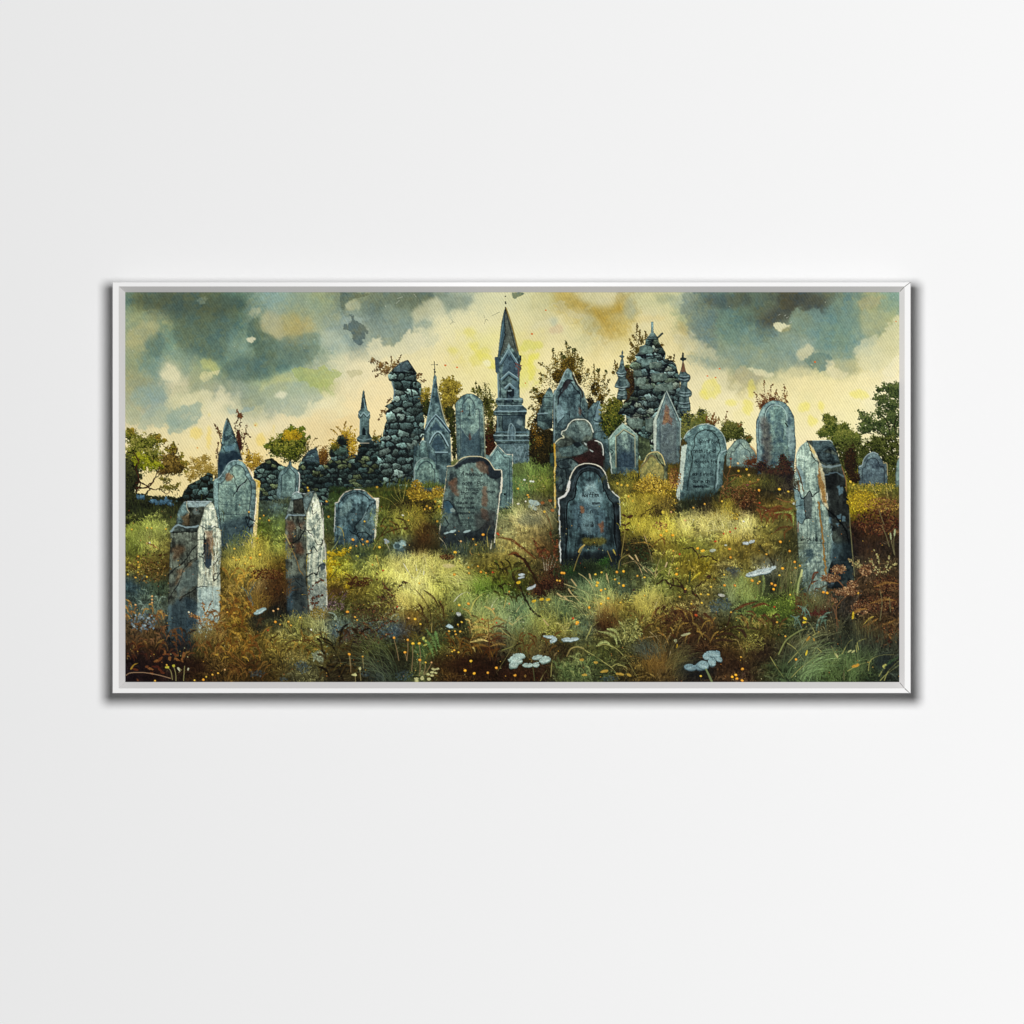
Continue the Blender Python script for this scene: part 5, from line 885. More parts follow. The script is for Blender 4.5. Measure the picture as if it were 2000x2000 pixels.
def paint_near(s):
    """the graves and pillars in front, back to front, then the plants that grow over their feet"""
    rg = s.rng; T = s.twig
    GRN = '5c6a34 3c4a20 7c8440 8f9048 2c3418'; DRY = '8f8a48 6c6428 a8a05c 4c4a20 9a7c34'
    # broken sliver and small arched stone by the gothic spire
    s.new('painted_gravestone', 'broken upright sliver of gravestone left of the gothic spire monument')
    s.stone(s.curve(Q('B', 925, 1720, 918, 1600, 925, 1540, 955, 1530, 965, 1470, 990, 1445, 1020, 1460, 1040, 1540, 1050, 1640, 1040, 1720)), '7c9a9c', '34464c', .6); s.line(Q('B', 968, 1470, 990, 1448, 1018, 1462), 1.2, 'a8bcb8', .8)
    s.new('painted_gravestone', 'small round topped gravestone at the foot of the gothic spire monument')
    q = s.curve(Q('B', 918, 1900, 910, 1740, 920, 1700, 935, 1660, 985, 1620, 1040, 1614, 1090, 1640, 1118, 1700, 1122, 1725, 1145, 1735, 1148, 1900))
    s.stone(q, '86a4a2', '44585a', .45); i = s.curve(Q('B', 935, 1890, 935, 1745, 950, 1720, 965, 1680, 1020, 1645, 1070, 1670, 1085, 1710, 1105, 1745, 1105, 1890))
    s.stone(i, '94aea6', '4c6264', .5, edge=.3, ident=False); s.line(i, 1.4, '26363c', .85); s.line(q[:40], 1.1, 'b4c8c0', .6); s.line(Q('B', 1000, 1760, 1020, 1800, 1015, 1850), .8, '2c3c3c', .6)
    s.tuft('B', 900, 1220, 1860, 60, '2c4a24 3c5c2c 55702f 1c2c18', 240, 30)
    s.tuft('B', 640, 920, 1920, 90, '1c2c18 2c3c1c 2c4a20 44501e', 420, 40, jit=40)
    # little ogee stone on the left
    s.new('painted_gravestone', 'narrow ogee topped gravestone with an inset panel, in front of the left rubble wall')
    q = s.curve(Q('A', 1452, 1932, 1458, 1800, 1470, 1755, 1500, 1725, 1545, 1690, 1560, 1650, 1570, 1640, 1580, 1655, 1590, 1690, 1625, 1715, 1650, 1745, 1660, 1780, 1650, 1932, 'E', 1642, 165, 1455, 165, 1450, 20), 4)
    s.stone(q, '8aa6ae', '44585e', .45); i = s.curve(Q('A', 1486, 1932, 1490, 1790, 1520, 1760, 1565, 1710, 1600, 1745, 1625, 1780, 1620, 1932, 'E', 1605, 150, 1480, 150), 4)
    s.stone(i, '8ba6a6', '50666a', .4, edge=.3, ident=False); s.line(i, 1.2, '223038', .85); s.line(Q('A', 1648, 1750, 1660, 1790, 1652, 1932, 'E', 1643, 100), 2.0, 'd8d8cc', .9)
    s.line(Q('A', 1565, 1660, 1566, 1700), 1, '2c3c40', .7)
    for y in (1820, 1870, 1915): s.write('A', 1515, y, 'nuem tu', 14, '3a4c50', .45, w=.5)
    s.tuft('E', 1430, 1680, 190, 50, '3c3c20 4c4c28 2c2c18 5c5a34', 200, 14)
    # cracked stone
    s.new('painted_gravestone', 'cracked arched gravestone with a yellow edge, in front of the leftmost obelisk')
    s.patch(Q('A', 1215, 1800, 1240, 1812, 1287, 1838, 1280, 1932, 'E', 1284, 10, 1262, 380, 1240, 640, 1190, 640, 1220, 380, 'A', 1215, 1932), 'd2c084', 1, 0, .7, tex=.45, ident=True)
    s.patch(Q('A', 1222, 1815, 1287, 1838, 1280, 1932, 'E', 1278, 60, 1255, 60, 1262, 0, 'A', 1262, 1850), 'c29a38', .8, .3, 1, tex=.4)
    q = s.curve(Q('A', 842, 1932, 845, 1850, 855, 1820, 900, 1795, 945, 1735, 985, 1668, 1030, 1640, 1080, 1635, 1125, 1655, 1165, 1705, 1195, 1770, 1222, 1815, 1245, 1850, 1248, 1932, 'E', 1240, 240, 1222, 420, 1195, 640, 930, 640, 880, 460, 850, 240, 838, 40), 4)
    s.stone(q, '8aa6aa', '3c4e56', .5, down=.25)
    i = s.curve(Q('A', 888, 1932, 893, 1860, 920, 1850, 965, 1800, 1005, 1720, 1060, 1678, 1110, 1695, 1140, 1730, 1150, 1780, 1195, 1850, 1205, 1932, 'E', 1200, 140, 1180, 300, 1170, 400, 960, 600, 920, 500, 890, 240), 4)
    s.stone(i, '93aaa2', '4a6064', .5, edge=.3, ident=False, down=.5); s.line(i, 1.3, '202c32', .85)
    s.patch(Q('E', 900, 400, 1180, 320, 1215, 440, 1190, 640, 930, 640), '25323a', .6, 3, 4, tex=.5)
    s.patch(Q('A', 960, 1770, 990, 1760, 1030, 1790, 1010, 1830, 970, 1830), '8a5c38', .65, 1.2, 2.5, tex=.4)
    for v, w in ((('A', 1005, 1715, 1030, 1780, 1060, 1860, 1068, 1932), 1.1), (('A', 1068, 1932, 1090, 1880, 1130, 1850, 1160, 1820), 2.4), (('A', 1060, 1932, 'E', 1080, 60, 1030, 140), 1.8), (('E', 1150, 330, 1240, 380), 2), (('E', 1180, 300, 1170, 440), 1.4)): s.line(Q(*v), w, '161d22', .9, wob=.6)
    s.line(Q('A', 1075, 1932, 1098, 1885, 1135, 1858), 1, 'b4c4bc', .6, wob=.4); s.line(Q('A', 850, 1822, 905, 1792, 945, 1735, 985, 1668, 1030, 1640, 1085, 1634), 1.6, 'a8c0c0', .8, wob=.2); s.line(Q('A', 1085, 1634, 1130, 1656, 1165, 1700, 1200, 1765, 1222, 1815), 2, 'd4c088', .85, wob=.3)
    s.line(Q('A', 1170, 1700, 1200, 1750, 1222, 1812), 2.4, 'ece4d0', .85, wob=.3); s.line(Q('E', 1250, 160, 1240, 300, 1225, 420), 2.4, 'e4e0d0', .8, wob=.5); s.line(Q('E', 1215, 500, 1200, 640), 2.2, 'dcd4b8', .8, wob=.5)
    for y in (1848, 1890): s.write('A', 925, y, 'nuoem', 22, '3a4c50', .5, w=.6)
    for y in (20, 150, 185): s.write('E', 935, y, 'mne sotn uem', 16, '3a4c50', .45, w=.5)
    s.line(Q('E', 900, 215, 1040, 225, 1180, 210), 1, '26343a', .6, wob=.4); s.line(Q('E', 900, 310, 1150, 315), 1.2, '202c34', .6, wob=.5)
    for v in ((1150, 340, 1200, 370, 1240, 380), (1140, 350, 1180, 430, 1230, 420), (1180, 500, 1190, 430, 1230, 400)): s.line(Q('E', *v), 1.6, '11171a', .9, wob=.6)
    s.tuft('E', 900, 1290, 660, 90, GRN + ' ' + DRY, 520, 30)
    for x, y in ((975, 600), (1010, 640), (1140, 510), (1130, 600), (1090, 570)): s.line(Q('E', x, y, x + 15, y + 70, x + 40, y + 150), .9, 'b8ae70', .8, taper=False); s.line(Q('E', x - 5, y - 8, x + 6, y + 30), 2, 'c4b87c', .8, taper=True)

    # tree of undergrowth left of pillar one and wall grass
    s.tuft('E', 0, 850, 300, 80, '3c4420 2c3018 54602c 23281a', 700, 30, jit=60)
    # small cracked arched stone
    s.new('painted_gravestone', 'small dark arched gravestone with white edges, in the grass left of centre')
    q = s.curve(Q('F', 150, 655, 155, 400, 160, 240, 163, 200, 190, 195, 200, 170, 250, 110, 330, 80, 410, 80, 470, 110, 520, 160, 575, 162, 572, 250, 550, 420, 530, 600, 520, 655), 4)
    s.stone(q, '6c8894', '26343c', .6, down=.2, k=(6, 14, 34)); s.patch(Q('F', 522, 160, 577, 160, 572, 260, 548, 520, 530, 560, 540, 400, 552, 250, 548, 185), 'cfcbb0', .95, .2, .6, tex=.4)
    i = s.curve(Q('F', 185, 640, 190, 250, 210, 200, 260, 140, 350, 108, 430, 125, 490, 175, 535, 200, 520, 420, 490, 640), 4); s.line(i, 1.5, '141e24', .8)
    s.stone(Q('F', 215, 240, 290, 150, 330, 200, 300, 280, 240, 330, 200, 330), '8aa4aa', '3c5058', .5, ident=False, edge=0); s.stone(Q('F', 350, 430, 460, 280, 545, 210, 540, 420, 510, 520, 420, 500), '7c969c', '3a4c54', .5, ident=False, edge=.2); s.stone(Q('F', 240, 440, 300, 400, 340, 470, 300, 540, 240, 540), '5c7c8c', '2c3e48', .5, ident=False, edge=.2)
    for v, w in (((545, 190, 480, 240, 440, 320, 370, 400, 345, 470, 400, 540), 1.4), ((340, 420, 380, 520, 420, 600), 2.2), ((300, 470, 350, 500, 400, 480, 480, 500), 1.8), ((400, 540, 450, 470, 500, 540), 1.3)): s.line(Q('F', *v), w, '0f1519', .85, wob=.7)
    s.line(Q('F', 163, 205, 190, 196, 202, 168, 252, 108, 330, 79, 410, 79, 470, 109, 520, 158), 1.9, 'd4cdb8', .95, wob=.2); s.line(Q('F', 162, 205, 160, 300, 153, 480), 1.5, 'c8ccc4', .9, wob=.2); s.line(Q('F', 470, 110, 520, 160), 1.6, 'c89858', .7); s.line(Q('F', 522, 160, 577, 162), 1.4, 'e4dcc4', .95)
    s.write('F', 300, 200, 'Cost', 34, '16202a', .7, w=.8)
    s.write('F', 305, 255, 'nsc su', 20, '1e2a30', .5, w=.6); s.write('F', 320, 300, 'ue st', 18, '1e2a30', .4, w=.6); s.line(Q('F', 420, 360, 440, 320, 455, 290), 1.4, '9cb4b0', .6)
    s.tuft('F', 130, 560, 640, 90, GRN + ' 2c3828', 420, 30)
    s.leaves('F', (170, 690, 70, 30, 250, 680, 50, 40, 110, 730, 40, 70, 150, 790, 60, 50, 110, 860, 50, 60, 190, 900, 70, 50, 280, 1000, 40, 60), 650, '4c4010 8a7010 bc9818 d8b828 e4cc4c', 1.2, heart=.3, hcol='4c4816', clump=5, ident=False)
    # pointed pale stone behind the leaning slab
    s.new('painted_gravestone', 'pale gravestone with a pointed gable, half hidden behind the leaning lichen stained slab')
    q = Q('B', 1585, 1585, 1625, 1590, 1700, 1490, 1780, 1580, 1842, 1580, 1845, 1932, 'F', 1843, 100, 1840, 290, 1700, 300, 1600, 200)
    s.stone(q, '8aa8aa', '465c62', .4, down=.3); s.line(Q('B', 1626, 1592, 1700, 1492, 1780, 1582, 1842, 1582, 1846, 1932, 'F', 1843, 120, 1840, 290), 1.5, 'dcd8c0', .85, smooth=False, wob=.2)
    s.line(Q('B', 1640, 1610, 1700, 1530, 1765, 1610, 1815, 1615, 1812, 1932, 'F', 1808, 280), 1.3, '26343a', .75, smooth=False); s.write('B', 1665, 1640, 'Fupt it', 24, '3a4a4c', .6, w=.6); s.write('B', 1690, 1675, 'mesutun', 16, '3a4a4c', .6, w=.5)
    for v in ((1740, 0, 1730, 280), (1790, 0, 1780, 290)): s.line(Q('F', *v), 1.4, '1e2c34', .6, wob=.3)
    qq = Q('F', 1767, 122); s.dabs(qq[:, 0], qq[:, 1], np.array([2.4 * SS]), np.array([hx('11181c')]), ident=False)
    s.patch(Q('F', 1700, 260, 1850, 240, 1860, 300, 1700, 310), '1a2218', .7, 1.5, 3)
    s.tuft('F', 1690, 1900, 300, 40, GRN, 200, 10)
    # leaning inscribed slab
    s.new('painted_gravestone', 'leaning slab with orange lichen stains and a faded handwritten inscription, at the centre of the meadow')
    q = s.curve(Q('B', 1195, 1932, 1212, 1800, 1226, 1700, 1235, 1688, 1270, 1690, 1300, 1675, 1340, 1635, 1400, 1606, 1470, 1600, 1550, 1605, 1610, 1635, 1650, 1690, 1672, 1726, 1735, 1728, 1740, 1800, 1735, 1932, 'F', 1720, 120, 1700, 300, 1672, 560, 1650, 650, 1200, 650, 1140, 530, 1165, 330, 1190, 100), 3)
    s.stone(q, '708482', '262e34', .7, k=(14, 34, 6), down=.1)
    sl = s.curve(Q('B', 1290, 1730, 1350, 1700, 1420, 1660, 1500, 1640, 1590, 1680, 1600, 1740, 1650, 1800, 1700, 1850, 1700, 1932, 'F', 1690, 150, 1680, 260, 1560, 420, 1480, 470, 1380, 450, 1320, 300, 1280, 180, 1310, 60, 'B', 1320, 1800), 4)
    s.stone(sl, '7f9490', '465658', .45, edge=.2, ident=False)
    s.patch(Q('B', 1300, 1690, 1400, 1620, 1520, 1610, 1610, 1640, 1660, 1720, 1720, 1740, 1725, 1800, 1690, 1820, 1640, 1810, 1590, 1770, 1600, 1700, 1540, 1660, 1420, 1660, 1340, 1700, 1300, 1720), '1c2228', .85, .6, 1.5, tex=.4)
    for v in (('B', 1490, 1650, 1560, 1650, 1610, 1690, 1605, 1760, 1540, 1750, 1510, 1700), ('B', 1440, 1710, 1460, 1700, 1450, 1760), ('B', 1260, 1820, 1300, 1800, 1320, 1880, 1290, 1932, 1250, 1900), ('F', 1280, 80, 1330, 70, 1325, 140, 1290, 130), ('F', 1560, 60, 1600, 60, 1600, 240, 1560, 240), ('F', 1230, 0, 1290, 0, 1290, 40, 1240, 40), ('F', 1530, 250, 1600, 280, 1600, 380, 1550, 330)):
        s.patch(Q(*v), '70503a', .55, 1.2, 3, tex=.6); s.patch(Q(*v) + 3, '4a3a30', .4, 1.2, 3, tex=.6)
    s.patch(Q('F', 1195, 190, 1240, 180, 1280, 240, 1270, 300, 1220, 310, 1190, 260), '36505c', .8, .5, 1, tex=.3); s.line(Q('F', 1205, 180, 1245, 190, 1278, 240, 1275, 290), 1.4, '10161a', .9, wob=.4); s.line(Q('F', 1190, 330, 1230, 400, 1210, 440), 1.3, '10161a', .8, wob=.5)
    s.patch(Q('F', 1150, 420, 1240, 470, 1500, 480, 1680, 420, 1660, 650, 1180, 650, 1140, 530), '191d20', .6, 4, 4, tex=.5); s.patch(Q('F', 1480, 300, 1690, 260, 1670, 460, 1500, 460), '322e2c', .5, 3, 4, tex=.5)
    s.patch(Q('F', 1250, 265, 1275, 250, 1300, 275, 1290, 292, 1255, 290), '8a9a90', .8, .3)
    s.line(Q('B', 1222, 1700, 1236, 1690, 1272, 1690, 1302, 1674, 1342, 1632, 1400, 1605, 1470, 1600, 1550, 1605, 1610, 1634, 1650, 1690, 1672, 1726), 2.0, 'c8c09c', .95, wob=.15); s.line(Q('B', 1672, 1727, 1736, 1728), 1.8, 'd4ccb0', .95)
    s.line(Q('B', 1736, 1730, 1742, 1800, 1736, 1932, 'F', 1722, 120, 1700, 320, 1680, 480, 1670, 580), 2.6, 'd4d0b8', .95, wob=.3); s.line(Q('B', 1738, 1800, 1732, 1932), 4, 'd8d4c0', .9, wob=.5)
    s.line(Q('B', 1224, 1710, 1210, 1820, 1195, 1932, 'F', 1190, 110, 1165, 330, 1145, 510), 1.5, 'cac2a0', .9, wob=.2)
    ink = '14191d'
    s.write('B', 1355, 1740, 'A mhnnea', 38, ink, .85, w=.9, rot=.06, slant=.25); s.write('B', 1360, 1832, 'nath, Eiien', 40, ink, .85, w=.9, rot=.03, slant=.25); s.write('F', 1390, 50, 'tenss', 40, ink, .85, w=.9, slant=.25); s.write('F', 1590, 78, 'nnain', 30, ink, .8, w=.9, rot=.03)
    s.write('F', 1345, 90, 'the.  me', 36, ink, .8, w=.8, slant=.25); s.write('F', 1365, 135, 'Joras', 34, ink, .8, w=.8, slant=.25); s.write('F', 1300, 185, 'ateuas  su', 30, ink, .75, w=.8); s.write('F', 1330, 232, 'nmy soiah', 28, ink, .75, w=.8); s.write('F', 1315, 285, 'pempnipa te', 24, ink, .75, w=.8)
    for y in (325, 355, 385, 408): s.write('F', 1330 + (y % 7) * 6, y, 'ueimsu nit', 18, ink, .6, w=.7)
    for x, y, a, b in ((1275, 475, 32, 12), (1215, 490, 26, 9), (1410, 475, 36, 11)):
        th = np.linspace(0, 6.28, 10, endpoint=False); s.patch(s.curve(Q('F', *sum([[x + a * math.cos(t), y + b * math.sin(t) - .25 * a * math.cos(t)] for t in th], [])), 3), '9db4b0', .9, .2, .8, tex=.2)
    s.tuft('F', 1130, 1700, 640, 110, '3a4a4c 5c6a34 8f8a48 2c3828 4c5c50 1e2620', 560, 30)
    # tomb with a rust stain behind the front stone
    s.new('painted_gravestone', 'shouldered round gravestone with a dark red stain, directly behind the front arched stone')
    q = s.curve(Q('C', 410, 1932, 408, 1700, 400, 1500, 415, 1465, 460, 1430, 490, 1425, 472, 1395, 475, 1365, 510, 1350, 545, 1290, 590, 1255, 640, 1248, 700, 1255, 745, 1300, 770, 1370, 765, 1420, 790, 1450, 840, 1470, 862, 1520, 875, 1600, 880, 1932, 'G', 700, 300, 430, 320, 412, 200), 3)
    s.patch(q + np.array([[-3, -5]]), '1a2222', .65, 3, 1); s.patch(q + np.array([[5, -3]]), '1a2222', .6, 3, 1)
    s.stone(q, '66706a', '232726', .75, k=(14, 34, 6))
    s.stone(s.curve(Q('C', 500, 1360, 560, 1290, 630, 1260, 700, 1280, 750, 1350, 745, 1410, 700, 1400, 640, 1480, 560, 1420, 520, 1400), 4), '7a8c8c', '3a484c', .6, edge=.2, ident=False)
    s.patch(Q('C', 575, 1600, 640, 1580, 740, 1540, 700, 1480, 745, 1440, 780, 1445, 850, 1500, 870, 1620, 870, 1700, 760, 1680, 640, 1690, 590, 1640), '281a19', .9, .8, 3, tex=.7); s.patch(Q('C', 600, 1610, 700, 1590, 720, 1650, 640, 1680), '40241f', .45, 1.5, 3, tex=.7)
    s.stone(Q('C', 440, 1520, 540, 1500, 640, 1460, 720, 1530, 660, 1580, 560, 1600, 470, 1600), '6a7f80', '34444a', .6, edge=.1, ident=False); s.patch(Q('C', 580, 1470, 640, 1460, 660, 1500, 620, 1520, 590, 1500), '10161a', .85, .5, 1.2)
    s.patch(Q('C', 680, 1465, 712, 1480, 706, 1500, 690, 1485), 'b4c0b8', .8, .2, .6); s.patch(Q('C', 735, 1530, 775, 1552, 765, 1560, 740, 1545), 'b4c0b8', .8, .2, .6)
    s.stone(s.curve(Q('C', 412, 1932, 415, 1640, 460, 1620, 550, 1615, 620, 1660, 640, 1700, 560, 1800, 530, 1932), 4), '66797c', '242e34', .7, k=(6, 14, 34), edge=.4, ident=False)
    for v in ((440, 1700, 500, 1720, 560, 1700), (460, 1760, 480, 1830, 440, 1900), (500, 1720, 520, 1800, 500, 1900), (420, 1660, 470, 1640, 560, 1620, 640, 1680)): s.line(Q('C', *v), 1.6, '0f1518', .85, wob=.8)
    s.line(Q('C', 470, 1390, 478, 1362, 512, 1348, 546, 1288, 592, 1254, 640, 1247, 700, 1254, 746, 1300, 770, 1370), 2.6, 'ccd0bc', .95, wob=.2); s.line(Q('C', 480, 1400, 494, 1420, 460, 1430, 418, 1462, 404, 1490), 2, 'c8c8a8', .95, wob=.2)
    s.line(Q('C', 785, 1450, 840, 1470, 862, 1520, 866, 1590), 2.2, 'd0d4c8', .95, wob=.3)
    s.line(Q('C', 404, 1490, 410, 1640, 404, 1800, 408, 1932, 'G', 412, 250), 3.6, 'b89a48', .95, wob=.4, ident=True); s.line(Q('C', 406, 1700, 402, 1800, 406, 1932, 'G', 410, 230), 1.6, 'd4cc98', .8, wob=.5); s.line(Q('C', 402, 1480, 406, 1560), 3, 'c8842c', .8)
    # tall pointed slab and its neighbours
    s.new('painted_gravestone', 'pale gabled gravestone with an inset panel, left of the tall pointed slab')
    q = Q('C', 912, 1440, 930, 1410, 985, 1350, 1050, 1286, 1105, 1320, 1160, 1370, 1196, 1408, 1200, 1700, 1205, 1830, 940, 1850, 925, 1640, 915, 1540)
    s.stone(q, '8ca6a2', '3c4e50', .5, down=.7); s.line(Q('C', 914, 1438, 985, 1352, 1050, 1288, 1105, 1322, 1196, 1408), 2, 'b4c4b4', .8, smooth=False, wob=.2)
    s.stone(Q('C', 985, 1405, 1010, 1390, 1060, 1345, 1100, 1360, 1160, 1410, 1165, 1700, 1000, 1700), '93a8a2', '2c3c48', .4, edge=.3, ident=False, down=1.0); s.line(Q('C', 985, 1700, 983, 1408, 1010, 1390, 1060, 1342, 1165, 1405, 1170, 1700), 1.5, 'b0a880', .7, smooth=False); s.line(Q('C', 992, 1700, 992, 1412, 1015, 1395, 1060, 1352, 1158, 1412), 1.1, '2c3430', .8, smooth=False)
    s.line(Q('C', 920, 1600, 960, 1560, 930, 1530), 2.4, '1c2a2c', .8, wob=.5); s.patch(Q('C', 1010, 1560, 1160, 1540, 1170, 1760, 1000, 1760), '2a3a4a', .55, 3, 4, tex=.4); s.line(Q('C', 928, 1560, 940, 1700, 955, 1800), 2.2, 'c8d0c0', .7, wob=.6)
    s.leaves('C', (1000, 1820, 90, 60, 1150, 1800, 70, 60), 420, '141812 23281a 3a3a20 55542a', 1.4, heart=.9, hcol='171b14', ident=False)
    s.new('painted_gravestone', 'tall sharply pointed slab with a rust streak down its face')
    q = Q('C', 1338, 1290, 1340, 1260, 1370, 1200, 1410, 1090, 1440, 1010, 1465, 978, 1490, 1010, 1530, 1120, 1575, 1220, 1598, 1275, 1596, 1480, 1590, 1680, 1460, 1680, 1360, 1600, 1345, 1560)
    s.stone(q, '7c9498', '46525c', .45); s.patch(Q('C', 1338, 1290, 1340, 1262, 1370, 1200, 1410, 1090, 1460, 985, 1440, 1060, 1400, 1170, 1372, 1260, 1366, 1560, 1345, 1560), 'c4ccb8', .75, .3, .6, tex=.3)
    s.stone(Q('C', 1400, 1300, 1410, 1230, 1465, 1040, 1500, 1110, 1560, 1270, 1560, 1680, 1405, 1650), '78868a', '525c66', .4, edge=.2, ident=False); s.line(Q('C', 1372, 1262, 1400, 1180, 1466, 1000, 1500, 1090, 1590, 1275), 1.3, '2a363a', .8, smooth=False); s.line(Q('C', 1465, 980, 1530, 1120, 1598, 1276, 1596, 1500), 1.4, 'b0bcae', .8, smooth=False)
    s.line(Q('C', 1403, 1290, 1403, 1640), 1.2, '34424a', .7)
    s.patch(Q('C', 1455, 1110, 1480, 1130, 1500, 1220, 1520, 1240, 1510, 1300, 1470, 1270, 1450, 1310, 1430, 1290, 1440, 1200), '6c4a3a', .65, .8, 2.5, tex=.7); s.patch(Q('C', 1450, 1180, 1480, 1180, 1480, 1280, 1440, 1280), '96623a', .5, 1, 2.5, tex=.7)
    s.tuft('C', 1450, 1640, 1700, 60, '2c3020 44482a 1c2018', 160, 10)
    s.new('painted_gravestone', 'small ochre gravestone with a pointed arch, among the yellow flowers')
    q = s.curve(Q('C', 1218, 1860, 1215, 1700, 1240, 1660, 1270, 1590, 1320, 1560, 1380, 1555, 1430, 1600, 1460, 1680, 1480, 1700, 1470, 1860), 4)
    s.stone(q, '8f9472', '4a4f3c', .5); s.stone(s.curve(Q('C', 1230, 1850, 1225, 1700, 1270, 1650, 1320, 1590, 1360, 1620, 1400, 1670, 1440, 1700, 1440, 1850), 4), 'b09c58', '6c6c44', .5, edge=.3, ident=False)
    s.line(Q('C', 1250, 1650, 1290, 1580, 1340, 1560, 1390, 1562, 1430, 1610, 1455, 1680), 2.0, 'd4c484', .85, wob=.3); s.line(Q('C', 1370, 1590, 1400, 1650, 1440, 1690), 2.4, '1e1c18', .85, wob=.4); s.line(Q('C', 1225, 1700, 1270, 1650, 1320, 1590, 1370, 1620), 1.2, '6a4c34', .8)
    s.patch(Q('C', 1460, 1690, 1560, 1680, 1580, 1860, 1470, 1860), '262a26', .8, 2, 4, tex=.5)
    # small grey stone and tall arch
    s.new('painted_gravestone', 'low pointed grey gravestone between the large inscribed stone and the tall arched stone')
    q = s.curve(Q('D', 245, 1700, 245, 1560, 280, 1510, 330, 1450, 380, 1434, 430, 1448, 480, 1510, 525, 1570, 540, 1640, 540, 1720), 4)
    s.stone(q, '93a49a', '54666a', .45); s.line(Q('D', 475, 1500, 525, 1568, 538, 1650), 3, 'a88454', .7, wob=.4)
    i = s.curve(Q('D', 290, 1680, 290, 1570, 320, 1550, 345, 1510, 380, 1478, 415, 1520, 470, 1565, 475, 1680), 4); s.stone(i, 'a4b4ac', '647a80', .45, edge=.25, ident=False); s.line(i, 1.3, '2c3a3c', .8)
    s.tuft('D', 230, 560, 1730, 50, '3c4a24 55602a 6a4424 2c3418', 260, 20)
    s.leaves('D', (460, 1660, 60, 50, 510, 1640, 40, 60), 160, '3a1c14 5c2c1c 7a4428', 1.3, heart=.4, ident=False)
    s.new('painted_creeper', 'reddish sprigs crowning the tall arched gravestone on the right')
    for v in ((620, 1120, 610, 1020, 605, 940, 603, 880), (660, 1100, 660, 1000, 670, 930, 690, 920), (740, 1100, 780, 1020, 800, 960, 790, 910), (760, 1090, 800, 1040, 822, 980), (600, 1130, 560, 1060, 505, 990), (590, 1140, 550, 1100, 530, 1040), (700, 1100, 710, 1020, 720, 970), (640, 1110, 600, 1040, 560, 1010), (780, 1090, 810, 1080, 822, 1075), (600, 1150, 570, 1130, 560, 1140)): T(Q('D', *v), '4c2818', '7a4024 5c3420 8a5c34 4a2c1c 9a6a40', 26, 1.25, .9, 3)
    s.leaves('D', (680, 1060, 80, 50, 600, 1100, 50, 40), 260, '4a2418 6c3822 8a5030', 1.2, heart=.3)
    s.new('painted_gravestone', 'tall round arched gravestone with lines of worn text and sprigs growing from its top')
    q = s.curve(Q('D', 540, 1780, 530, 1500, 525, 1290, 545, 1220, 580, 1140, 630, 1090, 700, 1070, 770, 1080, 830, 1120, 870, 1190, 890, 1250, 897, 1400, 905, 1500, 880, 1780), 4)
    s.stone(q, '86a0a0', '34485a', .5, down=.35); s.patch(s.curve(Q('D', 528, 1290, 560, 1200, 600, 1140, 610, 1180, 580, 1260, 570, 1700, 545, 1700), 4), '9cb4ae', .5, 1, 2, tex=.3)
    i = s.curve(Q('D', 610, 1760, 605, 1400, 605, 1260, 620, 1190, 660, 1130, 710, 1115, 770, 1135, 810, 1190, 820, 1260, 830, 1500, 850, 1760), 4)
    s.stone(i, '86a09a', '3c5262', .45, edge=.25, ident=False, down=.4); s.line(Q('D', 608, 1280, 618, 1190, 655, 1130, 705, 1112, 770, 1132, 810, 1190, 820, 1260), 1.8, 'a8c0b8', .85); s.line(Q('D', 600, 1300, 610, 1190, 650, 1122, 705, 1104), 1.6, '1e2c34', .8)
    s.patch(Q('D', 690, 1160, 760, 1150, 790, 1220, 740, 1260, 700, 1230), '4c6462', .6, 1.2, 3, tex=.5); s.patch(Q('D', 560, 1240, 640, 1230, 660, 1340, 680, 1500, 650, 1700, 590, 1700, 580, 1400), '4a3a34', .5, 2.5, 4, tex=.6); s.patch(Q('D', 800, 1330, 880, 1330, 890, 1500, 850, 1560), '93aaa4', .6, 1, 3, tex=.3)
    s.line(Q('D', 560, 1260, 550, 1320, 560, 1500), 1.4, '26343a', .6, wob=.6); s.line(Q('D', 805, 1285, 825, 1315), 2.6, '16201e', .9)
    for k, (y, tx) in enumerate(((1325, 'ueim sno'), (1360, 'nmesutn'), (1388, 'LOAHIEAI'), (1432, 'ADEOFHIAL'), (1465, 'OAIFPILAO'), (1500, 'mneusin'), (1528, 'LOAI'), (1565, 'iuem so'))): s.write('D', 640 + 6 * (k % 3) + (40 if k in (6,) else 0), y, tx, 22, '26363c', .55 if k < 2 else .72, w=.7)
    s.leaves('D', (580, 1700, 60, 60, 660, 1760, 90, 70, 800, 1700, 80, 80, 840, 1780, 70, 80, 780, 1620, 40, 40, 730, 1780, 90, 90), 1100, '15131a 231d1c 3a2620 4a3224 2c3424', 1.5, heart=.8, hcol='16161c', ident=False)
    # far right stones
    s.new('painted_gravestone', 'small shouldered bluish gravestone near the right edge, before the thicket')
    q = s.curve(Q('D', 1500, 1880, 1497, 1700, 1530, 1680, 1545, 1630, 1580, 1585, 1635, 1560, 1680, 1580, 1715, 1620, 1735, 1662, 1765, 1670, 1772, 1760, 1770, 1880), 3)
    s.stone(q, '7488909'[:6], '3a4654', .45, down=.3); i = s.curve(Q('D', 1530, 1870, 1535, 1720, 1560, 1700, 1580, 1640, 1635, 1615, 1680, 1640, 1700, 1690, 1740, 1710, 1745, 1870), 4)
    s.stone(i, '6c7f8c', '34404e', .45, edge=.3, ident=False); s.line(Q('D', 1500, 1700, 1532, 1682, 1546, 1630, 1582, 1585, 1636, 1560, 1684, 1580), 1.4, 'a4b4b4', .8); s.line(i[:60], 1, '202a30', .7); s.line(Q('D', 1735, 1664, 1766, 1670, 1772, 1780), 1.5, 'a89c70', .8)
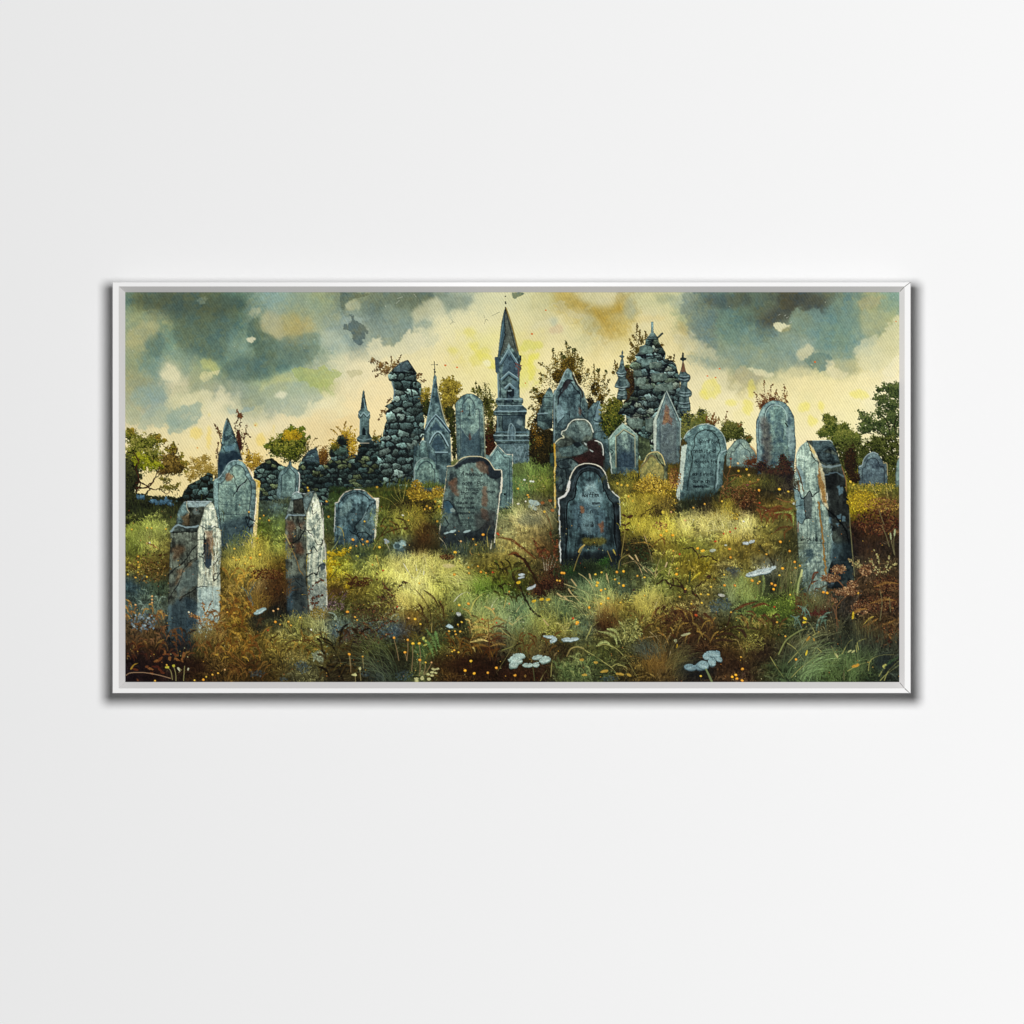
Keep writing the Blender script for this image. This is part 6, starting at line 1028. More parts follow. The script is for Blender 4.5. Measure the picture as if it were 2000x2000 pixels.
    s.patch(Q('D', 1625, 1690, 1645, 1690, 1650, 1710, 1620, 1715), '26303a', .7, .5)
    s.new('painted_gravestone', 'sliver of a pale gravestone cut off by the right edge of the canvas')
    s.stone(Q('D', 1848, 1900, 1850, 1750, 1860, 1660, 1884, 1600, 1892, 1600, 1892, 1900), '8ca0a0', '50646a', .4)
    s.tuft('D', 1480, 1890, 1900, 60, '55602a 7a7430 3c4a24 8c7c28', 420, 24)
    s.leaves('D', (1420, 1650, 60, 160, 1460, 1800, 60, 60), 420, '1c1612 2e2014 3c2c1c', 1.4, heart=.8, hcol='1c1814', ident=False)
    # large inscribed stone
    s.new('painted_gravestone', 'large leaning arched gravestone with several lines of black script, right of centre')
    q = s.curve(Q('C', 1605, 1500, 1660, 1485, 1625, 1430, 1660, 1370, 1730, 1320, 1800, 1292, 1870, 1290, 'D', 60, 1292, 130, 1315, 180, 1355, 220, 1410, 245, 1500, 250, 1560, 235, 1590, 225, 1640, 215, 1760, 205, 1932, 'H', 195, 60, 140, 120, 'G', 1830, 200, 1700, 200, 1620, 190, 1560, 140, 1570, 0, 'C', 1590, 1750), 3)
    s.stone(q, '7c9a9e', '3c5058', .45, down=.2)
    s.patch(Q('C', 1605, 1500, 1660, 1482, 1650, 1560, 1630, 1750, 1615, 1932, 'G', 1600, 60, 1590, 190, 1560, 140, 1570, 0, 'C', 1590, 1700), 'b4c0b0', .9, .3, 1.2, tex=.3)
    i = s.curve(Q('C', 1660, 1932, 1690, 1760, 1715, 1620, 1700, 1560, 1730, 1500, 1735, 1420, 1780, 1370, 1850, 1348, 1932, 1365, 'D', 100, 1370, 160, 1440, 190, 1530, 165, 1600, 150, 1680, 150, 1800, 120, 1932, 'H', 90, 60, 'G', 1680, 80), 4)
    s.stone(i, '76949a', '42565e', .4, edge=.2, ident=False)
    s.line(Q('C', 1655, 1932, 1685, 1760, 1712, 1620, 1698, 1565, 1730, 1500, 1732, 1420, 1778, 1366, 1850, 1346, 1925, 1362), 1.6, '16201f', .9, wob=.2); s.line(Q('D', 60, 1352, 120, 1375, 165, 1430, 190, 1530), 1.6, '1a2626', .85); s.line(Q('D', 188, 1540, 160, 1600, 150, 1700, 130, 1932), 1.5, '1a2628', .8, wob=.3)
    s.line(Q('D', 200, 1560, 245, 1540), 2.4, 'a4bab6', .8); s.line(Q('D', 195, 1570, 175, 1620, 165, 1760, 150, 1900), 2.4, '9cb4b2', .6, wob=.5); s.line(Q('C', 1628, 1430, 1665, 1368, 1735, 1318, 1800, 1294, 1870, 1290), 1.8, 'c4ccba', .85, wob=.3); s.line(Q('D', 60, 1294, 130, 1316, 182, 1356, 222, 1412, 246, 1500), 1.4, 'a8bcb8', .8)
    ink = '10181c'
    s.write('C', 1765, 1435, 'Spirt Lud', 37, ink, .95, w=1.1, slant=.25); s.write('C', 1718, 1528, 'nnth it pid', 35, ink, .9, w=1.1, slant=.15); s.write('C', 1728, 1630, 'Mopath fth o', 34, ink, .9, w=1.1, slant=.2); s.write('C', 1735, 1690, 'mnerum ot', 24, ink, .7, w=.7); s.write('C', 1710, 1750, 'adr t irintu', 30, ink, .9, w=1.0); s.write('C', 1712, 1815, 'aor m dn', 34, ink, .9, w=1.0); s.write('C', 1715, 1868, 'lumm e te', 28, ink, .8, w=.9); s.write('G', 1720, 30, 'num m te', 26, ink, .8, w=.9)
    s.line(Q('C', 1820, 1560, 1818, 1620), 1, ink, .6); s.line(Q('C', 1640, 1440, 1700, 1400), 1.4, '2c3c40', .6, wob=.6)
    s.patch(Q('G', 1600, 180, 1700, 100, 1932, 90, 'H', 160, 60, 140, 160, 60, 220, 'G', 1700, 230), '1c2826', .75, 3, 5, tex=.5)
    s.tuft('G', 1560, 1932, 220, 80, '1c2018 2c3020 3c4424', 500, 20, jit=26); s.tuft('H', 0, 200, 200, 80, '1c2018 2c3020', 300, 10, jit=30)

    # split pillar on the right
    s.new('painted_pillar', 'broken leaning pillar on the right with an orange streak and a black split side')
    q = Q('D', 1010, 1450, 1060, 1448, 1220, 1450, 1250, 1470, 1280, 1520, 1300, 1580, 1330, 1680, 1360, 1760, 1380, 1820, 1375, 1932, 'H', 1380, 100, 1405, 200, 1425, 500, 1450, 800, 1455, 1000, 1250, 1010, 1180, 1060, 1130, 1160, 1050, 1120, 980, 1000, 935, 800, 915, 450, 900, 200, 880, 60, 'D', 875, 1860, 880, 1780, 905, 1740, 905, 1600, 920, 1560, 950, 1500)
    s.stone(q, '4c5450', '15181a', .9, k=(14, 34, 6), edge=.2)
    fc = Q('D', 1010, 1450, 1060, 1520, 1110, 1600, 1120, 1720, 1140, 1820, 1120, 1932, 'H', 1120, 40, 1150, 200, 1200, 260, 1220, 350, 1250, 520, 1252, 700, 1215, 850, 1190, 1060, 1130, 1160, 1050, 1120, 980, 1000, 935, 800, 915, 450, 900, 200, 880, 60, 'D', 875, 1860, 880, 1780, 905, 1740, 905, 1600, 920, 1560, 950, 1500)
    s.stone(fc, 'b0bfb6', '5c6e6e', .5, ident=False, streak=.4)
    s.stone(Q('D', 1060, 1455, 1220, 1450, 1270, 1500, 1290, 1570, 1220, 1520, 1160, 1560, 1110, 1600, 1060, 1520), '5c7078', '26323a', .5, ident=False); s.stone(Q('D', 1100, 1560, 1190, 1560, 1300, 1590, 1320, 1660, 1200, 1680, 1130, 1640), '46565e', '141a20', .8, ident=False)
    s.line(Q('D', 1110, 1600, 1150, 1540, 1220, 1510, 1280, 1560), 1.4, '121a1e', .8, wob=.5); s.line(Q('D', 1140, 1680, 1220, 1700, 1330, 1680), 5, '7c8e90', .75, wob=.6); s.line(Q('D', 1170, 1780, 1280, 1750, 1350, 1790), 2.6, '5c7076', .7, wob=.6); s.line(Q('D', 1060, 1452, 1220, 1450, 1250, 1470), 1.6, 'a4b8b8', .8)
    s.patch(Q('D', 1200, 1800, 1340, 1790, 1370, 1932, 'H', 1380, 60, 1400, 300, 1420, 600, 1300, 500, 1220, 260, 1190, 0), '1a1c1c', .62, 1.5, 3, tex=.7)
    for P in (('H', 1310, 60, 1350, 50, 1350, 110, 1310, 140), ('H', 1290, 320, 1330, 310, 1330, 360, 1295, 350), ('H', 1340, 330, 1370, 330, 1370, 380, 1340, 380), ('H', 1280, 400, 1310, 395, 1310, 440), ('D', 1290, 1890, 1320, 1870, 1320, 1932), ('H', 1225, 330, 1250, 350, 1250, 400, 1215, 400)): s.patch(Q(*P), '5c7880', .75, .5, 1.5, tex=.3)
    s.line(Q('D', 1340, 1700, 1378, 1830, 1380, 1932), 1.6, '8a6444', .8, wob=.4); s.line(Q('H', 1200, 260, 1290, 350, 1370, 460, 1410, 600), 3, '07090b', .8, wob=.8)
    s.patch(Q('D', 1010, 1450, 1060, 1510, 1110, 1600, 1150, 1700, 1180, 1800, 1190, 1932, 'H', 1190, 100, 1200, 200, 1220, 280, 1180, 240, 1140, 160, 1120, 0, 'D', 1120, 1800, 1120, 1650, 1080, 1600), 'c0b894', .85, .5, 1.5, tex=.4)
    s.patch(Q('D', 1115, 1690, 1150, 1800, 1175, 1880, 1180, 1932, 'H', 1185, 120, 1195, 220, 1160, 170, 1130, 60, 'D', 1110, 1850), '8a5a2a', .8, .7, 2, tex=.6); s.patch(Q('D', 1020, 1460, 1060, 1530, 1090, 1560, 1075, 1590, 1040, 1540), 'c8b070', .8, .4, 1)
    s.line(Q('D', 1010, 1450, 1050, 1560, 1070, 1620, 1110, 1640), 2, '1a1a16', .85, wob=.7); s.line(Q('D', 1060, 1600, 1090, 1640, 1060, 1660), 1.4, '2a241c', .8, wob=.6); s.line(Q('D', 1010, 1455, 950, 1502, 918, 1562, 905, 1610), 1.8, 'a8bab0', .8, wob=.2); s.line(Q('D', 906, 1620, 904, 1740), 1.6, '7a5c44', .7, wob=.3)
    s.patch(Q('D', 905, 1700, 940, 1680, 980, 1760, 990, 1932, 'H', 985, 60, 960, 20, 'D', 930, 1850, 910, 1780), '6a8284', .7, .6, 1.5, tex=.3); s.line(Q('D', 905, 1700, 930, 1760, 960, 1850, 975, 1932), 2.2, '5c4428', .8, wob=.6); s.line(Q('D', 990, 1500, 985, 1700), 1, '5c7478', .5, wob=.5)
    s.patch(Q('H', 985, 160, 1035, 90, 1060, 150, 1050, 350, 1000, 360, 985, 250), '3c4444', .75, .5, 1.5, tex=.4); s.patch(Q('H', 880, 60, 930, 90, 980, 160, 985, 250, 990, 360, 960, 410, 920, 380, 905, 240), '46606a', .55, .6, 1.5, tex=.4)
    for v, w in (((880, 60, 930, 90, 950, 150, 985, 165), 2.6), ((985, 160, 1035, 90, 1060, 150, 1080, 120, 1115, 100), 2.2), ((985, 165, 985, 260, 1005, 350), 1.6), ((905, 240, 960, 230), 1.4), ((925, 380, 960, 410, 985, 370, 1010, 350, 1050, 350), 1.8)): s.line(Q('H', *v), w, '11161a', .9, wob=.6)
    s.line(Q('H', 1120, 200, 1130, 300, 1145, 420, 1160, 560, 1175, 720, 1190, 880), 3.4, '8a5c24', .8, wob=.8); s.line(Q('H', 925, 0, 940, 90), 3, '6a4424', .7, wob=.6); s.line(Q('H', 925, 390, 922, 480), 2.4, '7a5038', .7, wob=.5)
    s.line(Q('H', 1200, 110, 1200, 180), 1.6, 'dcd8c8', .8, wob=.5); s.line(Q('H', 1250, 420, 1238, 520, 1252, 620, 1240, 740, 1215, 800), 2, '9cb8b4', .6, wob=1.2); s.line(Q('H', 1222, 290, 1240, 400, 1250, 520), 1.8, '1c2428', .6, wob=.9)
    s.write('H', 945, 530, 'wnth.l d.u', 36, '10181c', .9, w=1.2); s.line(Q('H', 1094, 480, 1096, 570), 1.5, '10181c', .9); s.line(Q('H', 930, 585, 1060, 588, 1220, 585), 1.2, '1c2a2e', .6, wob=.5)
    s.patch(Q('H', 1000, 650, 1060, 640, 1066, 720, 1040, 780, 1010, 740), '1c2c34', .6, 1.2, 2, tex=.5)
    for k, y in enumerate((640, 680, 745)): s.write('H', 965 + 10 * k, y, 'usi nit um', 30, '22323a', .5, w=.8)
    s.patch(Q('H', 1240, 600, 1420, 560, 1455, 900, 1300, 1020, 1220, 960), '1a262c', .6, 4, 4, tex=.4); s.patch(Q('H', 1230, 560, 1330, 620, 1300, 780, 1240, 760), '465c60', .5, 2, 3, tex=.4)
    s.line(Q('H', 1410, 300, 1425, 520, 1445, 740, 1460, 940), 1.2, '6c7450', .7, wob=.3)

    # pillar with dark face and white side, left
    def pillar(label, face, side, cap, tile):
        s.new('painted_pillar', label); s.stone(Q(tile, *face), '70756c', '272825', .8, k=(14, 34, 6), edge=.3, streak=.3, bias=.06); s.stone(Q(tile, *side), 'd8d4c2', '66726f', .65, k=(6, 14, 2.5), bias=.3, edge=.4, streak=.5); s.stone(Q(tile, *cap), '8c9894', '333a3a', .7, k=(14, 6), bias=.05)
    pillar('weathered pillar with a dark face and chalk white side at the left front of the meadow',
           (438, 470, 690, 465, 700, 900, 690, 1300, 690, 1420, 600, 1560, 480, 1540, 410, 1450, 415, 1100, 425, 880),
           (820, 190, 850, 225, 875, 320, 882, 375, 892, 385, 890, 432, 915, 470, 920, 650, 905, 850, 912, 1000, 902, 1300, 850, 1400, 760, 1510, 700, 1440, 680, 1380, 692, 1000, 692, 470, 715, 410, 740, 330, 760, 250),
           (440, 478, 465, 430, 490, 400, 500, 310, 530, 235, 565, 200, 600, 192, 820, 190, 760, 250, 738, 330, 715, 400, 692, 470), 'E')
    s.stone(Q('E', 500, 400, 500, 310, 530, 235, 565, 200, 600, 195, 600, 290, 560, 330, 545, 400), '86a2a8', '46585c', .5, ident=False); s.stone(Q('E', 600, 250, 740, 230, 760, 250, 735, 340, 700, 420, 600, 430, 610, 300), '4e5048', '191b19', .8, ident=False)
    s.line(Q('E', 565, 198, 600, 192, 820, 190), 1.8, 'b4c4c4', .85, wob=.3); s.patch(Q('E', 590, 200, 700, 195, 810, 198, 770, 235, 680, 250, 610, 240), '90a4a4', .75, .5, 1.2, tex=.5); s.line(Q('E', 590, 195, 590, 250, 612, 300, 570, 340), 1.4, 'cabf9c', .7, wob=.5)
    s.patch(Q('E', 540, 330, 600, 310, 620, 420, 560, 410), '5a4428', .6, 1.2, 3, tex=.6); s.patch(Q('E', 640, 270, 700, 260, 710, 310, 660, 320), '7c8c88', .5, .8, 2, tex=.4)
    s.line(Q('E', 442, 476, 470, 435, 520, 415, 600, 440, 700, 425), 3.2, '8a9ea0', .85, wob=.7); s.line(Q('E', 440, 486, 560, 480, 690, 476), 2.2, '0c0f10', .85, wob=.6)
    for P in ((455, 620, 540, 600, 580, 640, 520, 720, 460, 760), (490, 850, 560, 830, 540, 960, 500, 980), (520, 1060, 570, 990, 590, 980, 560, 1140, 520, 1160), (590, 780, 640, 760, 620, 850)): s.patch(Q('E', *P), '5c4630', .6, 2, 4, tex=.7)
    s.patch(Q('E', 560, 860, 690, 740, 690, 980, 620, 1020, 560, 1080, 500, 1100, 480, 1000), '5a6a66', .6, .8, 2, tex=.35); s.patch(Q('E', 415, 1180, 560, 1090, 690, 1120, 690, 1380, 600, 1540, 500, 1530, 410, 1420), '2c3c44', .7, 3, 5, tex=.5); s.patch(Q('E', 412, 1180, 440, 1170, 440, 1420, 412, 1430), '5c7478', .6, 1.5, 2)
    for v, w in (((690, 600, 620, 680, 560, 770, 480, 830, 420, 890), 2), ((690, 720, 620, 760, 560, 840, 520, 960, 440, 1080, 420, 1120), 1.4), ((690, 1000, 640, 1040, 560, 1090, 530, 1130), 2.2), ((760, 480, 755, 560, 760, 650, 745, 700), 2.4), ((690, 560, 740, 550, 770, 570), 1.6), ((690, 1010, 730, 990, 780, 1000), 2.4), ((910, 870, 850, 880, 850, 940, 905, 870), 2), ((700, 700, 740, 720, 760, 790, 800, 830), 1.6), ((720, 420, 780, 450, 850, 430, 890, 440), 1.4), ((905, 700, 870, 760, 840, 800), 1.5)): s.line(Q('E', *v), w, '121516', .88, wob=.7)
    s.patch(Q('E', 755, 560, 800, 530, 820, 620, 830, 740, 800, 830, 770, 800, 750, 700), '1e2226', .85, .6, 2, tex=.4); s.patch(Q('E', 760, 470, 830, 460, 850, 560, 830, 700, 800, 640, 780, 540), '7a5c44', .6, 1, 3, tex=.6)
    for x in (770, 800, 830, 855, 875): s.line(Q('E', x, 470, x + 5, 600, x - 5, 760, x + 4, 900), .9, '6c5a40', .7, wob=.6)
    s.line(Q('E', 830, 560, 842, 900, 836, 1060, 845, 1200), 1.2, '8a6c40', .7, wob=.4); s.line(Q('E', 755, 820, 760, 1000), 1, '7c8480', .6, wob=.6)
    s.patch(Q('E', 770, 740, 820, 730, 825, 800, 790, 830, 765, 800), '2c3c48', .7, .5, 1.5)
    s.patch(Q('E', 692, 1010, 800, 990, 900, 1010, 900, 1300, 850, 1400, 760, 1500, 690, 1400), '8ca6a6', .55, 2, 4, tex=.35)
    pillar('shorter weathered pillar with a dark rusty face and chalk white side, second from the left',
           (1525, 340, 1530, 330, 1715, 330, 1720, 420, 1725, 900, 1740, 1200, 1760, 1400, 1600, 1400, 1540, 1300, 1530, 900, 1522, 600),
           (1805, 95, 1835, 150, 1860, 250, 1870, 340, 1888, 350, 1890, 560, 1912, 600, 1925, 900, 'F', 60, 500, 72, 800, 85, 1100, 95, 1210, 60, 1260, 'E', 1880, 1300, 1800, 1280, 1750, 1250, 1730, 900, 1720, 420, 1725, 300, 1770, 180),
           (1525, 360, 1545, 260, 1570, 190, 1590, 130, 1625, 102, 1700, 118, 1790, 95, 1808, 95, 1770, 180, 1725, 300, 1715, 330, 1640, 320, 1540, 345), 'E')
    s.stone(Q('E', 1570, 190, 1590, 130, 1625, 102, 1680, 115, 1690, 160, 1620, 175), '9cb2b4', '5c7078', .4, ident=False); s.stone(Q('E', 1690, 165, 1760, 110, 1800, 100, 1770, 180, 1725, 290, 1690, 230), '7c8e92', '36444a', .5, ident=False); s.stone(Q('E', 1600, 180, 1690, 165, 1700, 240, 1710, 310, 1600, 300), '44423c', '171818', .8, ident=False)
    s.line(Q('E', 1590, 130, 1625, 102, 1700, 118, 1795, 96), 1.5, 'c0ccc8', .8, wob=.3); s.line(Q('E', 1680, 120, 1690, 160, 1590, 180), 1.8, '10161a', .8, wob=.4); s.line(Q('E', 1530, 350, 1560, 320, 1640, 325, 1715, 322), 2.4, '8a9ea4', .8, wob=.5)
    for P in ((1535, 380, 1600, 360, 1620, 460, 1560, 500), (1600, 580, 1680, 590, 1700, 680, 1640, 690), (1540, 520, 1580, 500, 1600, 600, 1560, 650), (1630, 400, 1700, 380, 1690, 470)): s.patch(Q('E', *P), '5a3c2a', .6, 2, 4, tex=.7)
    for v, w in (((1560, 590, 1620, 570, 1660, 540, 1700, 470, 1715, 440), 2.4), ((1640, 350, 1660, 420, 1680, 470, 1720, 480), 1.6), ((1540, 1000, 1600, 1040, 1580, 1100, 1640, 1120), 1.4), ((1600, 900, 1640, 960, 1700, 1000), 1.3), ((1560, 1100, 1640, 1060, 1720, 1080), 1.2), ((1725, 690, 1760, 680, 1790, 620, 1820, 660), 3), ((1725, 460, 1790, 520, 1830, 600, 1888, 580), 1.2), ((1888, 560, 1870, 600, 1850, 620), 2.2), ((1725, 900, 1790, 870, 1830, 880, 1850, 800, 1920, 790), 2.6), ((1860, 350, 1820, 390, 1790, 440, 1740, 470), 1.2), ((1740, 1000, 1760, 1060), 1.5), ((1785, 210, 1775, 260, 1790, 310, 1815, 290), 1.3)): s.line(Q('E', *v), w, '121516', .88, wob=.7)
    s.line(Q('E', 1520, 500, 1570, 600), 2.2, 'b09a60', .8); s.line(Q('E', 1570, 600, 1620, 720, 1660, 840, 1700, 900), 1.4, '8a6c3c', .8, wob=.4)
    s.patch(Q('E', 1540, 900, 1720, 880, 1740, 1380, 1600, 1390, 1540, 1250), '222c30', .6, 3, 4, tex=.5); s.patch(Q('E', 1530, 1000, 1580, 980, 1600, 1200, 1540, 1240), '3a505c', .5, 1.5, 3, tex=.4)
    s.patch(Q('E', 1730, 1000, 1925, 960, 'F', 85, 1150, 60, 1260, 'E', 1780, 1260), '5a6460', .55, 2, 4, tex=.7); s.patch(Q('E', 1850, 790, 1900, 760, 1905, 830, 1860, 850), '2c3840', .8, .5, 1.5, tex=.3)
    s.line(Q('F', 30, 200, 48, 340, 50, 560, 66, 640, 75, 900, 88, 1180), 1.8, 'd8d4c4', .85, wob=.5)

    # front centre stone
    s.new('painted_gravestone', 'front and centre round topped gravestone with a deep black border and white rim')
    q = s.curve(Q('C', 510, 1932, 540, 1850, 560, 1780, 600, 1710, 660, 1675, 720, 1668, 790, 1678, 850, 1712, 895, 1780, 912, 1850, 940, 1932, 'G', 960, 90, 1020, 160, 1028, 300, 1030, 500, 1030, 800, 900, 850, 640, 870, 480, 800, 458, 740, 452, 400, 440, 260, 440, 175, 500, 140, 540, 80, 550, 0), 3)
    s.stone(q, '36444c', '12161a', .6, k=(14, 34, 6))
    i = s.curve(Q('C', 600, 1932, 605, 1880, 630, 1800, 670, 1752, 730, 1735, 790, 1750, 840, 1800, 865, 1870, 870, 1932, 'G', 880, 80, 920, 170, 965, 240, 970, 500, 975, 800, 540, 840, 525, 500, 525, 220, 590, 160, 612, 60), 4)
    s.stone(i, '55707a', '1c262c', .7, k=(14, 34, 6), edge=.4, ident=False, streak=.35, down=.5)
    s.line(i, 2, '0b0e11', .9); s.line(i + np.array([[-4.5, -2]]), .9, '5c6c70', .5)
    s.patch(Q('C', 690, 1850, 760, 1820, 810, 1880, 820, 1932, 'G', 850, 120, 870, 180, 820, 260, 720, 240, 650, 160, 640, 120, 'C', 700, 1932), '84a0a0', .75, 2, 4, tex=.5); s.patch(Q('C', 720, 1880, 780, 1870, 800, 1932, 'G', 800, 60, 740, 60, 'C', 690, 1932), 'a0b4ac', .6, 1.5, 4, tex=.5)
    s.patch(Q('G', 560, 220, 700, 200, 850, 240, 900, 400, 880, 520, 700, 520, 580, 440), '4c626a', .5, 4, 5, tex=.5); s.patch(Q('G', 660, 330, 760, 260, 780, 420, 740, 500, 660, 470), '7a9492', .45, 2, 4, tex=.5)
    s.patch(Q('G', 640, 240, 680, 235, 690, 300, 650, 305), '8a5434', .75, 1.2, 2, tex=.5); s.patch(Q('G', 820, 400, 860, 380, 880, 430, 850, 490, 830, 450), '7c4a30', .7, 1.2, 2, tex=.5); s.patch(Q('G', 660, 540, 880, 530, 890, 590, 820, 620, 680, 600), '5c5420', .75, 1.5, 3, tex=.6); s.patch(Q('G', 720, 610, 830, 600, 830, 660, 720, 680), '4c605c', .6, 1.5, 3, tex=.5)
    s.patch(Q('G', 480, 700, 1000, 660, 1020, 800, 900, 850, 640, 870, 500, 820), '14181a', .75, 4, 5, tex=.5)
    s.write('G', 660, 108, 'Aoiffim', 40, '0c1114', .9, w=1.15); s.write('G', 755, 190, 'spuen', 26, '12181c', .7, w=.9)
    for x, y, tx, h in ((630, 290, 'A', 50), (740, 260, 'n', 40), (800, 280, 's', 40), (620, 400, 'A', 50), (690, 400, 'ne as', 30), (750, 390, 'A', 40), (665, 500, 'Adu siul', 32), (710, 575, 'Jums', 40), (715, 600, 'uisfs', 44)): s.write('G', x, y, tx, h, '0c1114', .75, w=1.1)
    s.line(Q('C', 515, 1925, 541, 1850, 560, 1780, 600, 1710, 660, 1674, 720, 1667, 790, 1677, 850, 1711, 895, 1780, 912, 1850), 2.6, 'd0cdb8', .95, wob=.2)
    s.line(Q('C', 545, 1850, 530, 1890, 'G', 545, 0, 540, 70, 505, 130, 445, 168), 4.6, 'd4d4cc', .92, wob=.4); s.line(Q('G', 442, 170, 446, 240, 450, 330, 455, 560, 462, 770), 3.0, 'c8ccc4', .95, wob=.5); s.line(Q('C', 912, 1850, 920, 1900, 'G', 912, 30, 945, 90, 985, 130, 1018, 155), 2.4, 'ced0c0', .9, wob=.3); s.line(Q('G', 1018, 158, 1026, 300, 1026, 420), 2.2, 'b4bcae', .85, wob=.3)
    s.line(Q('G', 500, 300, 512, 560, 520, 800), 2, '0a0d10', .8, wob=.3); s.line(Q('G', 985, 230, 995, 500, 1000, 700), 2, '2c3438', .7, wob=.4); s.line(Q('C', 570, 1932, 600, 1800, 660, 1720, 740, 1700, 820, 1725, 870, 1790), 2, '46545a', .6, wob=.5)
def paint_front(s):
    """plants of the meadow that overlap the stones: ferns, seed heads, gorse, pale leaves, flowers"""
    rg = s.rng; s.cur = 1; T = s.twig
    def ovals(c, pts, col, a=.9, ro=.8, bl=.2, tex=.25):
        for x, y, w, h, an in pts:
            th = np.linspace(0, 6.28, 11)[:-1]; ca, sa = math.cos(an), math.sin(an)
            s.patch(s.curve(Q(c, *sum([[x + w * math.cos(t) * ca - h * math.sin(t) * sa, y + w * math.cos(t) * sa + h * math.sin(t) * ca] for t in th], [])), 3), col, a, bl, ro, tex=tex)
    def ferns(c, x0, y0, x1, y1, n, cols, L0=60, L1=170, leaf=2.6, up=1.0, w=.7):
        cl = cols.split()
        for _ in range(n):
            x, y = rg.uniform(x0, x1), rg.uniform(y0, y1); L = rg.uniform(L0, L1); d = rg.choice([-1, 1]) * rg.uniform(.25, 1.0)
            col = cl[rg.integers(0, len(cl))]
            s.fern(Q(c, x, y, x + d * L * .35, y - L * .55 * up, x + d * L * .9, y - L * .75 * up + rg.uniform(-10, 20)), leaf * rg.uniform(.7, 1.2), int(L / 7), col, None, w)
    def blades(c, x0, y0, x1, y1, n, cols, L0=50, L1=160, w=1.5, lean=0.0, sp=.5):
        A = Q(c, x0, y0)[0]; B = Q(c, x1, y1)[0]; cl = np.array([hx(q) for q in cols.split()])
        th = rg.uniform(0, 6.283, n); q = np.sqrt(rg.random(n)) * (1 + .22 * np.abs(rg.normal(0, 1, n)))
        x = (A[0] + B[0]) / 2 + np.cos(th) * q * (B[0] - A[0]) * .52; y = (A[1] + B[1]) / 2 + np.sin(th) * q * (B[1] - A[1]) * .52; o = np.argsort(y); x, y, q = x[o], y[o], q[o]
        nz = s.N[14][np.clip(y.astype(int), 0, s.H - 1), np.clip(x.astype(int), 0, s.W - 1)]; kp = nz > .22 + .3 * q * q; x, y, q, nz = x[kp], y[kp], q[kp], nz[kp]; n = len(x)
        L = rg.uniform(L0, L1, n) * SS / ZM; d = rg.normal(lean, sp, n); k = rg.integers(0, len(cl), n)
        mc = grid_colour(s, GROUND, 910, x, y); f = np.clip(.42 + .45 * q, 0, .92)[:, None]
        cc = ((cl[k] * .92 * (1 - f) + mc * f * 1.12) * rg.uniform(.7, 1.22, (n, 1)) * (.75 + .5 * nz[:, None])).astype(np.float32)
        s.hairs(x, y, d * L * .2, -L, d * L * .7, np.abs(d) * L * .45, np.full(n, w), cc, tip=np.clip(cc * 1.2, 0, 1))
    def speck(c, x0, y0, x1, y1, n, cols, r0=.5, r1=1.3, a=1.0, asp=1.5):
        A = Q(c, x0, y0)[0]; B = Q(c, x1, y1)[0]; cl = np.array([hx(q) for q in cols.split()])
        m = 26; th = rg.uniform(0, 6.283, n); q = np.sqrt(rg.random(n)) * rg.uniform(.75, 1.12, n)
        x = (A[0] + B[0]) / 2 + np.cos(th) * q * (B[0] - A[0]) / 2; y = (A[1] + B[1]) / 2 + np.sin(th) * q * (B[1] - A[1]) / 2
        k = rg.integers(0, len(cl), n)
        cc = cl[k] * rg.uniform(.6, 1.1, (n, 1)); cc = cc * .86 + cc.mean(1, keepdims=True) * .14
        s.dabs(x, y, rg.uniform(r0, r1, n) * SS * .85, cc.astype(np.float32), a=a, ident=False, asp=asp, ang=rg.uniform(0, 3.14, n))
    def shade(c, x, y, w, h, col, a, bl=4, ro=5):
        th = np.linspace(0, 6.28, 11)[:-1]
        s.patch(s.curve(Q(c, *sum([[x + w * math.cos(t) * rg.uniform(.8, 1.15), y + h * math.sin(t) * rg.uniform(.8, 1.15)] for t in th], [])), 3), col, a * .8, bl * 1.2, ro, tex=.6)
    # short grass in front of the dark undergrowth on the rise
    I = s.I; yy, xx = np.nonzero((I == 1)[int((850 - Y0) * SS):int((960 - Y0) * SS):2, ::2]); yy = yy * 2 + int((850 - Y0) * SS); xx = xx * 2
    k = rg.choice(len(yy), min(len(yy), 9000), replace=False); k = k[np.argsort(yy[k])]; x, y = xx[k].astype(float), yy[k].astype(float)
    c = grid_colour(s, GROUND, 930, x + rg.normal(0, 12, len(x)), y + rg.normal(16, 10, len(x))) * rg.uniform(.55, 1.25, (len(x), 1))
    L = rg.uniform(2, 7, len(x)) * SS; d = rg.normal(0, .35, len(x))
    s.hairs(x, y, d * L * .4, -L * .8, d * L * .4, L * 0, np.full(len(x), 1.3), c.astype(np.float32))
    # grass pulled together with a soft wet brush
    y0 = int((890 - Y0) * SS); R = s.C[y0:]; S_ = np.stack([s.blur(R[..., j], 2) for j in range(3)], -1); g = (s.I[y0:] == 1)[..., None]
    s.C[y0:] = np.where(g, R * .5 + S_ * .5, R)
    # tussocks: fans of fine blades, dark at the root, lit at the tip
    n = 1250; X = rg.uniform(0, s.W, n); Y = rg.uniform((955 - Y0) * SS, s.H + 20, n); o = np.argsort(Y); X, Y = X[o], Y[o]
    m = rg.integers(9, 26, n); i = np.repeat(np.arange(n), m); sc = np.interp(Y / SS + Y0, [950, 1340], [.45, 1.5])[i] * np.repeat(rg.uniform(.6, 1.3, n), m)
    lit = np.clip(s.N[90][np.clip(Y.astype(int), 0, s.H - 1), np.clip(X.astype(int), 0, s.W - 1)] * 1.1 + .75, .85, 1.65)
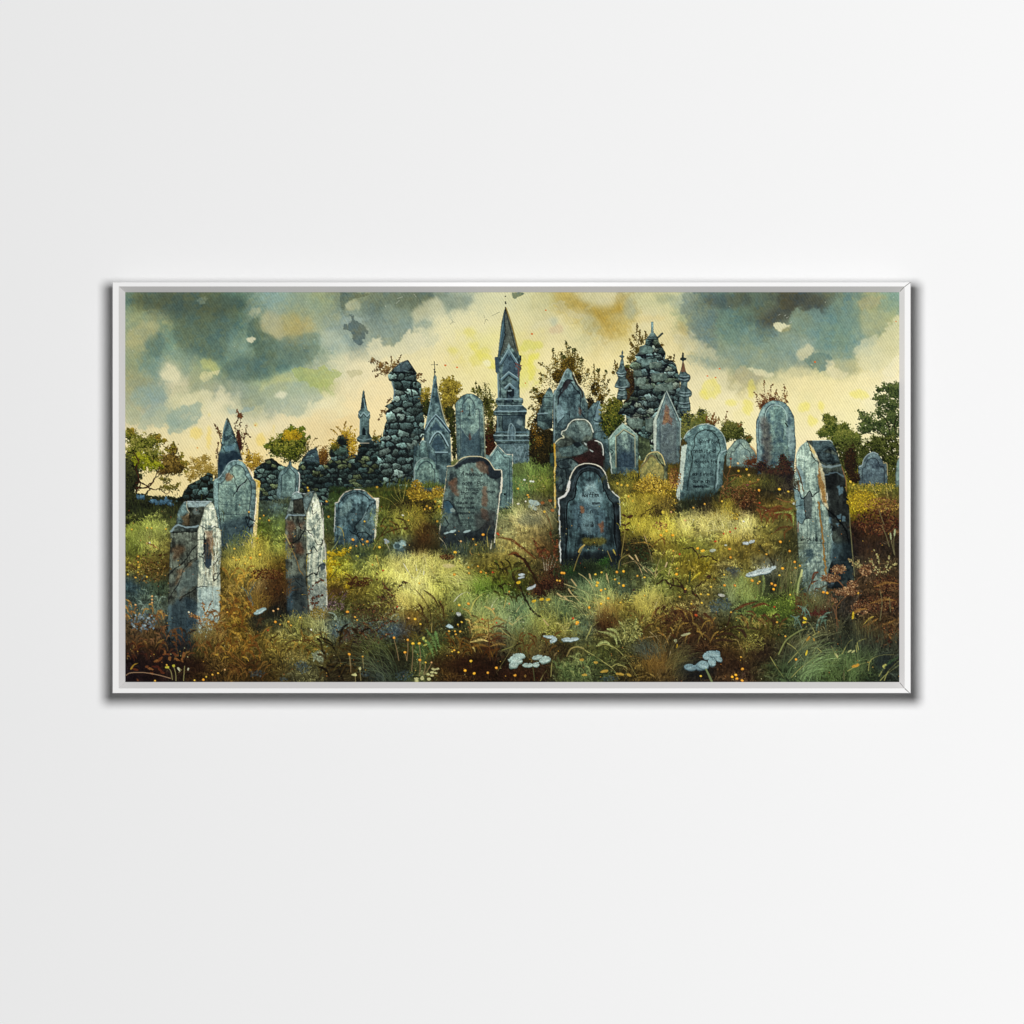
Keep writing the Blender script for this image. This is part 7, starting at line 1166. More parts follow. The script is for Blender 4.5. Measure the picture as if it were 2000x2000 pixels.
    mc = grid_colour(s, GROUND, 910, X, Y); mc = mc * .88 + mc.mean(1, keepdims=True) * np.array([.13, .125, .07]); x = X[i] + rg.normal(0, 3, len(i)) * sc * SS; y = Y[i] + rg.normal(0, 1.2, len(i)) * SS
    d = (x - X[i]) / (5 * SS) + rg.normal(0, .22, len(i)) + np.repeat(rg.normal(0, .25, n), m); L = rg.uniform(7, 16, len(i)) * sc * SS
    cc = np.clip(mc[i] * lit[i][:, None] * rg.uniform(.55, 1.25, (len(i), 1)), 0, 1).astype(np.float32); ok = y / SS + Y0 > np.interp(x / SS + X0, [240, 560, 830, 1000, 1300, 1762], [1000, 945, 930, 905, 935, 955]) + 8
    ok &= s.I[np.clip(y.astype(int), 0, s.H - 1), np.clip(x.astype(int), 0, s.W - 1)] == 1
    s.hairs(x[ok], y[ok], (d * L * .3)[ok], -L[ok], (d * L * .5)[ok], (np.abs(d) * L * .4)[ok], np.full(ok.sum(), 1.1), cc[ok] * .6, tip=np.clip(cc[ok] * 1.6, 0, 1))
    # undergrowth: dark gaps and pale fronds, sharper and larger towards the bottom edge
    n = 3400; x = rg.uniform(0, s.W, n); y = (1333 - 230 * rg.random(n) ** 1.5 - Y0) * SS; ok = s.I[np.clip(y.astype(int), 0, s.H - 1), np.clip(x.astype(int), 0, s.W - 1)] == 1; x, y = x[ok], y[ok]
    cc = grid_colour(s, GROUND, 910, x, y) * rg.uniform(.3, .6, (len(x), 1)); s.dabs(x, y, rg.uniform(.5, 1.9, len(x)) * SS * .8, cc.astype(np.float32), a=.6, ident=False, asp=2.6, ang=rg.normal(1.57, .7, len(x)))
    for j in range(430):
        x, y = rg.uniform(0, s.W), (1345 - 240 * rg.random() ** 1.3 - Y0) * SS
        if s.I[min(int(y), s.H - 1), int(x)] != 1: continue
        L = rg.uniform(14, 34) * SS * np.interp(y / SS + Y0, [1100, 1333], [.6, 1.15]); d = rg.choice([-1, 1]) * rg.uniform(.2, 1); c0 = grid_colour(s, GROUND, 910, np.array([x]), np.array([y]))[0]; c0 = c0 * .8 + c0.mean() * .2
        f = rg.choice([.42, .55, 1.3, 1.5, 1.6]); h = ''.join('%02x' % int(np.clip(v * f, 0.02, .8) * 255) for v in c0)
        s.fern(np.array([[x, y], [x + d * L * .35, y - L * .6], [x + d * L * .9, y - L * .72 + rg.uniform(-4, 8)]]), rg.uniform(1.6, 3.2), int(L / 5), h, None, .8)
    # ---- mid distance
    shade('D', 400, 1820, 130, 60, '3c4a1c', .6); speck('D', 260, 1780, 560, 1900, 300, '55602a 6c7430 3c4a20 8c7c34', .5, 1)
    blades('C', 20, 1700, 380, 1932, 700, '55702f 6c8038 8a9448 44602c', 24, 70, 1.2); speck('C', 20, 1760, 380, 1932, 130, 'b8b058 c8b860 9aa060', .4, .8)
    for x, y in ((120, 1822), (180, 1836), (200, 1838)): ovals('C', [(x, y, 12, 9, 0)], 'd8dcd0')
    blades('C', 880, 1780, 1230, 1932, 500, '6c7430 8a7c2c 55602a', 24, 70, 1.2); blades('D', 250, 1800, 900, 1932, 900, '5c6428 8a8434 6c7430 3c4420', 20, 70, 1.2)
    # gorse and yellow bushes
    shade('F', 900, 230, 190, 70, '2a2412', .8, 3); speck('F', 700, 170, 1180, 330, 500, '2a2412 3c3418 4c4020', .8, 1.6)
    for R, n in (((830, 40, 1040, 190), 420), ((880, -20, 980, 90), 140), ((1080, 40, 1200, 160), 240), ((980, 90, 1120, 180), 140)): speck('F', *R, n, '8a6c18 b08c24 c8a430 6c5418', .6, 1.3)
    for v in ((790, 200, 740, 120, 720, 50), (795, 200, 770, 100, 760, 20), (800, 190, 820, 90, 830, 10), (790, 210, 720, 160, 690, 120), (760, 260, 680, 180, 580, 140), (800, 200, 830, 60, 860, -20), (780, 330, 700, 290, 640, 290), (650, 330, 660, 290, 640, 270)): s.line(Q('F', *v), .9, 'a89c4c', .85, taper=True)
    blades('F', 580, 260, 1130, 470, 900, '7c7c30 9a9040 5c6428 b09c44', 30, 90, 1.3)
    for x, y in ((1030, 235), (1060, 258), (1142, 237), (1128, 380), (1110, 190), (80, 190), (98, 335), (558, 55)): ovals('F', [(x, y, 11, 11, 0)], 'd08a30')
    shade('F', 1050, 500, 110, 110, '2c1c10', .85, 3); blades('F', 930, 480, 1150, 660, 340, '3c2414 5a3c1c 2a1c12', 50, 120, 1.5); shade('F', 1000, 620, 200, 50, '2a2414', .7)
    for R, n, cs in (((1150, 1830, 1560, 1932), 420, 'b08c24 d0a430 8a6c1c e0bc48'), ((1240, 1760, 1400, 1850), 110, 'd8ac30 e8c44c b88c20')): speck('C', *R, n, cs, .6, 1.4)
    for R, n in (((1150, -30, 1570, 120), 800), ((1290, 100, 1560, 260), 500)): speck('G', *R, n, 'b08c24 d0a430 8a6c1c e0bc48 5c4c1c', .6, 1.4)
    speck('C', 1480, 1700, 1600, 1900, 160, 'a0502c c86c30 7a3820 d88838', .8, 1.6)
    speck('G', 1280, 200, 1560, 380, 500, '4a3c1c 2a2414 6c5424 8a7428', .7, 1.6); shade('G', 1430, 310, 100, 50, '221f14', .7, 3); blades('G', 1050, 160, 1500, 330, 700, 'a89c3c 8c8434 c0b050 6c6c28', 30, 90, 1.3)
    for x, y in ((1105, 140), (1145, 185), (1040, 35), (1095, 40), (1000, 20)): ovals('G', [(x, y, 12, 12, 0)], 'd8a03c')
    ovals('G', [(1435, 295, 16, 16, 0)], 'd0bc48'); s.line(Q('G', 1430, 310, 1425, 380), 1, '8a8840', .8)
    # red thorny sprig in front of the arch on the right
    for v in (('D', 240, 1932, 260, 1780, 285, 1700, 288, 1620), ('D', 265, 1790, 330, 1775, 380, 1780), ('D', 250, 1870, 340, 1800, 355, 1780), ('D', 210, 1740, 240, 1800, 265, 1830), ('H', 180, 200, 200, 100, 240, 0), ('H', 200, 110, 260, 60, 330, 80), ('H', 290, 190, 340, 110, 420, 70, 520, 140), ('H', 380, 240, 400, 190, 560, 210), ('H', 380, 230, 430, 130, 470, 90), ('D', 400, 1870, 470, 1860, 545, 1840), ('H', 330, 200, 300, 100, 350, 80)): s.line(Q(*v), 1.5, '5a3420', .9, wob=.6); s.line(Q(*v) - 1, .6, 'b08048', .6, wob=.6)
    for x, y, col in ((288, 1622, 'b03024'), (355, 1665, 'd8b078'), (360, 1737, 'e0a030'), (437, 1722, 'd8a030'), (378, 1790, 'c87838'), (460, 1777, 'd8a058'), (445, 1870, 'a8343c'), (280, 1700, 'c87838'), (210, 1885, 'b07040'), (748, 1912, 'd8b430'), (1420, 1838, 'e0b440'), (1452, 1870, 'e0b440'), (545, 1820, 'c07038'), (470, 1840, 'c07038'), (555, 1925, 'b05030')): ovals('D', [(x, y, 12, 10, 0)], col)
    speck('H', 180, 30, 560, 260, 360, '5a2c18 7a3c20 a05c34 3a2014', .6, 1.3); blades('H', 90, 200, 340, 400, 420, 'a08c28 c8ac38 6c6c28 8a8430', 40, 120, 1.4); speck('H', 80, 280, 380, 380, 200, 'c8a42c a88c24 e0bc40', .6, 1.3); shade('H', 60, 270, 140, 50, '1c1814', .6, 3)
    ferns('H', 560, 330, 880, 420, 16, '7a2c1c 8a4024 5c3418', 80, 200, 3.0); s.fern(Q('H', 890, 330, 760, 250, 540, 290), 3.6, 30, '6c2c1c'); s.fern(Q('H', 880, 440, 860, 300, 700, 300), 3.6, 22, '8a9a50'); s.fern(Q('H', 680, 500, 760, 440, 860, 430), 3.4, 20, '5c2c1c'); s.fern(Q('H', 800, 560, 800, 480, 880, 430), 3, 20, '7a3c20'); s.fern(Q('H', 900, 200, 800, 190, 720, 160), 2, 16, 'a05030')
    # yellow gorse and red bank behind the split pillar
    speck('H', 1390, 80, 1680, 290, 900, 'c8a41c e0c028 a8861c 8a7420', .5, 1.2); speck('H', 1560, 150, 1890, 300, 300, '8a3c20 a05030 6c2c1c c88838', .6, 1.4); speck('H', 1450, 260, 1890, 520, 500, '4a1c16 6c2c1c 8a4024 2c1c1a', .7, 1.8); speck('D', 1390, 1850, 1880, 1932, 400, 'a89430 8a8430 c8ac38 5c6428', .5, 1.1)
    for v in ((1600, 0, 1640, 70, 1680, 150), (1790, 40, 1810, 100), (1760, 60, 1775, 140)): s.line(Q('H', *v), 1.3, 'a89858', .8)
    # pale stones and stems by the sunlit gap
    for x, y, w, h, an in ((215, 205, 60, 26, .2), (200, 250, 50, 20, .4)): ovals('G', [(x, y, w, h, an)], 'a4b8b4', .8, 1.5, .4)
    blades('G', 0, 260, 420, 460, 700, '9aa084 b8b48c 7c8460 c8c49c 55604c', 50, 120, 1.5, -.5); shade('G', 170, 370, 120, 50, '3a443e', .55, 3)
    for x, y in ((362, 183), (290, 204), (386, 275)): ovals('G', [(x, y, 18, 14, 0)], 'c8502c')
    ovals('G', [(310, 290, 14, 12, 0)], 'd8a040'); s.line(Q('G', 320, 300, 360, 390, 380, 460), 1, '6a4c2c', .8)
    # rocks
    ovals('F', [(770, 600, 62, 34, -.3)], '7c9490', .9, 2, .5, .5); ovals('F', [(750, 610, 30, 22, 0)], '2e3e40', .8, 1.5, .6); ovals('F', [(800, 595, 34, 18, .3)], '9cb4ac', .8, 1.2, .3); ovals('F', [(790, 648, 40, 16, .1)], '46585a', .8, 1, .5); ovals('F', [(650, 575, 26, 16, -.4), (640, 555, 18, 10, .2)], '9aa8b0', .8, 1)
    # the two white-lit mounds of long dry grass
    blades('F', 560, 700, 1320, 960, 2600, 'b0a860 98984c c0b874 8a8a44 a49c50', 26, 80, 1.3, .1); blades('F', 740, 980, 1120, 1200, 1300, 'b8b070 9a9a50 c8c084 80823c', 30, 90, 1.4, -.2)
    blades('F', 1160, 900, 1620, 1040, 420, 'c0b878 d0c890 8a8a4c', 50, 130, 1.4, -.8); blades('G', 1120, 330, 1640, 560, 1300, 'a8a040 c0b458 8c8a34 b8a848', 24, 80, 1.3); blades('G', 1560, 300, 1932, 520, 900, 'b0a868 c8c08c 9a9448', 30, 90, 1.3)
    blades('H', 0, 330, 520, 560, 1300, 'b8b07c d0cca4 9a9854 a8a050', 30, 90, 1.3, -.2); blades('E', 40, 420, 430, 640, 1000, '8a8c50 6c7438 a4a46c 55602c', 30, 90, 1.3); blades('E', 920, 560, 1520, 900, 1800, '8c8438 a49a48 6c7030 b0a04c', 30, 90, 1.3)
    blades('H', 140, 940, 620, 1140, 900, '8c9450 6c7c44 a0a05c 4c5c34', 50, 150, 1.4); blades('G', 560, 880, 1000, 1180, 1200, '6c7c58 8a9464 55684c 98a070', 50, 140, 1.4, -.3); blades('G', 0, 1060, 520, 1380, 1100, '6c7c58 8a8c54 5a6c50 a49c58', 50, 140, 1.4)
    blades('F', 1240, 1060, 1900, 1420, 1500, '7c8850 8c9460 66784c a0985c', 40, 130, 1.4, .2)
    # heath: rusty and brown ferns across the foreground
    ferns('E', 900, 1100, 1300, 1720, 90, '8a4c1c 7a3c18 a86428 6c3c1c b07c34', 50, 150, 2.8); ferns('E', 960, 880, 1300, 1020, 22, 'a8702c 8a5c28 c08838', 60, 140, 2.4)
    shade('E', 1390, 1080, 130, 160, '1c140f', .85, 4); blades('E', 1240, 960, 1530, 1240, 620, '3c2212 5a3418 6c421c 22160f', 60, 170, 1.5, .2); speck('E', 1200, 820, 1520, 940, 300, '6a3018 8a4c22 4a2414', .7, 1.4); shade('E', 1270, 1340, 90, 90, '14181a', .85, 3); shade('E', 1460, 1290, 140, 110, '161a18', .8, 4)
    for v in ((1110, 1000, 1160, 1060, 1190, 1140), (1240, 960, 1190, 1060, 1220, 1180)): s.line(Q('E', *v), 2.2, '4a5c5c', .7, wob=.8)
    ferns('E', 20, 1330, 420, 1560, 40, '6a4028 584028 7a5034 3a2c24', 50, 130, 2.4); ferns('E', 10, 1200, 400, 1340, 26, '8a5a30 7a4c2c a87840', 50, 120, 2.2); ferns('E', 20, 1560, 620, 1720, 46, '5a2c18 6a3c20 3c2016 7a5c30', 50, 130, 2.4)
    speck('E', 20, 700, 430, 960, 300, '5c3c1c 3c2c18 6c5428 8a6c34', .6, 1.5); speck('E', 40, 1240, 330, 1420, 90, '6c8088 8a9a98 55686c', 1, 2.2); shade('E', 40, 960, 70, 90, '2e4450', .6)
    for v in ((740, 1130, 750, 1200, 780, 1280), (700, 1360, 760, 1290, 830, 1130), (760, 1300, 800, 1380, 850, 1320), (640, 1270, 700, 1300, 740, 1350), (600, 1260, 660, 1280, 700, 1290), (720, 1400, 780, 1360, 860, 1220)): T(Q('E', *v), '6a3820', '9a4c28 b86434 7a3c20 c08858 5c4c28', 24, 1.5, .9, 2.6, ident=False)
    ferns('E', 660, 1480, 900, 1700, 26, '6c4c28 8a5a2c 5a3418', 60, 140, 2.6); shade('E', 560, 1520, 120, 90, '1c282e', .8, 3); shade('E', 640, 1360, 60, 60, '2a3a44', .5, 3)
    # dark foot of the pillars, red leaves at the corner
    shade('E', 250, 1660, 240, 110, '1c1416', .55, 5); shade('E', 620, 1750, 200, 90, '20120f', .7, 5); shade('E', 150, 1840, 190, 80, '160f10', .7, 5); shade('E', 1250, 1820, 160, 70, '2c2410', .5)
    for x, y, w, h, an in ((330, 1690, 50, 16, -.7), (300, 1700, 30, 12, -.3), (400, 1640, 50, 12, -.1), (480, 1640, 46, 16, .4), (560, 1650, 20, 36, .3), (500, 1690, 36, 16, .6), (430, 1680, 20, 26, .2), (250, 1780, 40, 14, .2), (215, 1760, 20, 18, 0), (300, 1760, 50, 14, .3), (350, 1800, 50, 16, .6), (260, 1820, 26, 14, .3), (100, 1780, 40, 12, .2), (380, 1620, 16, 30, 0), (545, 1690, 26, 12, 1), (120, 1880, 14, 20, 0)): ovals('E', [(x, y, w * .8, h * .8, an)], rg.choice(['7a2a1a', '8a3820', '5c2018', 'a0502c']), .85, 2)
    s.line(Q('E', 60, 1780, 90, 1740, 130, 1722), 3, 'b08030', .85, taper=True); s.line(Q('E', 15, 1838, 60, 1815, 180, 1812, 320, 1835, 440, 1868), 1.3, '9a7c60', .85)
    ferns('E', 960, 1760, 1340, 1900, 34, '5a3a1c 6c4c24 3c2814', 60, 150, 2.4); ferns('E', 1300, 1500, 1932, 1700, 30, '6c5424 5c4c20 8a6c30 3c2c14', 70, 170, 2.4)
    s.fern(Q('E', 1480, 1570, 1600, 1510, 1720, 1520, 1900, 1600), 2.4, 34, '3c2414'); s.fern(Q('E', 1932, 1660, 1800, 1530, 1710, 1500, 1710, 1470), 2.2, 30, '4a2c16'); s.fern(Q('E', 980, 1640, 1100, 1720, 1160, 1830), 2, 24, '6a4020'); s.line(Q('E', 975, 1640, 1000, 1620, 1040, 1650, 1150, 1740), 1.4, '7a4c24', .8)
    speck('E', 1500, 1590, 1740, 1740, 260, '8c7c3c a09048 6c6430', .5, 1.1); speck('E', 1780, 1600, 1930, 1720, 120, '7c8464 98a07c', 1, 2)
    for c, L in (('E', ((1170, 1790, 1330, 1860), (1610, 1700, 1770, 1820), (1460, 1860, 1540, 1890))), ('F', ((340, 1330, 880, 1480), (400, 1800, 500, 1860), (730, 1780, 890, 1890), (120, 1380, 330, 1480))), ('H', ((90, 1100, 300, 1250), (230, 810, 400, 870), (1200, 950, 1260, 1010))), ('G', ((1880, 1170, 1960, 1240), (840, 1850, 1020, 1890)))):
        for R in L: speck(c, *R, int((R[2] - R[0]) * (R[3] - R[1]) / 380) + 14, '3c4e58 46606a 34444e 5a6e74', .8, 1.9, .6)
    # dark twiggy plants, centre left
    s.leaves('F', (440, 1300, 160, 150, 380, 1470, 190, 110, 660, 1060, 60, 90, 620, 1180, 110, 90), 900, '1e1710 33241a 4a3424 5c4430', .9, heart=0, rag=.2, ident=False, asp=1.8)
    for v in ((690, 1230, 680, 1100, 640, 1000, 610, 960), (700, 1160, 740, 1040, 800, 970, 850, 960), (660, 1120, 600, 1100, 560, 1090), (760, 1180, 700, 1240, 600, 1300, 480, 1330), (520, 1540, 560, 1420, 660, 1340, 760, 1320), (560, 1480, 480, 1380, 420, 1340), (500, 1500, 420, 1440, 340, 1420), (540, 1560, 600, 1480, 700, 1440), (740, 1340, 600, 1280, 520, 1220, 440, 1195), (330, 1480, 280, 1440, 250, 1400)): T(Q('F', *v), '3c2418', '4a2c1c 2c1f18 6a3c24 3a3424 7a4830', 30, 1.5, 1.1, 3.2, ident=False)
    ferns('F', 220, 1440, 560, 1600, 26, '2c211a 3c2c1c 4a3c30 23201a', 60, 150, 2.6); ferns('F', 300, 960, 500, 1000, 8, '4a2c18 3c2414', 60, 130, 2.2)
    for v in ((1075, 1400, 1060, 1240, 1000, 1120, 915, 1020), (1150, 1200, 1090, 1100, 1000, 1030), (1060, 1420, 1020, 1300, 900, 1180), (1000, 1280, 980, 1200, 950, 1160), (1190, 1300, 1180, 1200, 1140, 1140)): s.fern(Q('F', *v), 2.8, 30, '2a2014', '3a2a18', 1.2)
    s.leaves('F', (940, 1200, 60, 40, 1160, 1300, 70, 130), 260, '2c2414 4a3c1c 6c5c2c', 1.1, heart=0, ident=False); shade('F', 900, 1290, 80, 80, '6a4c1c', .6, 4); shade('F', 1340, 1330, 60, 60, '14140f', .85, 2); shade('F', 1300, 1290, 60, 30, '1c2018', .7, 2)
    ferns('F', 820, 1420, 1100, 1700, 24, '3c3418 4a4420 5c5428', 60, 150, 2.2); shade('F', 830, 1420, 60, 160, '3c2816', .5, 4)
    # green fern, seed plants and the dark bottom centre
    for v in ((1130, 1640, 1090, 1500, 1020, 1400), (1100, 1700, 1060, 1560, 1000, 1500), (1160, 1600, 1120, 1480, 1110, 1420)): s.fern(Q('F', *v), 4.2, 26, '6c8048', '5c7844', 1)
    ovals('F', [(1000, 1490, 12, 16, .5), (1015, 1550, 22, 8, -.4), (1020, 1512, 10, 12, 0)], 'b0b058')
    shade('F', 1250, 1700, 220, 90, '2c1a0f', .6, 6); shade('F', 700, 1700, 240, 120, '1c160f', .5, 6); shade('F', 1500, 1740, 260, 100, '24140e', .6, 6); shade('F', 150, 1800, 120, 80, '2c2818', .5)
    ferns('F', 0, 1500, 420, 1900, 46, '241c10 3c3018 16120c 4a4424', 90, 240, 3.0); ferns('F', 1240, 1560, 1700, 1700, 30, '5a3c18 6c4c20 3c2410', 70, 180, 2.2); blades('F', 430, 1560, 760, 1900, 150, '6c7444 55602c 8a8c54 3c4424', 120, 300, 1.5, -.9, .3)
    ferns('F', 1440, 1300, 1700, 1620, 30, '9a8444 6c4c28 b09c58 5a4a28', 60, 150, 2.2); shade('F', 1660, 1520, 120, 90, '3c2418', .5, 4)
    for y in (1330, 1400, 1470, 1520, 1570): s.fern(Q('F', 1620, y, 1540, y - 20, 1440, y + rg.uniform(-10, 40)), 3.2, 20, rg.choice(['a08848', '7a5428', 'c0ac68'])); s.fern(Q('F', 1620, y, 1700, y - 30, 1780, y - rg.uniform(-10, 30)), 3.0, 18, rg.choice(['7a4424', '4a2c1c', '8a6c38']))
    s.line(Q('F', 1610, 1300, 1620, 1500, 1630, 1700), 1.2, '5a3820', .8)
    # rusty fern left of the front stone and its big dark bracken
    for v in (('F', 1932, 640, 1840, 560, 1710, 530), ('F', 1932, 740, 1870, 680, 1800, 700), ('G', 230, 740, 160, 680, 60, 600, 0, 560), ('G', 200, 880, 120, 760, 40, 690, 0, 680)): s.fern(Q(*v), 3.4, 28, '6a2818', '7a341c', 1.8)
    for v in ((430, 760, 400, 620, 360, 480), (380, 760, 340, 660, 260, 660), (400, 700, 420, 600, 430, 560), (300, 720, 240, 620, 210, 560), (340, 740, 270, 700, 200, 540)): T(Q('G', *v), '5a2818', '8a3420 a0482c 6c2818 4a2418', 34, 1.6, 1, 3.2, ident=False)
    for v in ((310, 840, 300, 760, 290, 710), (340, 840, 350, 760, 370, 700), (360, 850, 380, 760, 400, 700), (370, 860, 400, 800, 430, 720), (330, 850, 325, 780, 335, 720)): s.line(Q('G', *v), 1.6, 'a89c84', .75, taper=True)
    s.leaves('G', (400, 870, 90, 100, 330, 980, 120, 90, 250, 1040, 80, 80, 470, 960, 60, 60), 1000, '1c120e 30201a 4a2c1c 6a4428', 1.3, heart=.5, hcol='1a120f', ident=False)
    s.line(Q('G', 20, 690, 110, 740, 180, 850, 260, 980, 320, 1080), 4.5, '24180f', .85, wob=1); s.line(Q('G', 0, 880, 60, 980, 130, 1120, 200, 1230, 260, 1290), 4, '1e1a12', .85, wob=1)
    for v in ((60, 990, 20, 900, 0, 840), (100, 1060, 60, 1000, 40, 940), (60, 960, 100, 880, 90, 800), (200, 900, 120, 860, 60, 880)): s.fern(Q('G', *v), 3.4, 18, '24200f', '3c3418', 1.2)
    ferns('F', 1700, 820, 1920, 1180, 26, '24200f 3c3c18 55602a 2c2414', 70, 170, 2.8); ovals('G', [(92, 885, 32, 12, -.1), (90, 912, 34, 10, -.3), (180, 1010, 44, 14, -.4), (215, 990, 20, 10, -1)], 'aab4b4', .9, 1, .2); ovals('F', [(1920, 885, 22, 10, 0)], 'aab4b4')
    for x, y in ((65, 960), (210, 1135), (283, 1118), (343, 1120)): ovals('G', [(x, y, 22, 13, -.3)], 'd8a42c')
    # foot of the front stone
    s.tuft('G', 455, 1030, 850, 120, '23301c 2c4024 3c5030 1a2014 55683c', 700, 40, jit=30); s.leaves('G', (860, 780, 60, 50, 900, 740, 30, 30, 560, 860, 60, 40), 200, '1e3018 2c4820 3c5c2c', 1.3, heart=.3, ident=False)
    shade('G', 720, 830, 150, 50, '10140f', .8, 4); shade('G', 600, 900, 150, 60, '1c2820', .6, 5); shade('G', 1180, 680, 130, 110, '16180f', .75, 5); speck('G', 1060, 520, 1360, 760, 400, '2c2c18 1c1c12 4a4424 3c3018 2c4424', .7, 1.6)
    for v in ((585, 850, 620, 740, 660, 650, 685, 605), (1035, 720, 1060, 560, 1075, 440, 1080, 330), (1010, 830, 1030, 740, 1110, 690), (905, 660, 930, 720, 945, 760), (965, 650, 985, 700)): s.line(Q('G', *v), 1.2, '8a7c44', .8, taper=False)
    s.line(Q('G', 632, 668, 655, 630, 688, 604), 2.8, 'b89c50', .85); s.line(Q('G', 960, 650, 975, 680), 2.4, 'b0a048', .8); ovals('G', [(1065, 325, 24, 10, .4), (1120, 335, 34, 14, -.4), (1060, 415, 26, 10, .3), (1100, 400, 24, 10, -.6), (1090, 455, 20, 10, 0), (1050, 480, 14, 8, 0)], '3c2418', .9, 1)
    for v in ((1350, 920, 1390, 860, 1450, 820, 1470, 770), (1350, 900, 1300, 840, 1200, 780, 1115, 705), (1290, 870, 1220, 790, 1175, 700), (1240, 890, 1200, 800, 1150, 760, 1040, 790), (1250, 500, 1300, 640, 1330, 760), (1480, 900, 1520, 760, 1560, 660), (1350, 890, 1400, 740, 1450, 660)): s.line(Q('G', *v), 1.1, 'b8a070', .85, taper=True)
    s.line(Q('G', 1170, 700, 1195, 750), 2.4, 'c0a878', .8); s.line(Q('G', 1112, 705, 1150, 740), 2.4, 'c0a878', .8); s.line(Q('G', 1455, 810, 1470, 770), 2.6, 'c0a880', .8)
    s.fern(Q('G', 1130, 590, 1260, 580, 1340, 620), 2.2, 20, '8a6c34'); s.fern(Q('G', 1300, 640, 1420, 540, 1450, 600), 3, 22, '6a3c1c'); speck('G', 1330, 380, 1480, 460, 60, 'c86c30 a84c2c d89038', .7, 1.5)
    # branches lying in the grass on the right
    for v, w in (((1370, 970, 1440, 940, 1520, 980, 1600, 1000, 1650, 1040), 3.2), ((1500, 1020, 1530, 960, 1520, 920), 3), ((1640, 1030, 1580, 940, 1550, 930), 2.6), ((1890, 890, 1820, 950, 1740, 1010, 1720, 1040), 2.6), ((1700, 1040, 1760, 1100, 1790, 1170), 2.6), ((1620, 640, 1700, 630, 1760, 690, 1780, 740), 2.2), ((1780, 720, 1860, 710, 1932, 750), 2), ((1440, 1230, 1430, 1140, 1420, 1130), 2.4), ((1220, 330, 1300, 270, 1380, 230), 1.8)): s.line(Q('G', *v), w, '2c1f16', .9, wob=1)
    ovals('G', [(1860, 900, 22, 10, -.6), (1155, 1030, 10, 14, .6), (1640, 1050, 12, 12, 0)], '3a2420')
    s.line(Q('G', 1680, 960, 1690, 860), 3, '2c3820', .8); s.fern(Q('G', 1700, 940, 1740, 900, 1790, 860), 3.2, 14, 'b8a838', None, 1.4)
    s.leaves('G', (1340, 1160, 30, 40, 1430, 1180, 30, 60, 1560, 1240, 110, 60, 1480, 1310, 110, 60, 1640, 1300, 70, 60, 1720, 1240, 50, 90, 1380, 1280, 50, 50), 700, '23160f 38241a 4a3420 6a4c28', 1.3, heart=.2, ident=False, asp=1.5)
    shade('G', 900, 1330, 130, 60, '3a2010', .75, 4); blades('G', 780, 1200, 1060, 1400, 420, '5a3418 7a5424 3c2212', 50, 150, 1.4); blades('G', 1180, 1080, 1420, 1260, 420, 'a89c50 8c8440 b8ac64', 50, 130, 1.4)
    shade('G', 1760, 1400, 180, 120, '2a1712', .6, 6); shade('G', 1400, 1420, 200, 110, '3a2a16', .5, 6); ferns('G', 1200, 1300, 1932, 1560, 56, '5a4424 3c2418 6c5c30 8a6c34 4a2c1c', 60, 160, 2.6)
    for v in ((1300, 1420, 1370, 1480, 1410, 1530), (1410, 1700, 1440, 1560, 1500, 1450), (1430, 1720, 1460, 1560, 1500, 1460), (1480, 1700, 1520, 1580, 1600, 1480, 1690, 1440), (1380, 1700, 1400, 1580, 1360, 1440), (1280, 1480, 1400, 1460, 1460, 1440), (1500, 1700, 1580, 1640, 1640, 1640)): s.line(Q('G', *v), 1.1, 'a8986c', .8, taper=True)
    ovals('G', [(1650, 1450, 50, 10, -.3), (1550, 1510, 14, 18, .4)], 'a8ac84', .8, 1.2); ovals('G', [(1562, 1562, 11, 22, .1)], 'd89c2c')
    # silver green fern patch at the centre bottom
    for v in ((1000, 1560, 960, 1460, 820, 1420), (1040, 1540, 980, 1420, 900, 1400), (1080, 1520, 1060, 1400, 1010, 1320), (1110, 1520, 1160, 1400, 1180, 1300), (1080, 1540, 1160, 1480, 1240, 1440), (960, 1580, 880, 1520, 800, 1560)): s.fern(Q('G', *v), 4.0, 24, 'a8ac6c', '98a064', 1)
    speck('G', 1000, 1320, 1240, 1540, 420, '8a8844 a8a458 6c6c34 4a4c24', .7, 1.6)
    s.leaves('G', (560, 1780, 110, 90, 640, 1840, 90, 50, 760, 1700, 60, 60), 700, '2c3820 4a5a34 6c7848 8c9458', 1.0, heart=.4, ident=False); ferns('G', 420, 1700, 800, 1880, 26, '5c6c40 7c8450 3c4828', 60, 140, 2.6)
    for v in ((520, 1660, 560, 1590, 620, 1570, 700, 1600), (820, 1560, 880, 1545, 980, 1580, 1080, 1680, 1190, 1860), (690, 1600, 760, 1640, 860, 1700), (850, 1700, 960, 1780, 1020, 1880), (1000, 1740, 1080, 1760, 1080, 1830), (940, 1760, 1010, 1730, 1100, 1780), (700, 1500, 760, 1380, 825, 1330), (730, 1450, 760, 1360, 820, 1330), (370, 1850, 380, 1720, 420, 1620), (270, 1890, 300, 1830, 330, 1790), (120, 1580, 160, 1570, 210, 1620, 180, 1720)): s.line(Q('G', *v), 1.5, 'a09c5c', .8, taper=True)
    s.line(Q('G', 520, 1655, 555, 1590, 620, 1568, 680, 1585), 2.6, '9a8c54', .7); s.line(Q('G', 400, 1650, 425, 1625), 2.6, 'b8a46c', .8); ovals('G', [(690, 1835, 24, 12, 0), (660, 1690, 20, 14, 0), (795, 1715, 20, 12, 0), (875, 1800, 40, 12, -.2), (1020, 1825, 40, 12, .2), (1110, 1835, 26, 12, .5), (25, 1840, 16, 10, .3), (128, 1845, 10, 14, 0)], 'b89440', .85, 1.2)
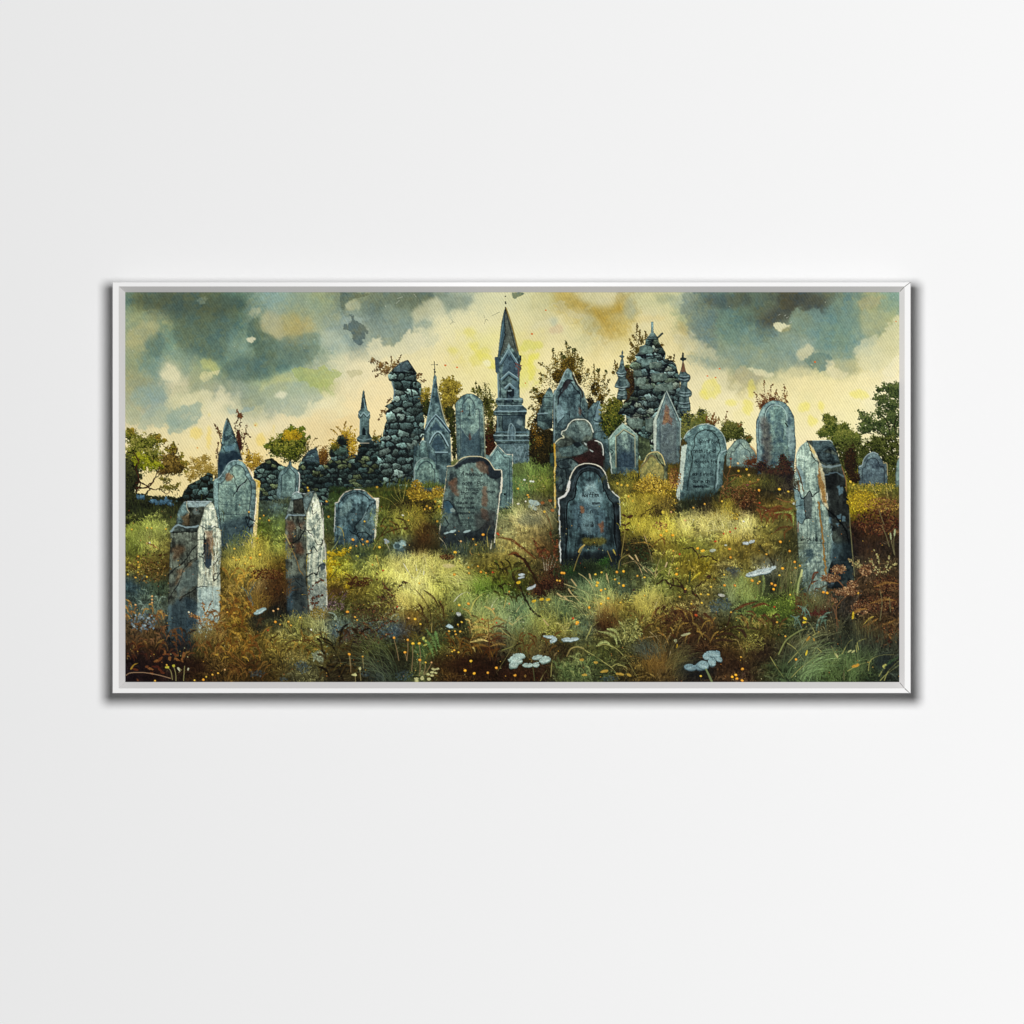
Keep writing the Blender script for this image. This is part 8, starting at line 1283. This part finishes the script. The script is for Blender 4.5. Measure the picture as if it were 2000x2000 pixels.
    blades('G', 1240, 1620, 1480, 1860, 420, '7a5424 9a7434 5a3c1c 8c6c38', 80, 200, 1.5); blades('G', 1450, 1620, 1700, 1900, 320, '6c7040 8a8c54 4a5030', 90, 240, 1.5, .8, .4); blades('G', 1150, 1560, 1420, 1700, 260, '5a6c6a 7c9088 3c4c4c', 40, 120, 1.3, -.5); shade('G', 1750, 1780, 150, 90, '15191a', .75, 5); shade('G', 150, 1830, 260, 50, '2a160e', .6, 5); shade('G', 430, 1620, 140, 80, '2c1e12', .6, 5)
    blades('G', 0, 1400, 320, 1680, 700, '6c5c30 8a7c40 3c3c20 4a5430', 80, 200, 1.5); ferns('G', 0, 1500, 420, 1640, 20, '4a3018 5c4020 2c2414', 60, 140, 2.4)
    # ---- right foreground: ferns and weeds
    shade('H', 660, 980, 100, 120, '1f2418', .6, 5); shade('H', 330, 880, 60, 40, '2a2c38', .7, 3); shade('H', 820, 600, 180, 110, '33341c', .45, 6)
    for v in ((700, 800, 640, 700, 540, 600), (780, 780, 840, 680, 800, 560), (700, 800, 700, 720, 740, 660), (620, 680, 580, 640, 560, 600)): s.fern(Q('H', *v), 2.8, 24, '241f14', '33301c', 1.6)
    for v in ((410, 900, 440, 980, 480, 1080, 520, 1130), (330, 1100, 350, 1020, 375, 950), (400, 1120, 390, 1000, 370, 900), (580, 1100, 600, 980, 590, 880), (460, 1120, 400, 960, 390, 900)): s.fern(Q('H', *v), 4.0, 26, '8a9458', '78844c', 1)
    blades('H', 700, 820, 1020, 1120, 420, '7c8450 98985c 55602f a8a068', 100, 240, 1.5, .2, .25); s.line(Q('H', 915, 1080, 930, 960, 962, 840), 3.0, '9aa468', .85); s.line(Q('H', 955, 900, 962, 842), 3.6, 'b8bc80', .85)
    for v in ((960, 1380, 985, 1160, 1030, 1000, 1100, 870), (1030, 1010, 1050, 960, 1110, 940)): s.line(Q('H', *v), 1.6, '3c2418', .85)
    s.line(Q('H', 1060, 920, 1080, 870, 1112, 862), 3.2, '6a3020', .85); s.line(Q('H', 1050, 970, 1090, 945), 2.6, '6a3020', .8)
    s.leaves('H', (790, 1180, 100, 70, 820, 1250, 60, 40, 560, 1220, 70, 40), 620, '28341a 3c4a20 4c5a26 6a7834', 1.5, heart=.4, ident=False)
    s.leaves('H', (1050, 1170, 120, 110, 1160, 1200, 80, 60, 940, 1180, 60, 120), 700, '2c1c14 4a2c1c 6a4028 5c5430', 1.2, heart=.3, ident=False); speck('H', 1000, 1200, 1200, 1280, 120, '6a1f1c 7a2c24', .8, 1.6)
    for v in ((150, 1450, 250, 1370, 290, 1250, 380, 1180, 540, 1130), (660, 1180, 580, 1160, 480, 1200), (540, 1140, 420, 1170, 330, 1220), (200, 1440, 320, 1380, 450, 1385, 580, 1410), (120, 1480, 260, 1440, 380, 1500), (100, 1530, 200, 1500, 320, 1520), (330, 1400, 400, 1420, 440, 1500)): s.fern(Q('H', *v), 3.6, 34, '2a1a12', '6a3420' if v[1] < 1200 else '33241a', 1.8)
    ferns('H', 380, 1300, 760, 1420, 30, '5a3420 6a5a30 3c2c1c 8a7c40', 60, 150, 2.6); speck('H', 400, 1440, 620, 1640, 260, '8a8438 a8a048 6c6830', .5, 1.2); shade('H', 560, 1640, 130, 80, '251814', .7, 5); shade('H', 240, 1680, 180, 110, '24160f', .55, 6)
    # the rust coloured weed before the split pillar
    for v in ((1300, 1500, 1280, 1260, 1240, 1160), (1340, 1560, 1300, 1340, 1290, 1200, 1380, 1080), (1380, 1080, 1350, 990, 1260, 900), (1290, 1210, 1230, 1060, 1170, 1050), (1400, 1080, 1460, 970, 1560, 860), (1370, 1020, 1300, 940, 1180, 910), (1420, 1040, 1500, 1040), (1390, 1060, 1330, 1050)): s.line(Q('H', *v), 1.5, '6a4c34', .9, wob=.5)
    for R, n in (((1140, 880, 1330, 960), 240), ((1260, 1000, 1500, 1090), 320), ((1240, 790, 1380, 880), 200), ((1380, 940, 1500, 1010), 120), ((1180, 1090, 1300, 1180), 90), ((1500, 780, 1620, 900), 150), ((1430, 1120, 1620, 1260), 200)): speck('H', *R, n, '8a4c30 a86840 6a3420 c08c60 7a5a3c', .6, 1.5)
    for R, n in (((1620, 400, 1800, 480), 150), ((1620, 900, 1890, 1060), 340), ((1480, 1060, 1890, 1240), 420), ((1560, 1330, 1890, 1560), 260)): speck('H', *R, n, '6a3420 7a4428 4a2418 8a5c34 2c2018', .6, 1.5)
    for v in ((1700, 900, 1640, 820, 1590, 720), (1700, 900, 1690, 760, 1640, 640), (1700, 880, 1760, 800, 1800, 680), (1700, 850, 1640, 800, 1620, 740), (1740, 860, 1820, 800, 1860, 780), (1460, 810, 1430, 760, 1400, 735), (1460, 800, 1490, 770, 1500, 745), (1480, 810, 1530, 800)): T(Q('H', *v), '6a5034', 'a8a070 8a8458 7a4c34 98905c', 20, 1.6, .9, 2.4, ident=False)
    for v in ((1600, 1540, 1700, 1500, 1800, 1440), (1570, 1440, 1700, 1380, 1850, 1310), (1500, 1400, 1600, 1350, 1680, 1300), (1700, 1400, 1760, 1440, 1860, 1530), (1880, 970, 1760, 960, 1640, 1000), (1860, 1130, 1740, 1120, 1600, 1160), (1580, 1200, 1500, 1220, 1440, 1260)): s.fern(Q('H', *v), 3.4, 28, '7a4824', '8a5a30', 1.2)
    for v in ((1690, 270, 1720, 360, 1740, 410), (1720, 420, 1760, 520, 1790, 620), (1410, 310, 1430, 560, 1460, 900), (1840, 480, 1830, 600, 1840, 700), (1800, 520, 1815, 600, 1835, 690), (1700, 1030, 1720, 1160, 1700, 1320), (1790, 1100, 1800, 1240), (1360, 1880, 1350, 1700, 1270, 1600, 1240, 1560)): s.line(Q('H', *v), 1.3, '6c6848', .8)
    ovals('H', [(1840, 485, 9, 36, .1), (1802, 520, 9, 34, -.1)], '9aa47c', .85, .6)
    shade('H', 1560, 1480, 240, 130, '1a1c1a', .55, 6); blades('H', 1160, 1400, 1880, 1640, 900, '3c4230 55583c 2c3026 6c6c48', 60, 180, 1.3, 0, .2); blades('H', 1000, 1640, 1760, 1900, 1400, '5c6c44 6c7c50 44542f 8a9460 3c4a2c', 50, 160, 1.4, .3); shade('H', 1740, 1720, 110, 90, '181d22', .75, 4)
    ferns('H', 880, 1260, 1200, 1420, 14, '5a7060 6c4c34 4a5c4c', 80, 180, 2.6); blades('H', 760, 1600, 1120, 1880, 380, '7c8458 9aa078 55603c', 140, 330, 1.5, .9, .4); shade('H', 900, 1640, 160, 90, '242a26', .4, 6)
    for v in ((740, 1640, 800, 1520, 900, 1440, 1000, 1400), (830, 1720, 900, 1640, 990, 1540, 1040, 1480), (820, 1530, 900, 1590, 980, 1700), (660, 1660, 720, 1760, 790, 1860), (860, 1860, 960, 1760, 1140, 1620), (1060, 1460, 1120, 1440), (1150, 1620, 1100, 1580, 1060, 1640), (1340, 1640, 1400, 1530, 1440, 1500), (1500, 1600, 1490, 1520, 1570, 1490), (1480, 1620, 1480, 1540, 1540, 1495), (1590, 1800, 1610, 1700, 1700, 1650, 1830, 1645), (1390, 1800, 1500, 1740, 1620, 1705), (1690, 1850, 1730, 1780, 1760, 1740), (1700, 1890, 1760, 1830, 1880, 1740), (1740, 1890, 1780, 1800, 1880, 1700), (1300, 1680, 1260, 1610, 1240, 1560), (1090, 1450, 1050, 1370, 1000, 1320)): s.line(Q('H', *v), 1.3, '9a9858', .8, taper=True)
    s.line(Q('H', 740, 1640, 810, 1510, 900, 1440, 970, 1400), 2.6, '7c8450', .7); ovals('H', [(1020, 1490, 30, 11, -.9), (1075, 1500, 9, 18, -.1)], 'b07c38'); ovals('H', [(1445, 1270, 10, 38, .1)], 'c8ac30'); ovals('H', [(990, 1300, 22, 12, .6), (985, 1335, 20, 10, -.2), (1005, 1625, 8, 28, .3)], 'd0b838'); ovals('H', [(1410, 1610, 22, 8, -.6), (1450, 1612, 22, 8, -.6), (1290, 1650, 10, 24, -.4)], 'a8a870')
    ovals('H', [(1465, 1752, 34, 14, -.2), (1492, 1738, 16, 10, 0)], 'd8782c', .95); ovals('H', [(1745, 1745, 24, 12, -.5), (1738, 1765, 14, 8, .5)], 'b0ac60'); s.fern(Q('H', 1540, 1360, 1600, 1300, 1640, 1280), 2.6, 14, 'a08c44'); s.fern(Q('H', 1700, 1800, 1790, 1720, 1880, 1660), 3.4, 16, '3c5034')
    speck('H', 840, 1060, 900, 1200, 60, '8ca03c 6c8028', .7, 1.3)
    # ---- pale velvet leaves
    def leaf(c, pts, tones=('97aaa0', '6c8278', 'bccabc')):
        ovals(c, [(x, y + 6, w, h, an) for x, y, w, h, an in pts], '2a342c', .6, 1, .6)
        ovals(c, [(x, y + h * .25, w * 1.04, h * 1.05, an) for x, y, w, h, an in pts], tones[1], .8, 1.4, .2, .3); ovals(c, pts, tones[0], .95, 1.5, .15, .45)
        for x, y, w, h, an in pts:
            ovals(c, [(x + w * .1, y + h * .3, w * .7, h * .4, an)], tones[2], .55, .8, .6); s.line(Q(c, x - w * .7 * math.cos(an), y - w * .7 * math.sin(an), x + w * .7 * math.cos(an), y + w * .7 * math.sin(an)), .8, tones[1], .7)
    leaf('G', [(70, 1655, 60, 22, .1), (20, 1690, 50, 26, 0), (20, 1740, 50, 26, -.5), (240, 1665, 46, 20, -.2), (310, 1690, 56, 30, -.2), (230, 1735, 32, 22, -.2), (150, 1740, 50, 20, 0)]); leaf('F', [(1880, 1690, 60, 34, .2), (1850, 1740, 40, 30, .2), (1920, 1660, 40, 20, 0)])
    leaf('G', [(360, 1475, 60, 16, .1), (395, 1510, 36, 18, -.5), (530, 1500, 60, 20, 0), (590, 1495, 46, 16, -.1)], ('9cacaa', '5c706c', 'c4d0cc'))
    leaf('G', [(1900, 1640, 80, 34, -.2), (1690, 1760, 60, 30, .1), (1800, 1745, 62, 38, -.3)], ('6c8488', '46585e', '8ca2a2')); leaf('H', [(120, 1635, 70, 26, .2), (60, 1660, 40, 30, .2), (170, 1680, 42, 24, .5), (110, 1710, 40, 40, .6), (30, 1740, 50, 40, .4)], ('7c9494', '4c6064', 'a0b4b0'))
    leaf('H', [(520, 870, 90, 26, -.25), (620, 850, 60, 26, -.3), (680, 828, 44, 14, -.5)], ('a4b0ac', '55686a', 'd4dcd4')); leaf('H', [(430, 585, 32, 14, .1), (485, 570, 30, 14, -.3)], ('b0b8b4', '5c6c6a', 'd0d8d4')); leaf('E', [(1290, 1228, 62, 20, -.5), (1250, 1248, 26, 12, -.2)], ('8ca4a0', '4c6060', 'd0dcd4'))
    leaf('F', [(1245, 1375, 36, 16, .1)], ('9cb0b0', '6c8080', 'c0ccc8')); leaf('F', [(1330, 1255, 24, 18, .3)], ('b0b4ac', '6c746c', 'd0d4cc')); ovals('H', [(200, 1080, 34, 14, .2)], 'b8b8ac', .8); ovals('H', [(115, 655, 30, 14, -.2), (240, 605, 14, 8, 0), (885, 210, 10, 12, 0)], 'b8c4c0', .7)
    s.line(Q('G', 1840, 1780, 1870, 1850, 1890, 1895), 3, '6c7850', .85); s.line(Q('H', 50, 1780, 85, 1840, 110, 1895), 2.6, '6c7850', .85); s.line(Q('G', 200, 1760, 215, 1890), 1.3, '4c5434', .8); s.line(Q('H', 590, 890, 598, 1050), 1.3, '4c5c3c', .8)
    # arching blades in the lit centre
    for v, w, col in (((1285, 1140, 1340, 1080, 1410, 1050, 1450, 1080), 2.2, 'c4c4a8'), ((1440, 1240, 1480, 1140, 1540, 1080, 1590, 1060), 3, 'b0ac5c'), ((1640, 1200, 1660, 1150, 1700, 1105), 1.6, 'c8c8a8'), ((1760, 1200, 1780, 1120, 1805, 1040), 1.6, 'a8a058'), ((810, 780, 850, 850, 895, 920), 2.2, 'd0ccb4'), ((930, 930, 980, 820, 1005, 680), 1.8, 'c8c48c'), ((1005, 700, 1030, 790, 1085, 890), 1.6, 'c0b878'), ((865, 830, 865, 730, 920, 690), 1.4, 'b8b068'), ((1030, 730, 1040, 680, 1070, 650), 1.4, 'b8b068'), ((1080, 830, 1080, 720), 1.4, 'b8a858'), ((1000, 890, 1005, 790), 1.8, 'd4d4bc'), ((935, 850, 925, 790), 1.8, 'd4d4bc'), ((1145, 530, 1200, 590, 1220, 650), 1.2, 'a8a080'), ((550, 700, 570, 780, 585, 850), 1.6, 'b89c48'), ((520, 650, 560, 580, 600, 550), 1.3, '9a8c44'), ((640, 570, 680, 660, 700, 740), 1.3, 'a8a47c'), ((1610, 620, 1600, 500, 1630, 420), 1.4, 'a89c58'), ((1635, 640, 1645, 560), 2.6, 'd0ccb0'), ((1460, 700, 1440, 660, 1490, 600), 1.2, '9a7c44'), ((800, 1180, 810, 1280, 820, 1340), 1.2, 'b8b068'), ((1075, 1430, 1078, 1240), 1.4, '9a8c50'), ((90, 960, 160, 860, 240, 780, 325, 760), 2, '4a4420'), ((180, 430, 210, 440, 240, 500, 250, 660), 1.4, '9a8c44'), ((120, 660, 190, 560, 235, 420), 1.3, '8a9460'), ((1700, 1800, 1860, 1500, 1700, 1380), .1, '8a8450'), ((1720, 1390, 1800, 1460, 1932, 1530), 1.4, '9a9058'), ((1740, 1600, 1850, 1560, 1932, 1480), 1.4, '7c7c44'), ((1810, 1340, 1850, 1370), 3, 'a89c60'), ((1880, 1310, 1932, 1250), 1.6, 'a89c60')): s.line(Q('F', *v), w, col, .85, taper=True)
    for v in ((430, 1060, 520, 1120, 600, 1180, 670, 1260), (500, 1090, 600, 1090, 680, 1110, 740, 1190), (630, 870, 700, 920, 760, 1000, 820, 1180, 832, 1290), (740, 880, 760, 960, 790, 1040), (490, 970, 600, 1010, 700, 1050, 740, 1100), (560, 1060, 640, 1140, 720, 1240), (540, 1020, 580, 1080), (450, 1110, 600, 1150, 700, 1270), (900, 880, 920, 980, 925, 1080), (1350, 1210, 1380, 1130, 1420, 1060), (0, 1360, 100, 1290, 240, 1240), (40, 1240, 80, 1180, 110, 1160)): s.line(Q('G', *v), 1.3, 'b8ac74', .8, taper=True)
    for v in ((430, 1062, 470, 1095), (495, 1090, 520, 1115), (535, 1020, 560, 1060), (565, 930, 610, 990), (735, 880, 742, 920), (300, 1310, 345, 1365), (895, 880, 905, 930)): s.line(Q('G', *v), 2.8, 'b09c6c', .85)
    # heather, thistles and curls
    for k in range(26):
        x, y = rg.uniform(90, 250), rg.uniform(1070, 1200); s.line(Q('F', x, y, x + 14, y - 24, x + 34, y - 34), .9, '7c6084', .7)
    speck('F', 70, 1140, 260, 1240, 80, '5a3c40 7a5c5c a88c80', .5, 1.1); shade('F', 170, 1040, 90, 50, '2c1a18', .7, 4); speck('F', 270, 940, 490, 1000, 160, '3c2414 5a3418', .7, 1.4); speck('E', 1760, 1200, 1900, 1300, 160, 'b09430 8a7428 6c5c20', .5, 1.1)
    for v in ((1730, 1100, 1780, 1000, 1850, 940, 1890, 940), (1760, 1180, 1800, 1100, 1880, 1080), (1790, 1260, 1800, 1180, 1840, 1140)): T(Q('E', *v), '3c2018', '5a2c20 6c3c28 3c221c', 30, 1.7, 1, 3, ident=False)
    T(Q('E', 190, 580, 250, 600, 320, 640), '4a3018', '6a4424 8a5c34 c09858', 18, 1.6, .9, 2, ident=False); T(Q('E', 260, 680, 340, 700, 415, 690), '3c2818', '4a3018 2c2014', 20, 1.4, .9, 2.4, ident=False)
    ferns('F', 560, 450, 860, 520, 7, '5a4420 6c5428 3c3018', 90, 200, 2.2); s.line(Q('F', 560, 560, 620, 500, 720, 460, 850, 440), 2.4, '3c2c18', .85, wob=.6); s.line(Q('F', 600, 510, 630, 460, 655, 430), 2.6, '3c3018', .8); ovals('F', [(830, 450, 22, 9, -.2), (60, 0, 1, 1, 0)], '3c2818')
    ovals('F', [(1240, 800, 60, 20, 0)], 'c8b888', .7, 1, 1); speck('F', 1140, 690, 1290, 745, 120, '6a3c20 4a2c18 8a5c30', .7, 1.4); shade('E', 540, 0, 1, 1, '000000', 0)
    for v in ((410, 1765, 440, 1800, 455, 1880), (465, 1750, 485, 1820, 487, 1890), (500, 1770, 530, 1800), (570, 1750, 560, 1890), (520, 1770, 540, 1790)): s.line(Q('E', *v), 1.3, '8a8454', .85)
    ovals('E', [(405, 1762, 20, 12, 0), (467, 1748, 14, 14, 0)], 'b8b040'); ovals('E', [(515, 1780, 10, 22, -.5), (605, 1780, 8, 14, .3)], 'b8b898')
    for x, y in ((295, 1638), (422, 1660), (395, 1775), (350, 1832)): s.line(Q('F', x, y, x + 8, y + 110), 1.1, '8a8058', .7)
    ovals('F', [(397, 1775, 12, 16, 0), (343, 1835, 26, 10, .1), (350, 1830, 12, 14, 0), (1095, 1780, 22, 12, .2), (1130, 1778, 16, 10, 0), (1080, 1810, 20, 10, 0), (1115, 1815, 18, 10, 0), (1045, 1830, 20, 12, 0), (1080, 1840, 18, 10, 0), (930, 1870, 22, 14, 0), (985, 1865, 16, 20, 0), (1050, 1875, 18, 14, 0), (930, 1890, 20, 10, 0)], 'b4b27c', .9, 1)
    for x0, x1, y0, y1 in ((720, 765, 1500, 1700), (850, 840, 1520, 1700), (897, 885, 1550, 1800), (958, 970, 1550, 1720), (823, 840, 1630, 1700), (963, 960, 1700, 1840), (1018, 1000, 1720, 1830), (300, 308, 1660, 1810), (1075, 1010, 1720, 1830)): s.line(Q('F', x0, y0, (x0 + x1) / 2 + 4, (y0 + y1) / 2, x1, y1), 1, '8a7450', .75)
    ferns('E', 660, 1300, 940, 1560, 34, '6c4424 7c5428 5a3c20 8a6434', 60, 150, 2.6); blades('E', 640, 1420, 960, 1560, 300, '7c6c38 5c4c28 8a7c44', 50, 130, 1.3)
    ferns('H', 960, 1080, 1240, 1260, 26, '4a2c1c 5a3c24 3a3424 5c5430', 60, 140, 2.4); blades('H', 940, 1100, 1260, 1240, 260, '5c6034 3c4428 6c6438', 60, 150, 1.3)
    # ground swallowing the feet of the pillars
    shade('E', 1650, 1380, 130, 50, '1c1a14', .85, 4); ferns('E', 1530, 1340, 1800, 1460, 16, '4a3a1c 5c4c24 3a2a16', 60, 130, 2.4); blades('E', 1520, 1330, 1900, 1440, 340, '6c6c34 8a8444 4a4c24', 50, 130, 1.4)
    shade('E', 520, 1560, 130, 60, '1a1a1c', .7, 5); ferns('E', 400, 1460, 660, 1620, 18, '4a3020 5c3c22 2c2620', 60, 140, 2.4); speck('E', 1760, 1180, 1932, 1320, 200, '8a7834 6c6028 a08c44', .5, 1.2)
    # rust reds glazed back to earth browns
    d = s.C[..., 0] - s.C[..., 1]; e = np.clip(d - .10, 0, 1) * (s.I > 0); s.C[..., 0] -= .6 * e; s.C[..., 1] += .14 * e; s.C[..., 2] += .08 * e
    # ---- flower heads one by one
    fl = {'E': '130,712,o 130,765,o 135,815,y 128,862,y 33,882,y 105,912,o 213,905,y 215,440,y 257,443,y 393,452,y 70,455,y 1042,638,y 1284,693,Y 1143,716,y 1195,724,O 1087,740,y 1033,722,y 1060,745,o 1258,540,o 1284,352,y 1370,370,o 1180,290,o 1145,780,y 262,1090,p 262,1120,p 262,1150,p 105,1170,p 1430,1332,O 1475,1356,o 1555,1330,o 1578,1365,o 1455,1210,p 1412,1228,p 1360,1412,r 952,1785,p 887,1818,o 835,1833,o 775,1852,y 748,1880,O 665,1885,y 290,1890,o 400,1740,o 975,1240,o 610,1240,w 240,580,w 1735,60,y 1744,88,y 1770,1405,w 1665,1290,y 1915,190,o 1320,325,o',
          'F': '330,552,O 465,570,O 362,612,o 425,598,o 418,550,o 305,630,Y 582,624,Y 1563,505,O 1700,495,r 1710,505,r 1468,548,o 1495,600,o 1298,672,Y 1290,882,O 1352,568,p 1424,815,o 1515,805,o 1542,858,O 1430,870,o 1590,868,o 1653,862,r 1337,1172,Y 1424,1160,O 1810,1045,o 1660,1208,p 1810,1158,p 1555,1305,r 1690,1340,r 1360,1333,y 1324,1357,y 1240,1420,o 1296,1420,o 1345,1424,o 1305,1450,o 918,1305,Y 858,1296,p 970,1352,y 350,1285,o 370,1315,o 278,1237,O 720,1482,O 850,1503,O 897,1537,Y 958,1536,Y 823,1620,O 963,1693,O 1018,1716,y 1075,1716,p 295,1638,O 422,1660,o 1447,1702,Y 1393,1793,Z 1478,1820,Z 1608,1813,O 1690,1768,O 1866,1838,O 1270,1612,y 1290,1600,o 1330,1620,y 750,1188,r 558,875,k 558,930,k 515,790,o 615,845,r 958,965,y 800,320,w 855,370,y 700,1080,k 540,1180,k 1060,252,o 1010,265,o 1892,70,y 1900,212,w 440,380,y',
          'G': '995,860,O 1058,853,Z 1190,896,o 1257,910,y 812,960,Y 805,988,Y 845,1032,Z 885,1020,y 1015,965,y 1057,988,Z 978,930,y 912,1108,Z 845,1160,Y 1030,1148,y 732,1195,Z 850,862,y 792,882,y 580,1298,R 622,1335,Z 615,1350,O 475,868,O 495,870,O 455,942,o 1257,1082,y 1565,825,o 1560,880,Z 1590,1095,o 1700,1160,y 1800,1155,y 1858,1073,y 1790,1070,y 1412,510,Z 1465,470,Y 1525,510,Z 1530,660,o 1590,690,r 1760,635,Z 1815,655,Y 1745,1268,R 1642,370,p 1645,1020,o 1720,250,o 1828,218,o 1510,290,p 1300,210,o 1925,570,r 1105,145,o 430,940,o 1790,1845,y 58,215,w 60,70,y 150,130,o 160,150,o 130,190,w',
          'H': '218,497,r 332,446,r 281,478,r 145,567,r 757,573,O 845,661,O 625,690,o 893,764,O 778,825,Z 900,820,o 943,800,o 490,940,O 544,966,o 675,970,O 708,985,O 693,1022,Z 228,985,O 325,985,r 75,1072,y 25,655,Y 15,660,Y 285,720,O 275,640,O 560,205,r 555,84,O 747,75,Y 832,96,y 1165,1050,O 1200,1058,Z 225,885,y 300,1853,Z 335,1835,Z 345,1870,O 395,1888,O 398,1778,O 805,1468,o 905,1687,O 725,1335,o 748,890,y 850,1075,y 560,950,y 40,215,o 205,190,y 345,355,y 410,380,w 1425,8,y 290,1240,o 330,990,o 12,1150,y 100,1000,y 385,1665,o 700,1190,r 1495,1060,o'}
    pal = {'o': 'c89a3c', 'O': 'd49430', 'y': 'd0b040', 'Y': 'e4b838', 'Z': 'eca82c', 'p': 'c89c68', 'r': 'a84428', 'R': 'b04a24', 'w': 'c8ccb8', 'k': '3c2414'}
    for c, txt in fl.items():
        for it in txt.split():
            x, y, q = it.split(','); x, y = float(x), float(y); big = 1.5 if q in 'ZYOR' else 1.1
            s.line(Q(c, x, y + 8, x + rg.uniform(-6, 10), y + 34, x + rg.uniform(-6, 16), y + 64), .7, '7c7048', .55)
            ovals(c, [(x, y + 3, 9 * big, 8.5 * big, 0)], '4a2c14', .5, .3, .4); ovals(c, [(x, y, 8.5 * big * rg.uniform(.85, 1.25), 7.5 * big, rg.uniform(-.5, .5))], pal[q], .95, .5, .1); ovals(c, [(x - 2, y - 3, 4 * big, 3 * big, 0)], 'f0cc78' if q not in 'rRk' else 'c86c48', .45, .2, .3)
    # scattered small blossom and seed specks
    n = 520; x = rg.uniform(0, s.W, n); y = rg.uniform((985 - Y0) * SS, s.H, n); cl = np.array([hx(q) for q in 'c89838 d8b050 b8b070 a86c34 c8c890 8a4424'.split()])
    s.dabs(x, y, rg.uniform(.4, 1.0, n) * SS, cl[rg.integers(0, len(cl), n)].astype(np.float32), a=.8, ident=False)
def paint():
    s = Painter(); paint_sky(s); paint_ground(s); paint_far(s); paint_near(s); paint_front(s)
    C = s.C.clip(0, 1).reshape(PH, SS, PW, SS, 3).mean((1, 3))
    B = np.stack([s.blur(C[..., j], 1) for j in range(3)], -1)
    C = C + .4 * (C - B)                    # crisp drawing, as the print has
    C = C + (C - .5) * .06
    return C, s.I[::SS, ::SS].copy(), s.table
# ------------------------------------------------------------------ put the pigment on the stretched canvas
IMG, IDS, TABLE = paint()
IMG = np.clip(IMG, 0, 1)
LIN = np.where(IMG <= 0.04045, IMG / 12.92, ((IMG + 0.055) / 1.055) ** 2.4)
LIN = np.clip(LIN * GAIN, 0.0, 0.95)

def pigment_material():
    m = bpy.data.materials.new('oil_paint_on_canvas'); m.use_nodes = True
    n = m.node_tree.nodes; l = m.node_tree.links; b = n['Principled BSDF']
    at = n.new('ShaderNodeAttribute'); at.attribute_name = 'pigment'
    l.new(at.outputs['Color'], b.inputs['Base Color'])
    b.inputs['Roughness'].default_value = 0.8; b.inputs['Specular IOR Level'].default_value = 0.05
    return m
m_paint = pigment_material()
m_cloth = material('bare_canvas_edge', (0.05, 0.05, 0.045), 0.9, 0.2, 800.0, 0.05, 0.1)

# the stretched canvas: a shallow box whose front carries the picture, slightly larger than the opening
H, W = IDS.shape
ZC = FRONT - DEEP
bx = [(X0, Y0), (X0 + W - 1, Y0), (X0 + W - 1, Y0 + H - 1), (X0, Y0 + H - 1)]
bv = [V(x, y, ZC - 0.4) for x, y in bx] + [V(x, y, 8) for x, y in bx]
canvas = adopt(mesh_obj('canvas', bv, [(0, 3, 2, 1), (4, 5, 6, 7), (0, 1, 5, 4), (1, 2, 6, 5), (2, 3, 7, 6), (3, 0, 4, 7)], m_cloth))
canvas['label'] = 'stretched canvas printed with a stormy graveyard landscape'

def paint_layer(name, sel):
    """faces of the picture grid picked by sel (H-1, W-1), as one mesh with its own pigment attribute"""
    jj, ii = np.nonzero(sel)
    a = jj * W + ii
    quads = np.stack([a, a + W, a + W + 1, a + 1], 1)
    uniq, inv = np.unique(quads.ravel(), return_inverse=True)
    vy, vx = np.divmod(uniq, W)
    co = np.empty((len(uniq), 3), np.float32)
    co[:, 0] = (X0 + vx - CX) * MM; co[:, 1] = -ZC * MM; co[:, 2] = (CY - Y0 - vy) * MM
    me = bpy.data.meshes.new(name)
    me.vertices.add(len(uniq)); me.vertices.foreach_set('co', co.ravel())
    nf = len(quads)
    me.loops.add(nf * 4); me.loops.foreach_set('vertex_index', inv.astype(np.int32).ravel())
    me.polygons.add(nf)
    me.polygons.foreach_set('loop_start', np.arange(0, nf * 4, 4, dtype=np.int32))
    me.update(calc_edges=True)
    ca = me.color_attributes.new('pigment', 'FLOAT_COLOR', 'POINT')
    cc = np.ones((len(uniq), 4), np.float32); cc[:, :3] = LIN[vy, vx]
    ca.data.foreach_set('color', cc.ravel())
    me.materials.append(m_paint)
    o = bpy.data.objects.new(name, me); SC.collection.objects.link(o)
    adopt(o, canvas)
    return o
FID = IDS[:-1, :-1]
TABLE[0] = ('painted_sky', 'stormy grey green clouds over a cream yellow sky')
for key, (name, label) in TABLE.items():
    sel = FID == key
    if sel.sum() < 4: continue
    o = paint_layer(name, sel)
    if label: o['label'] = label
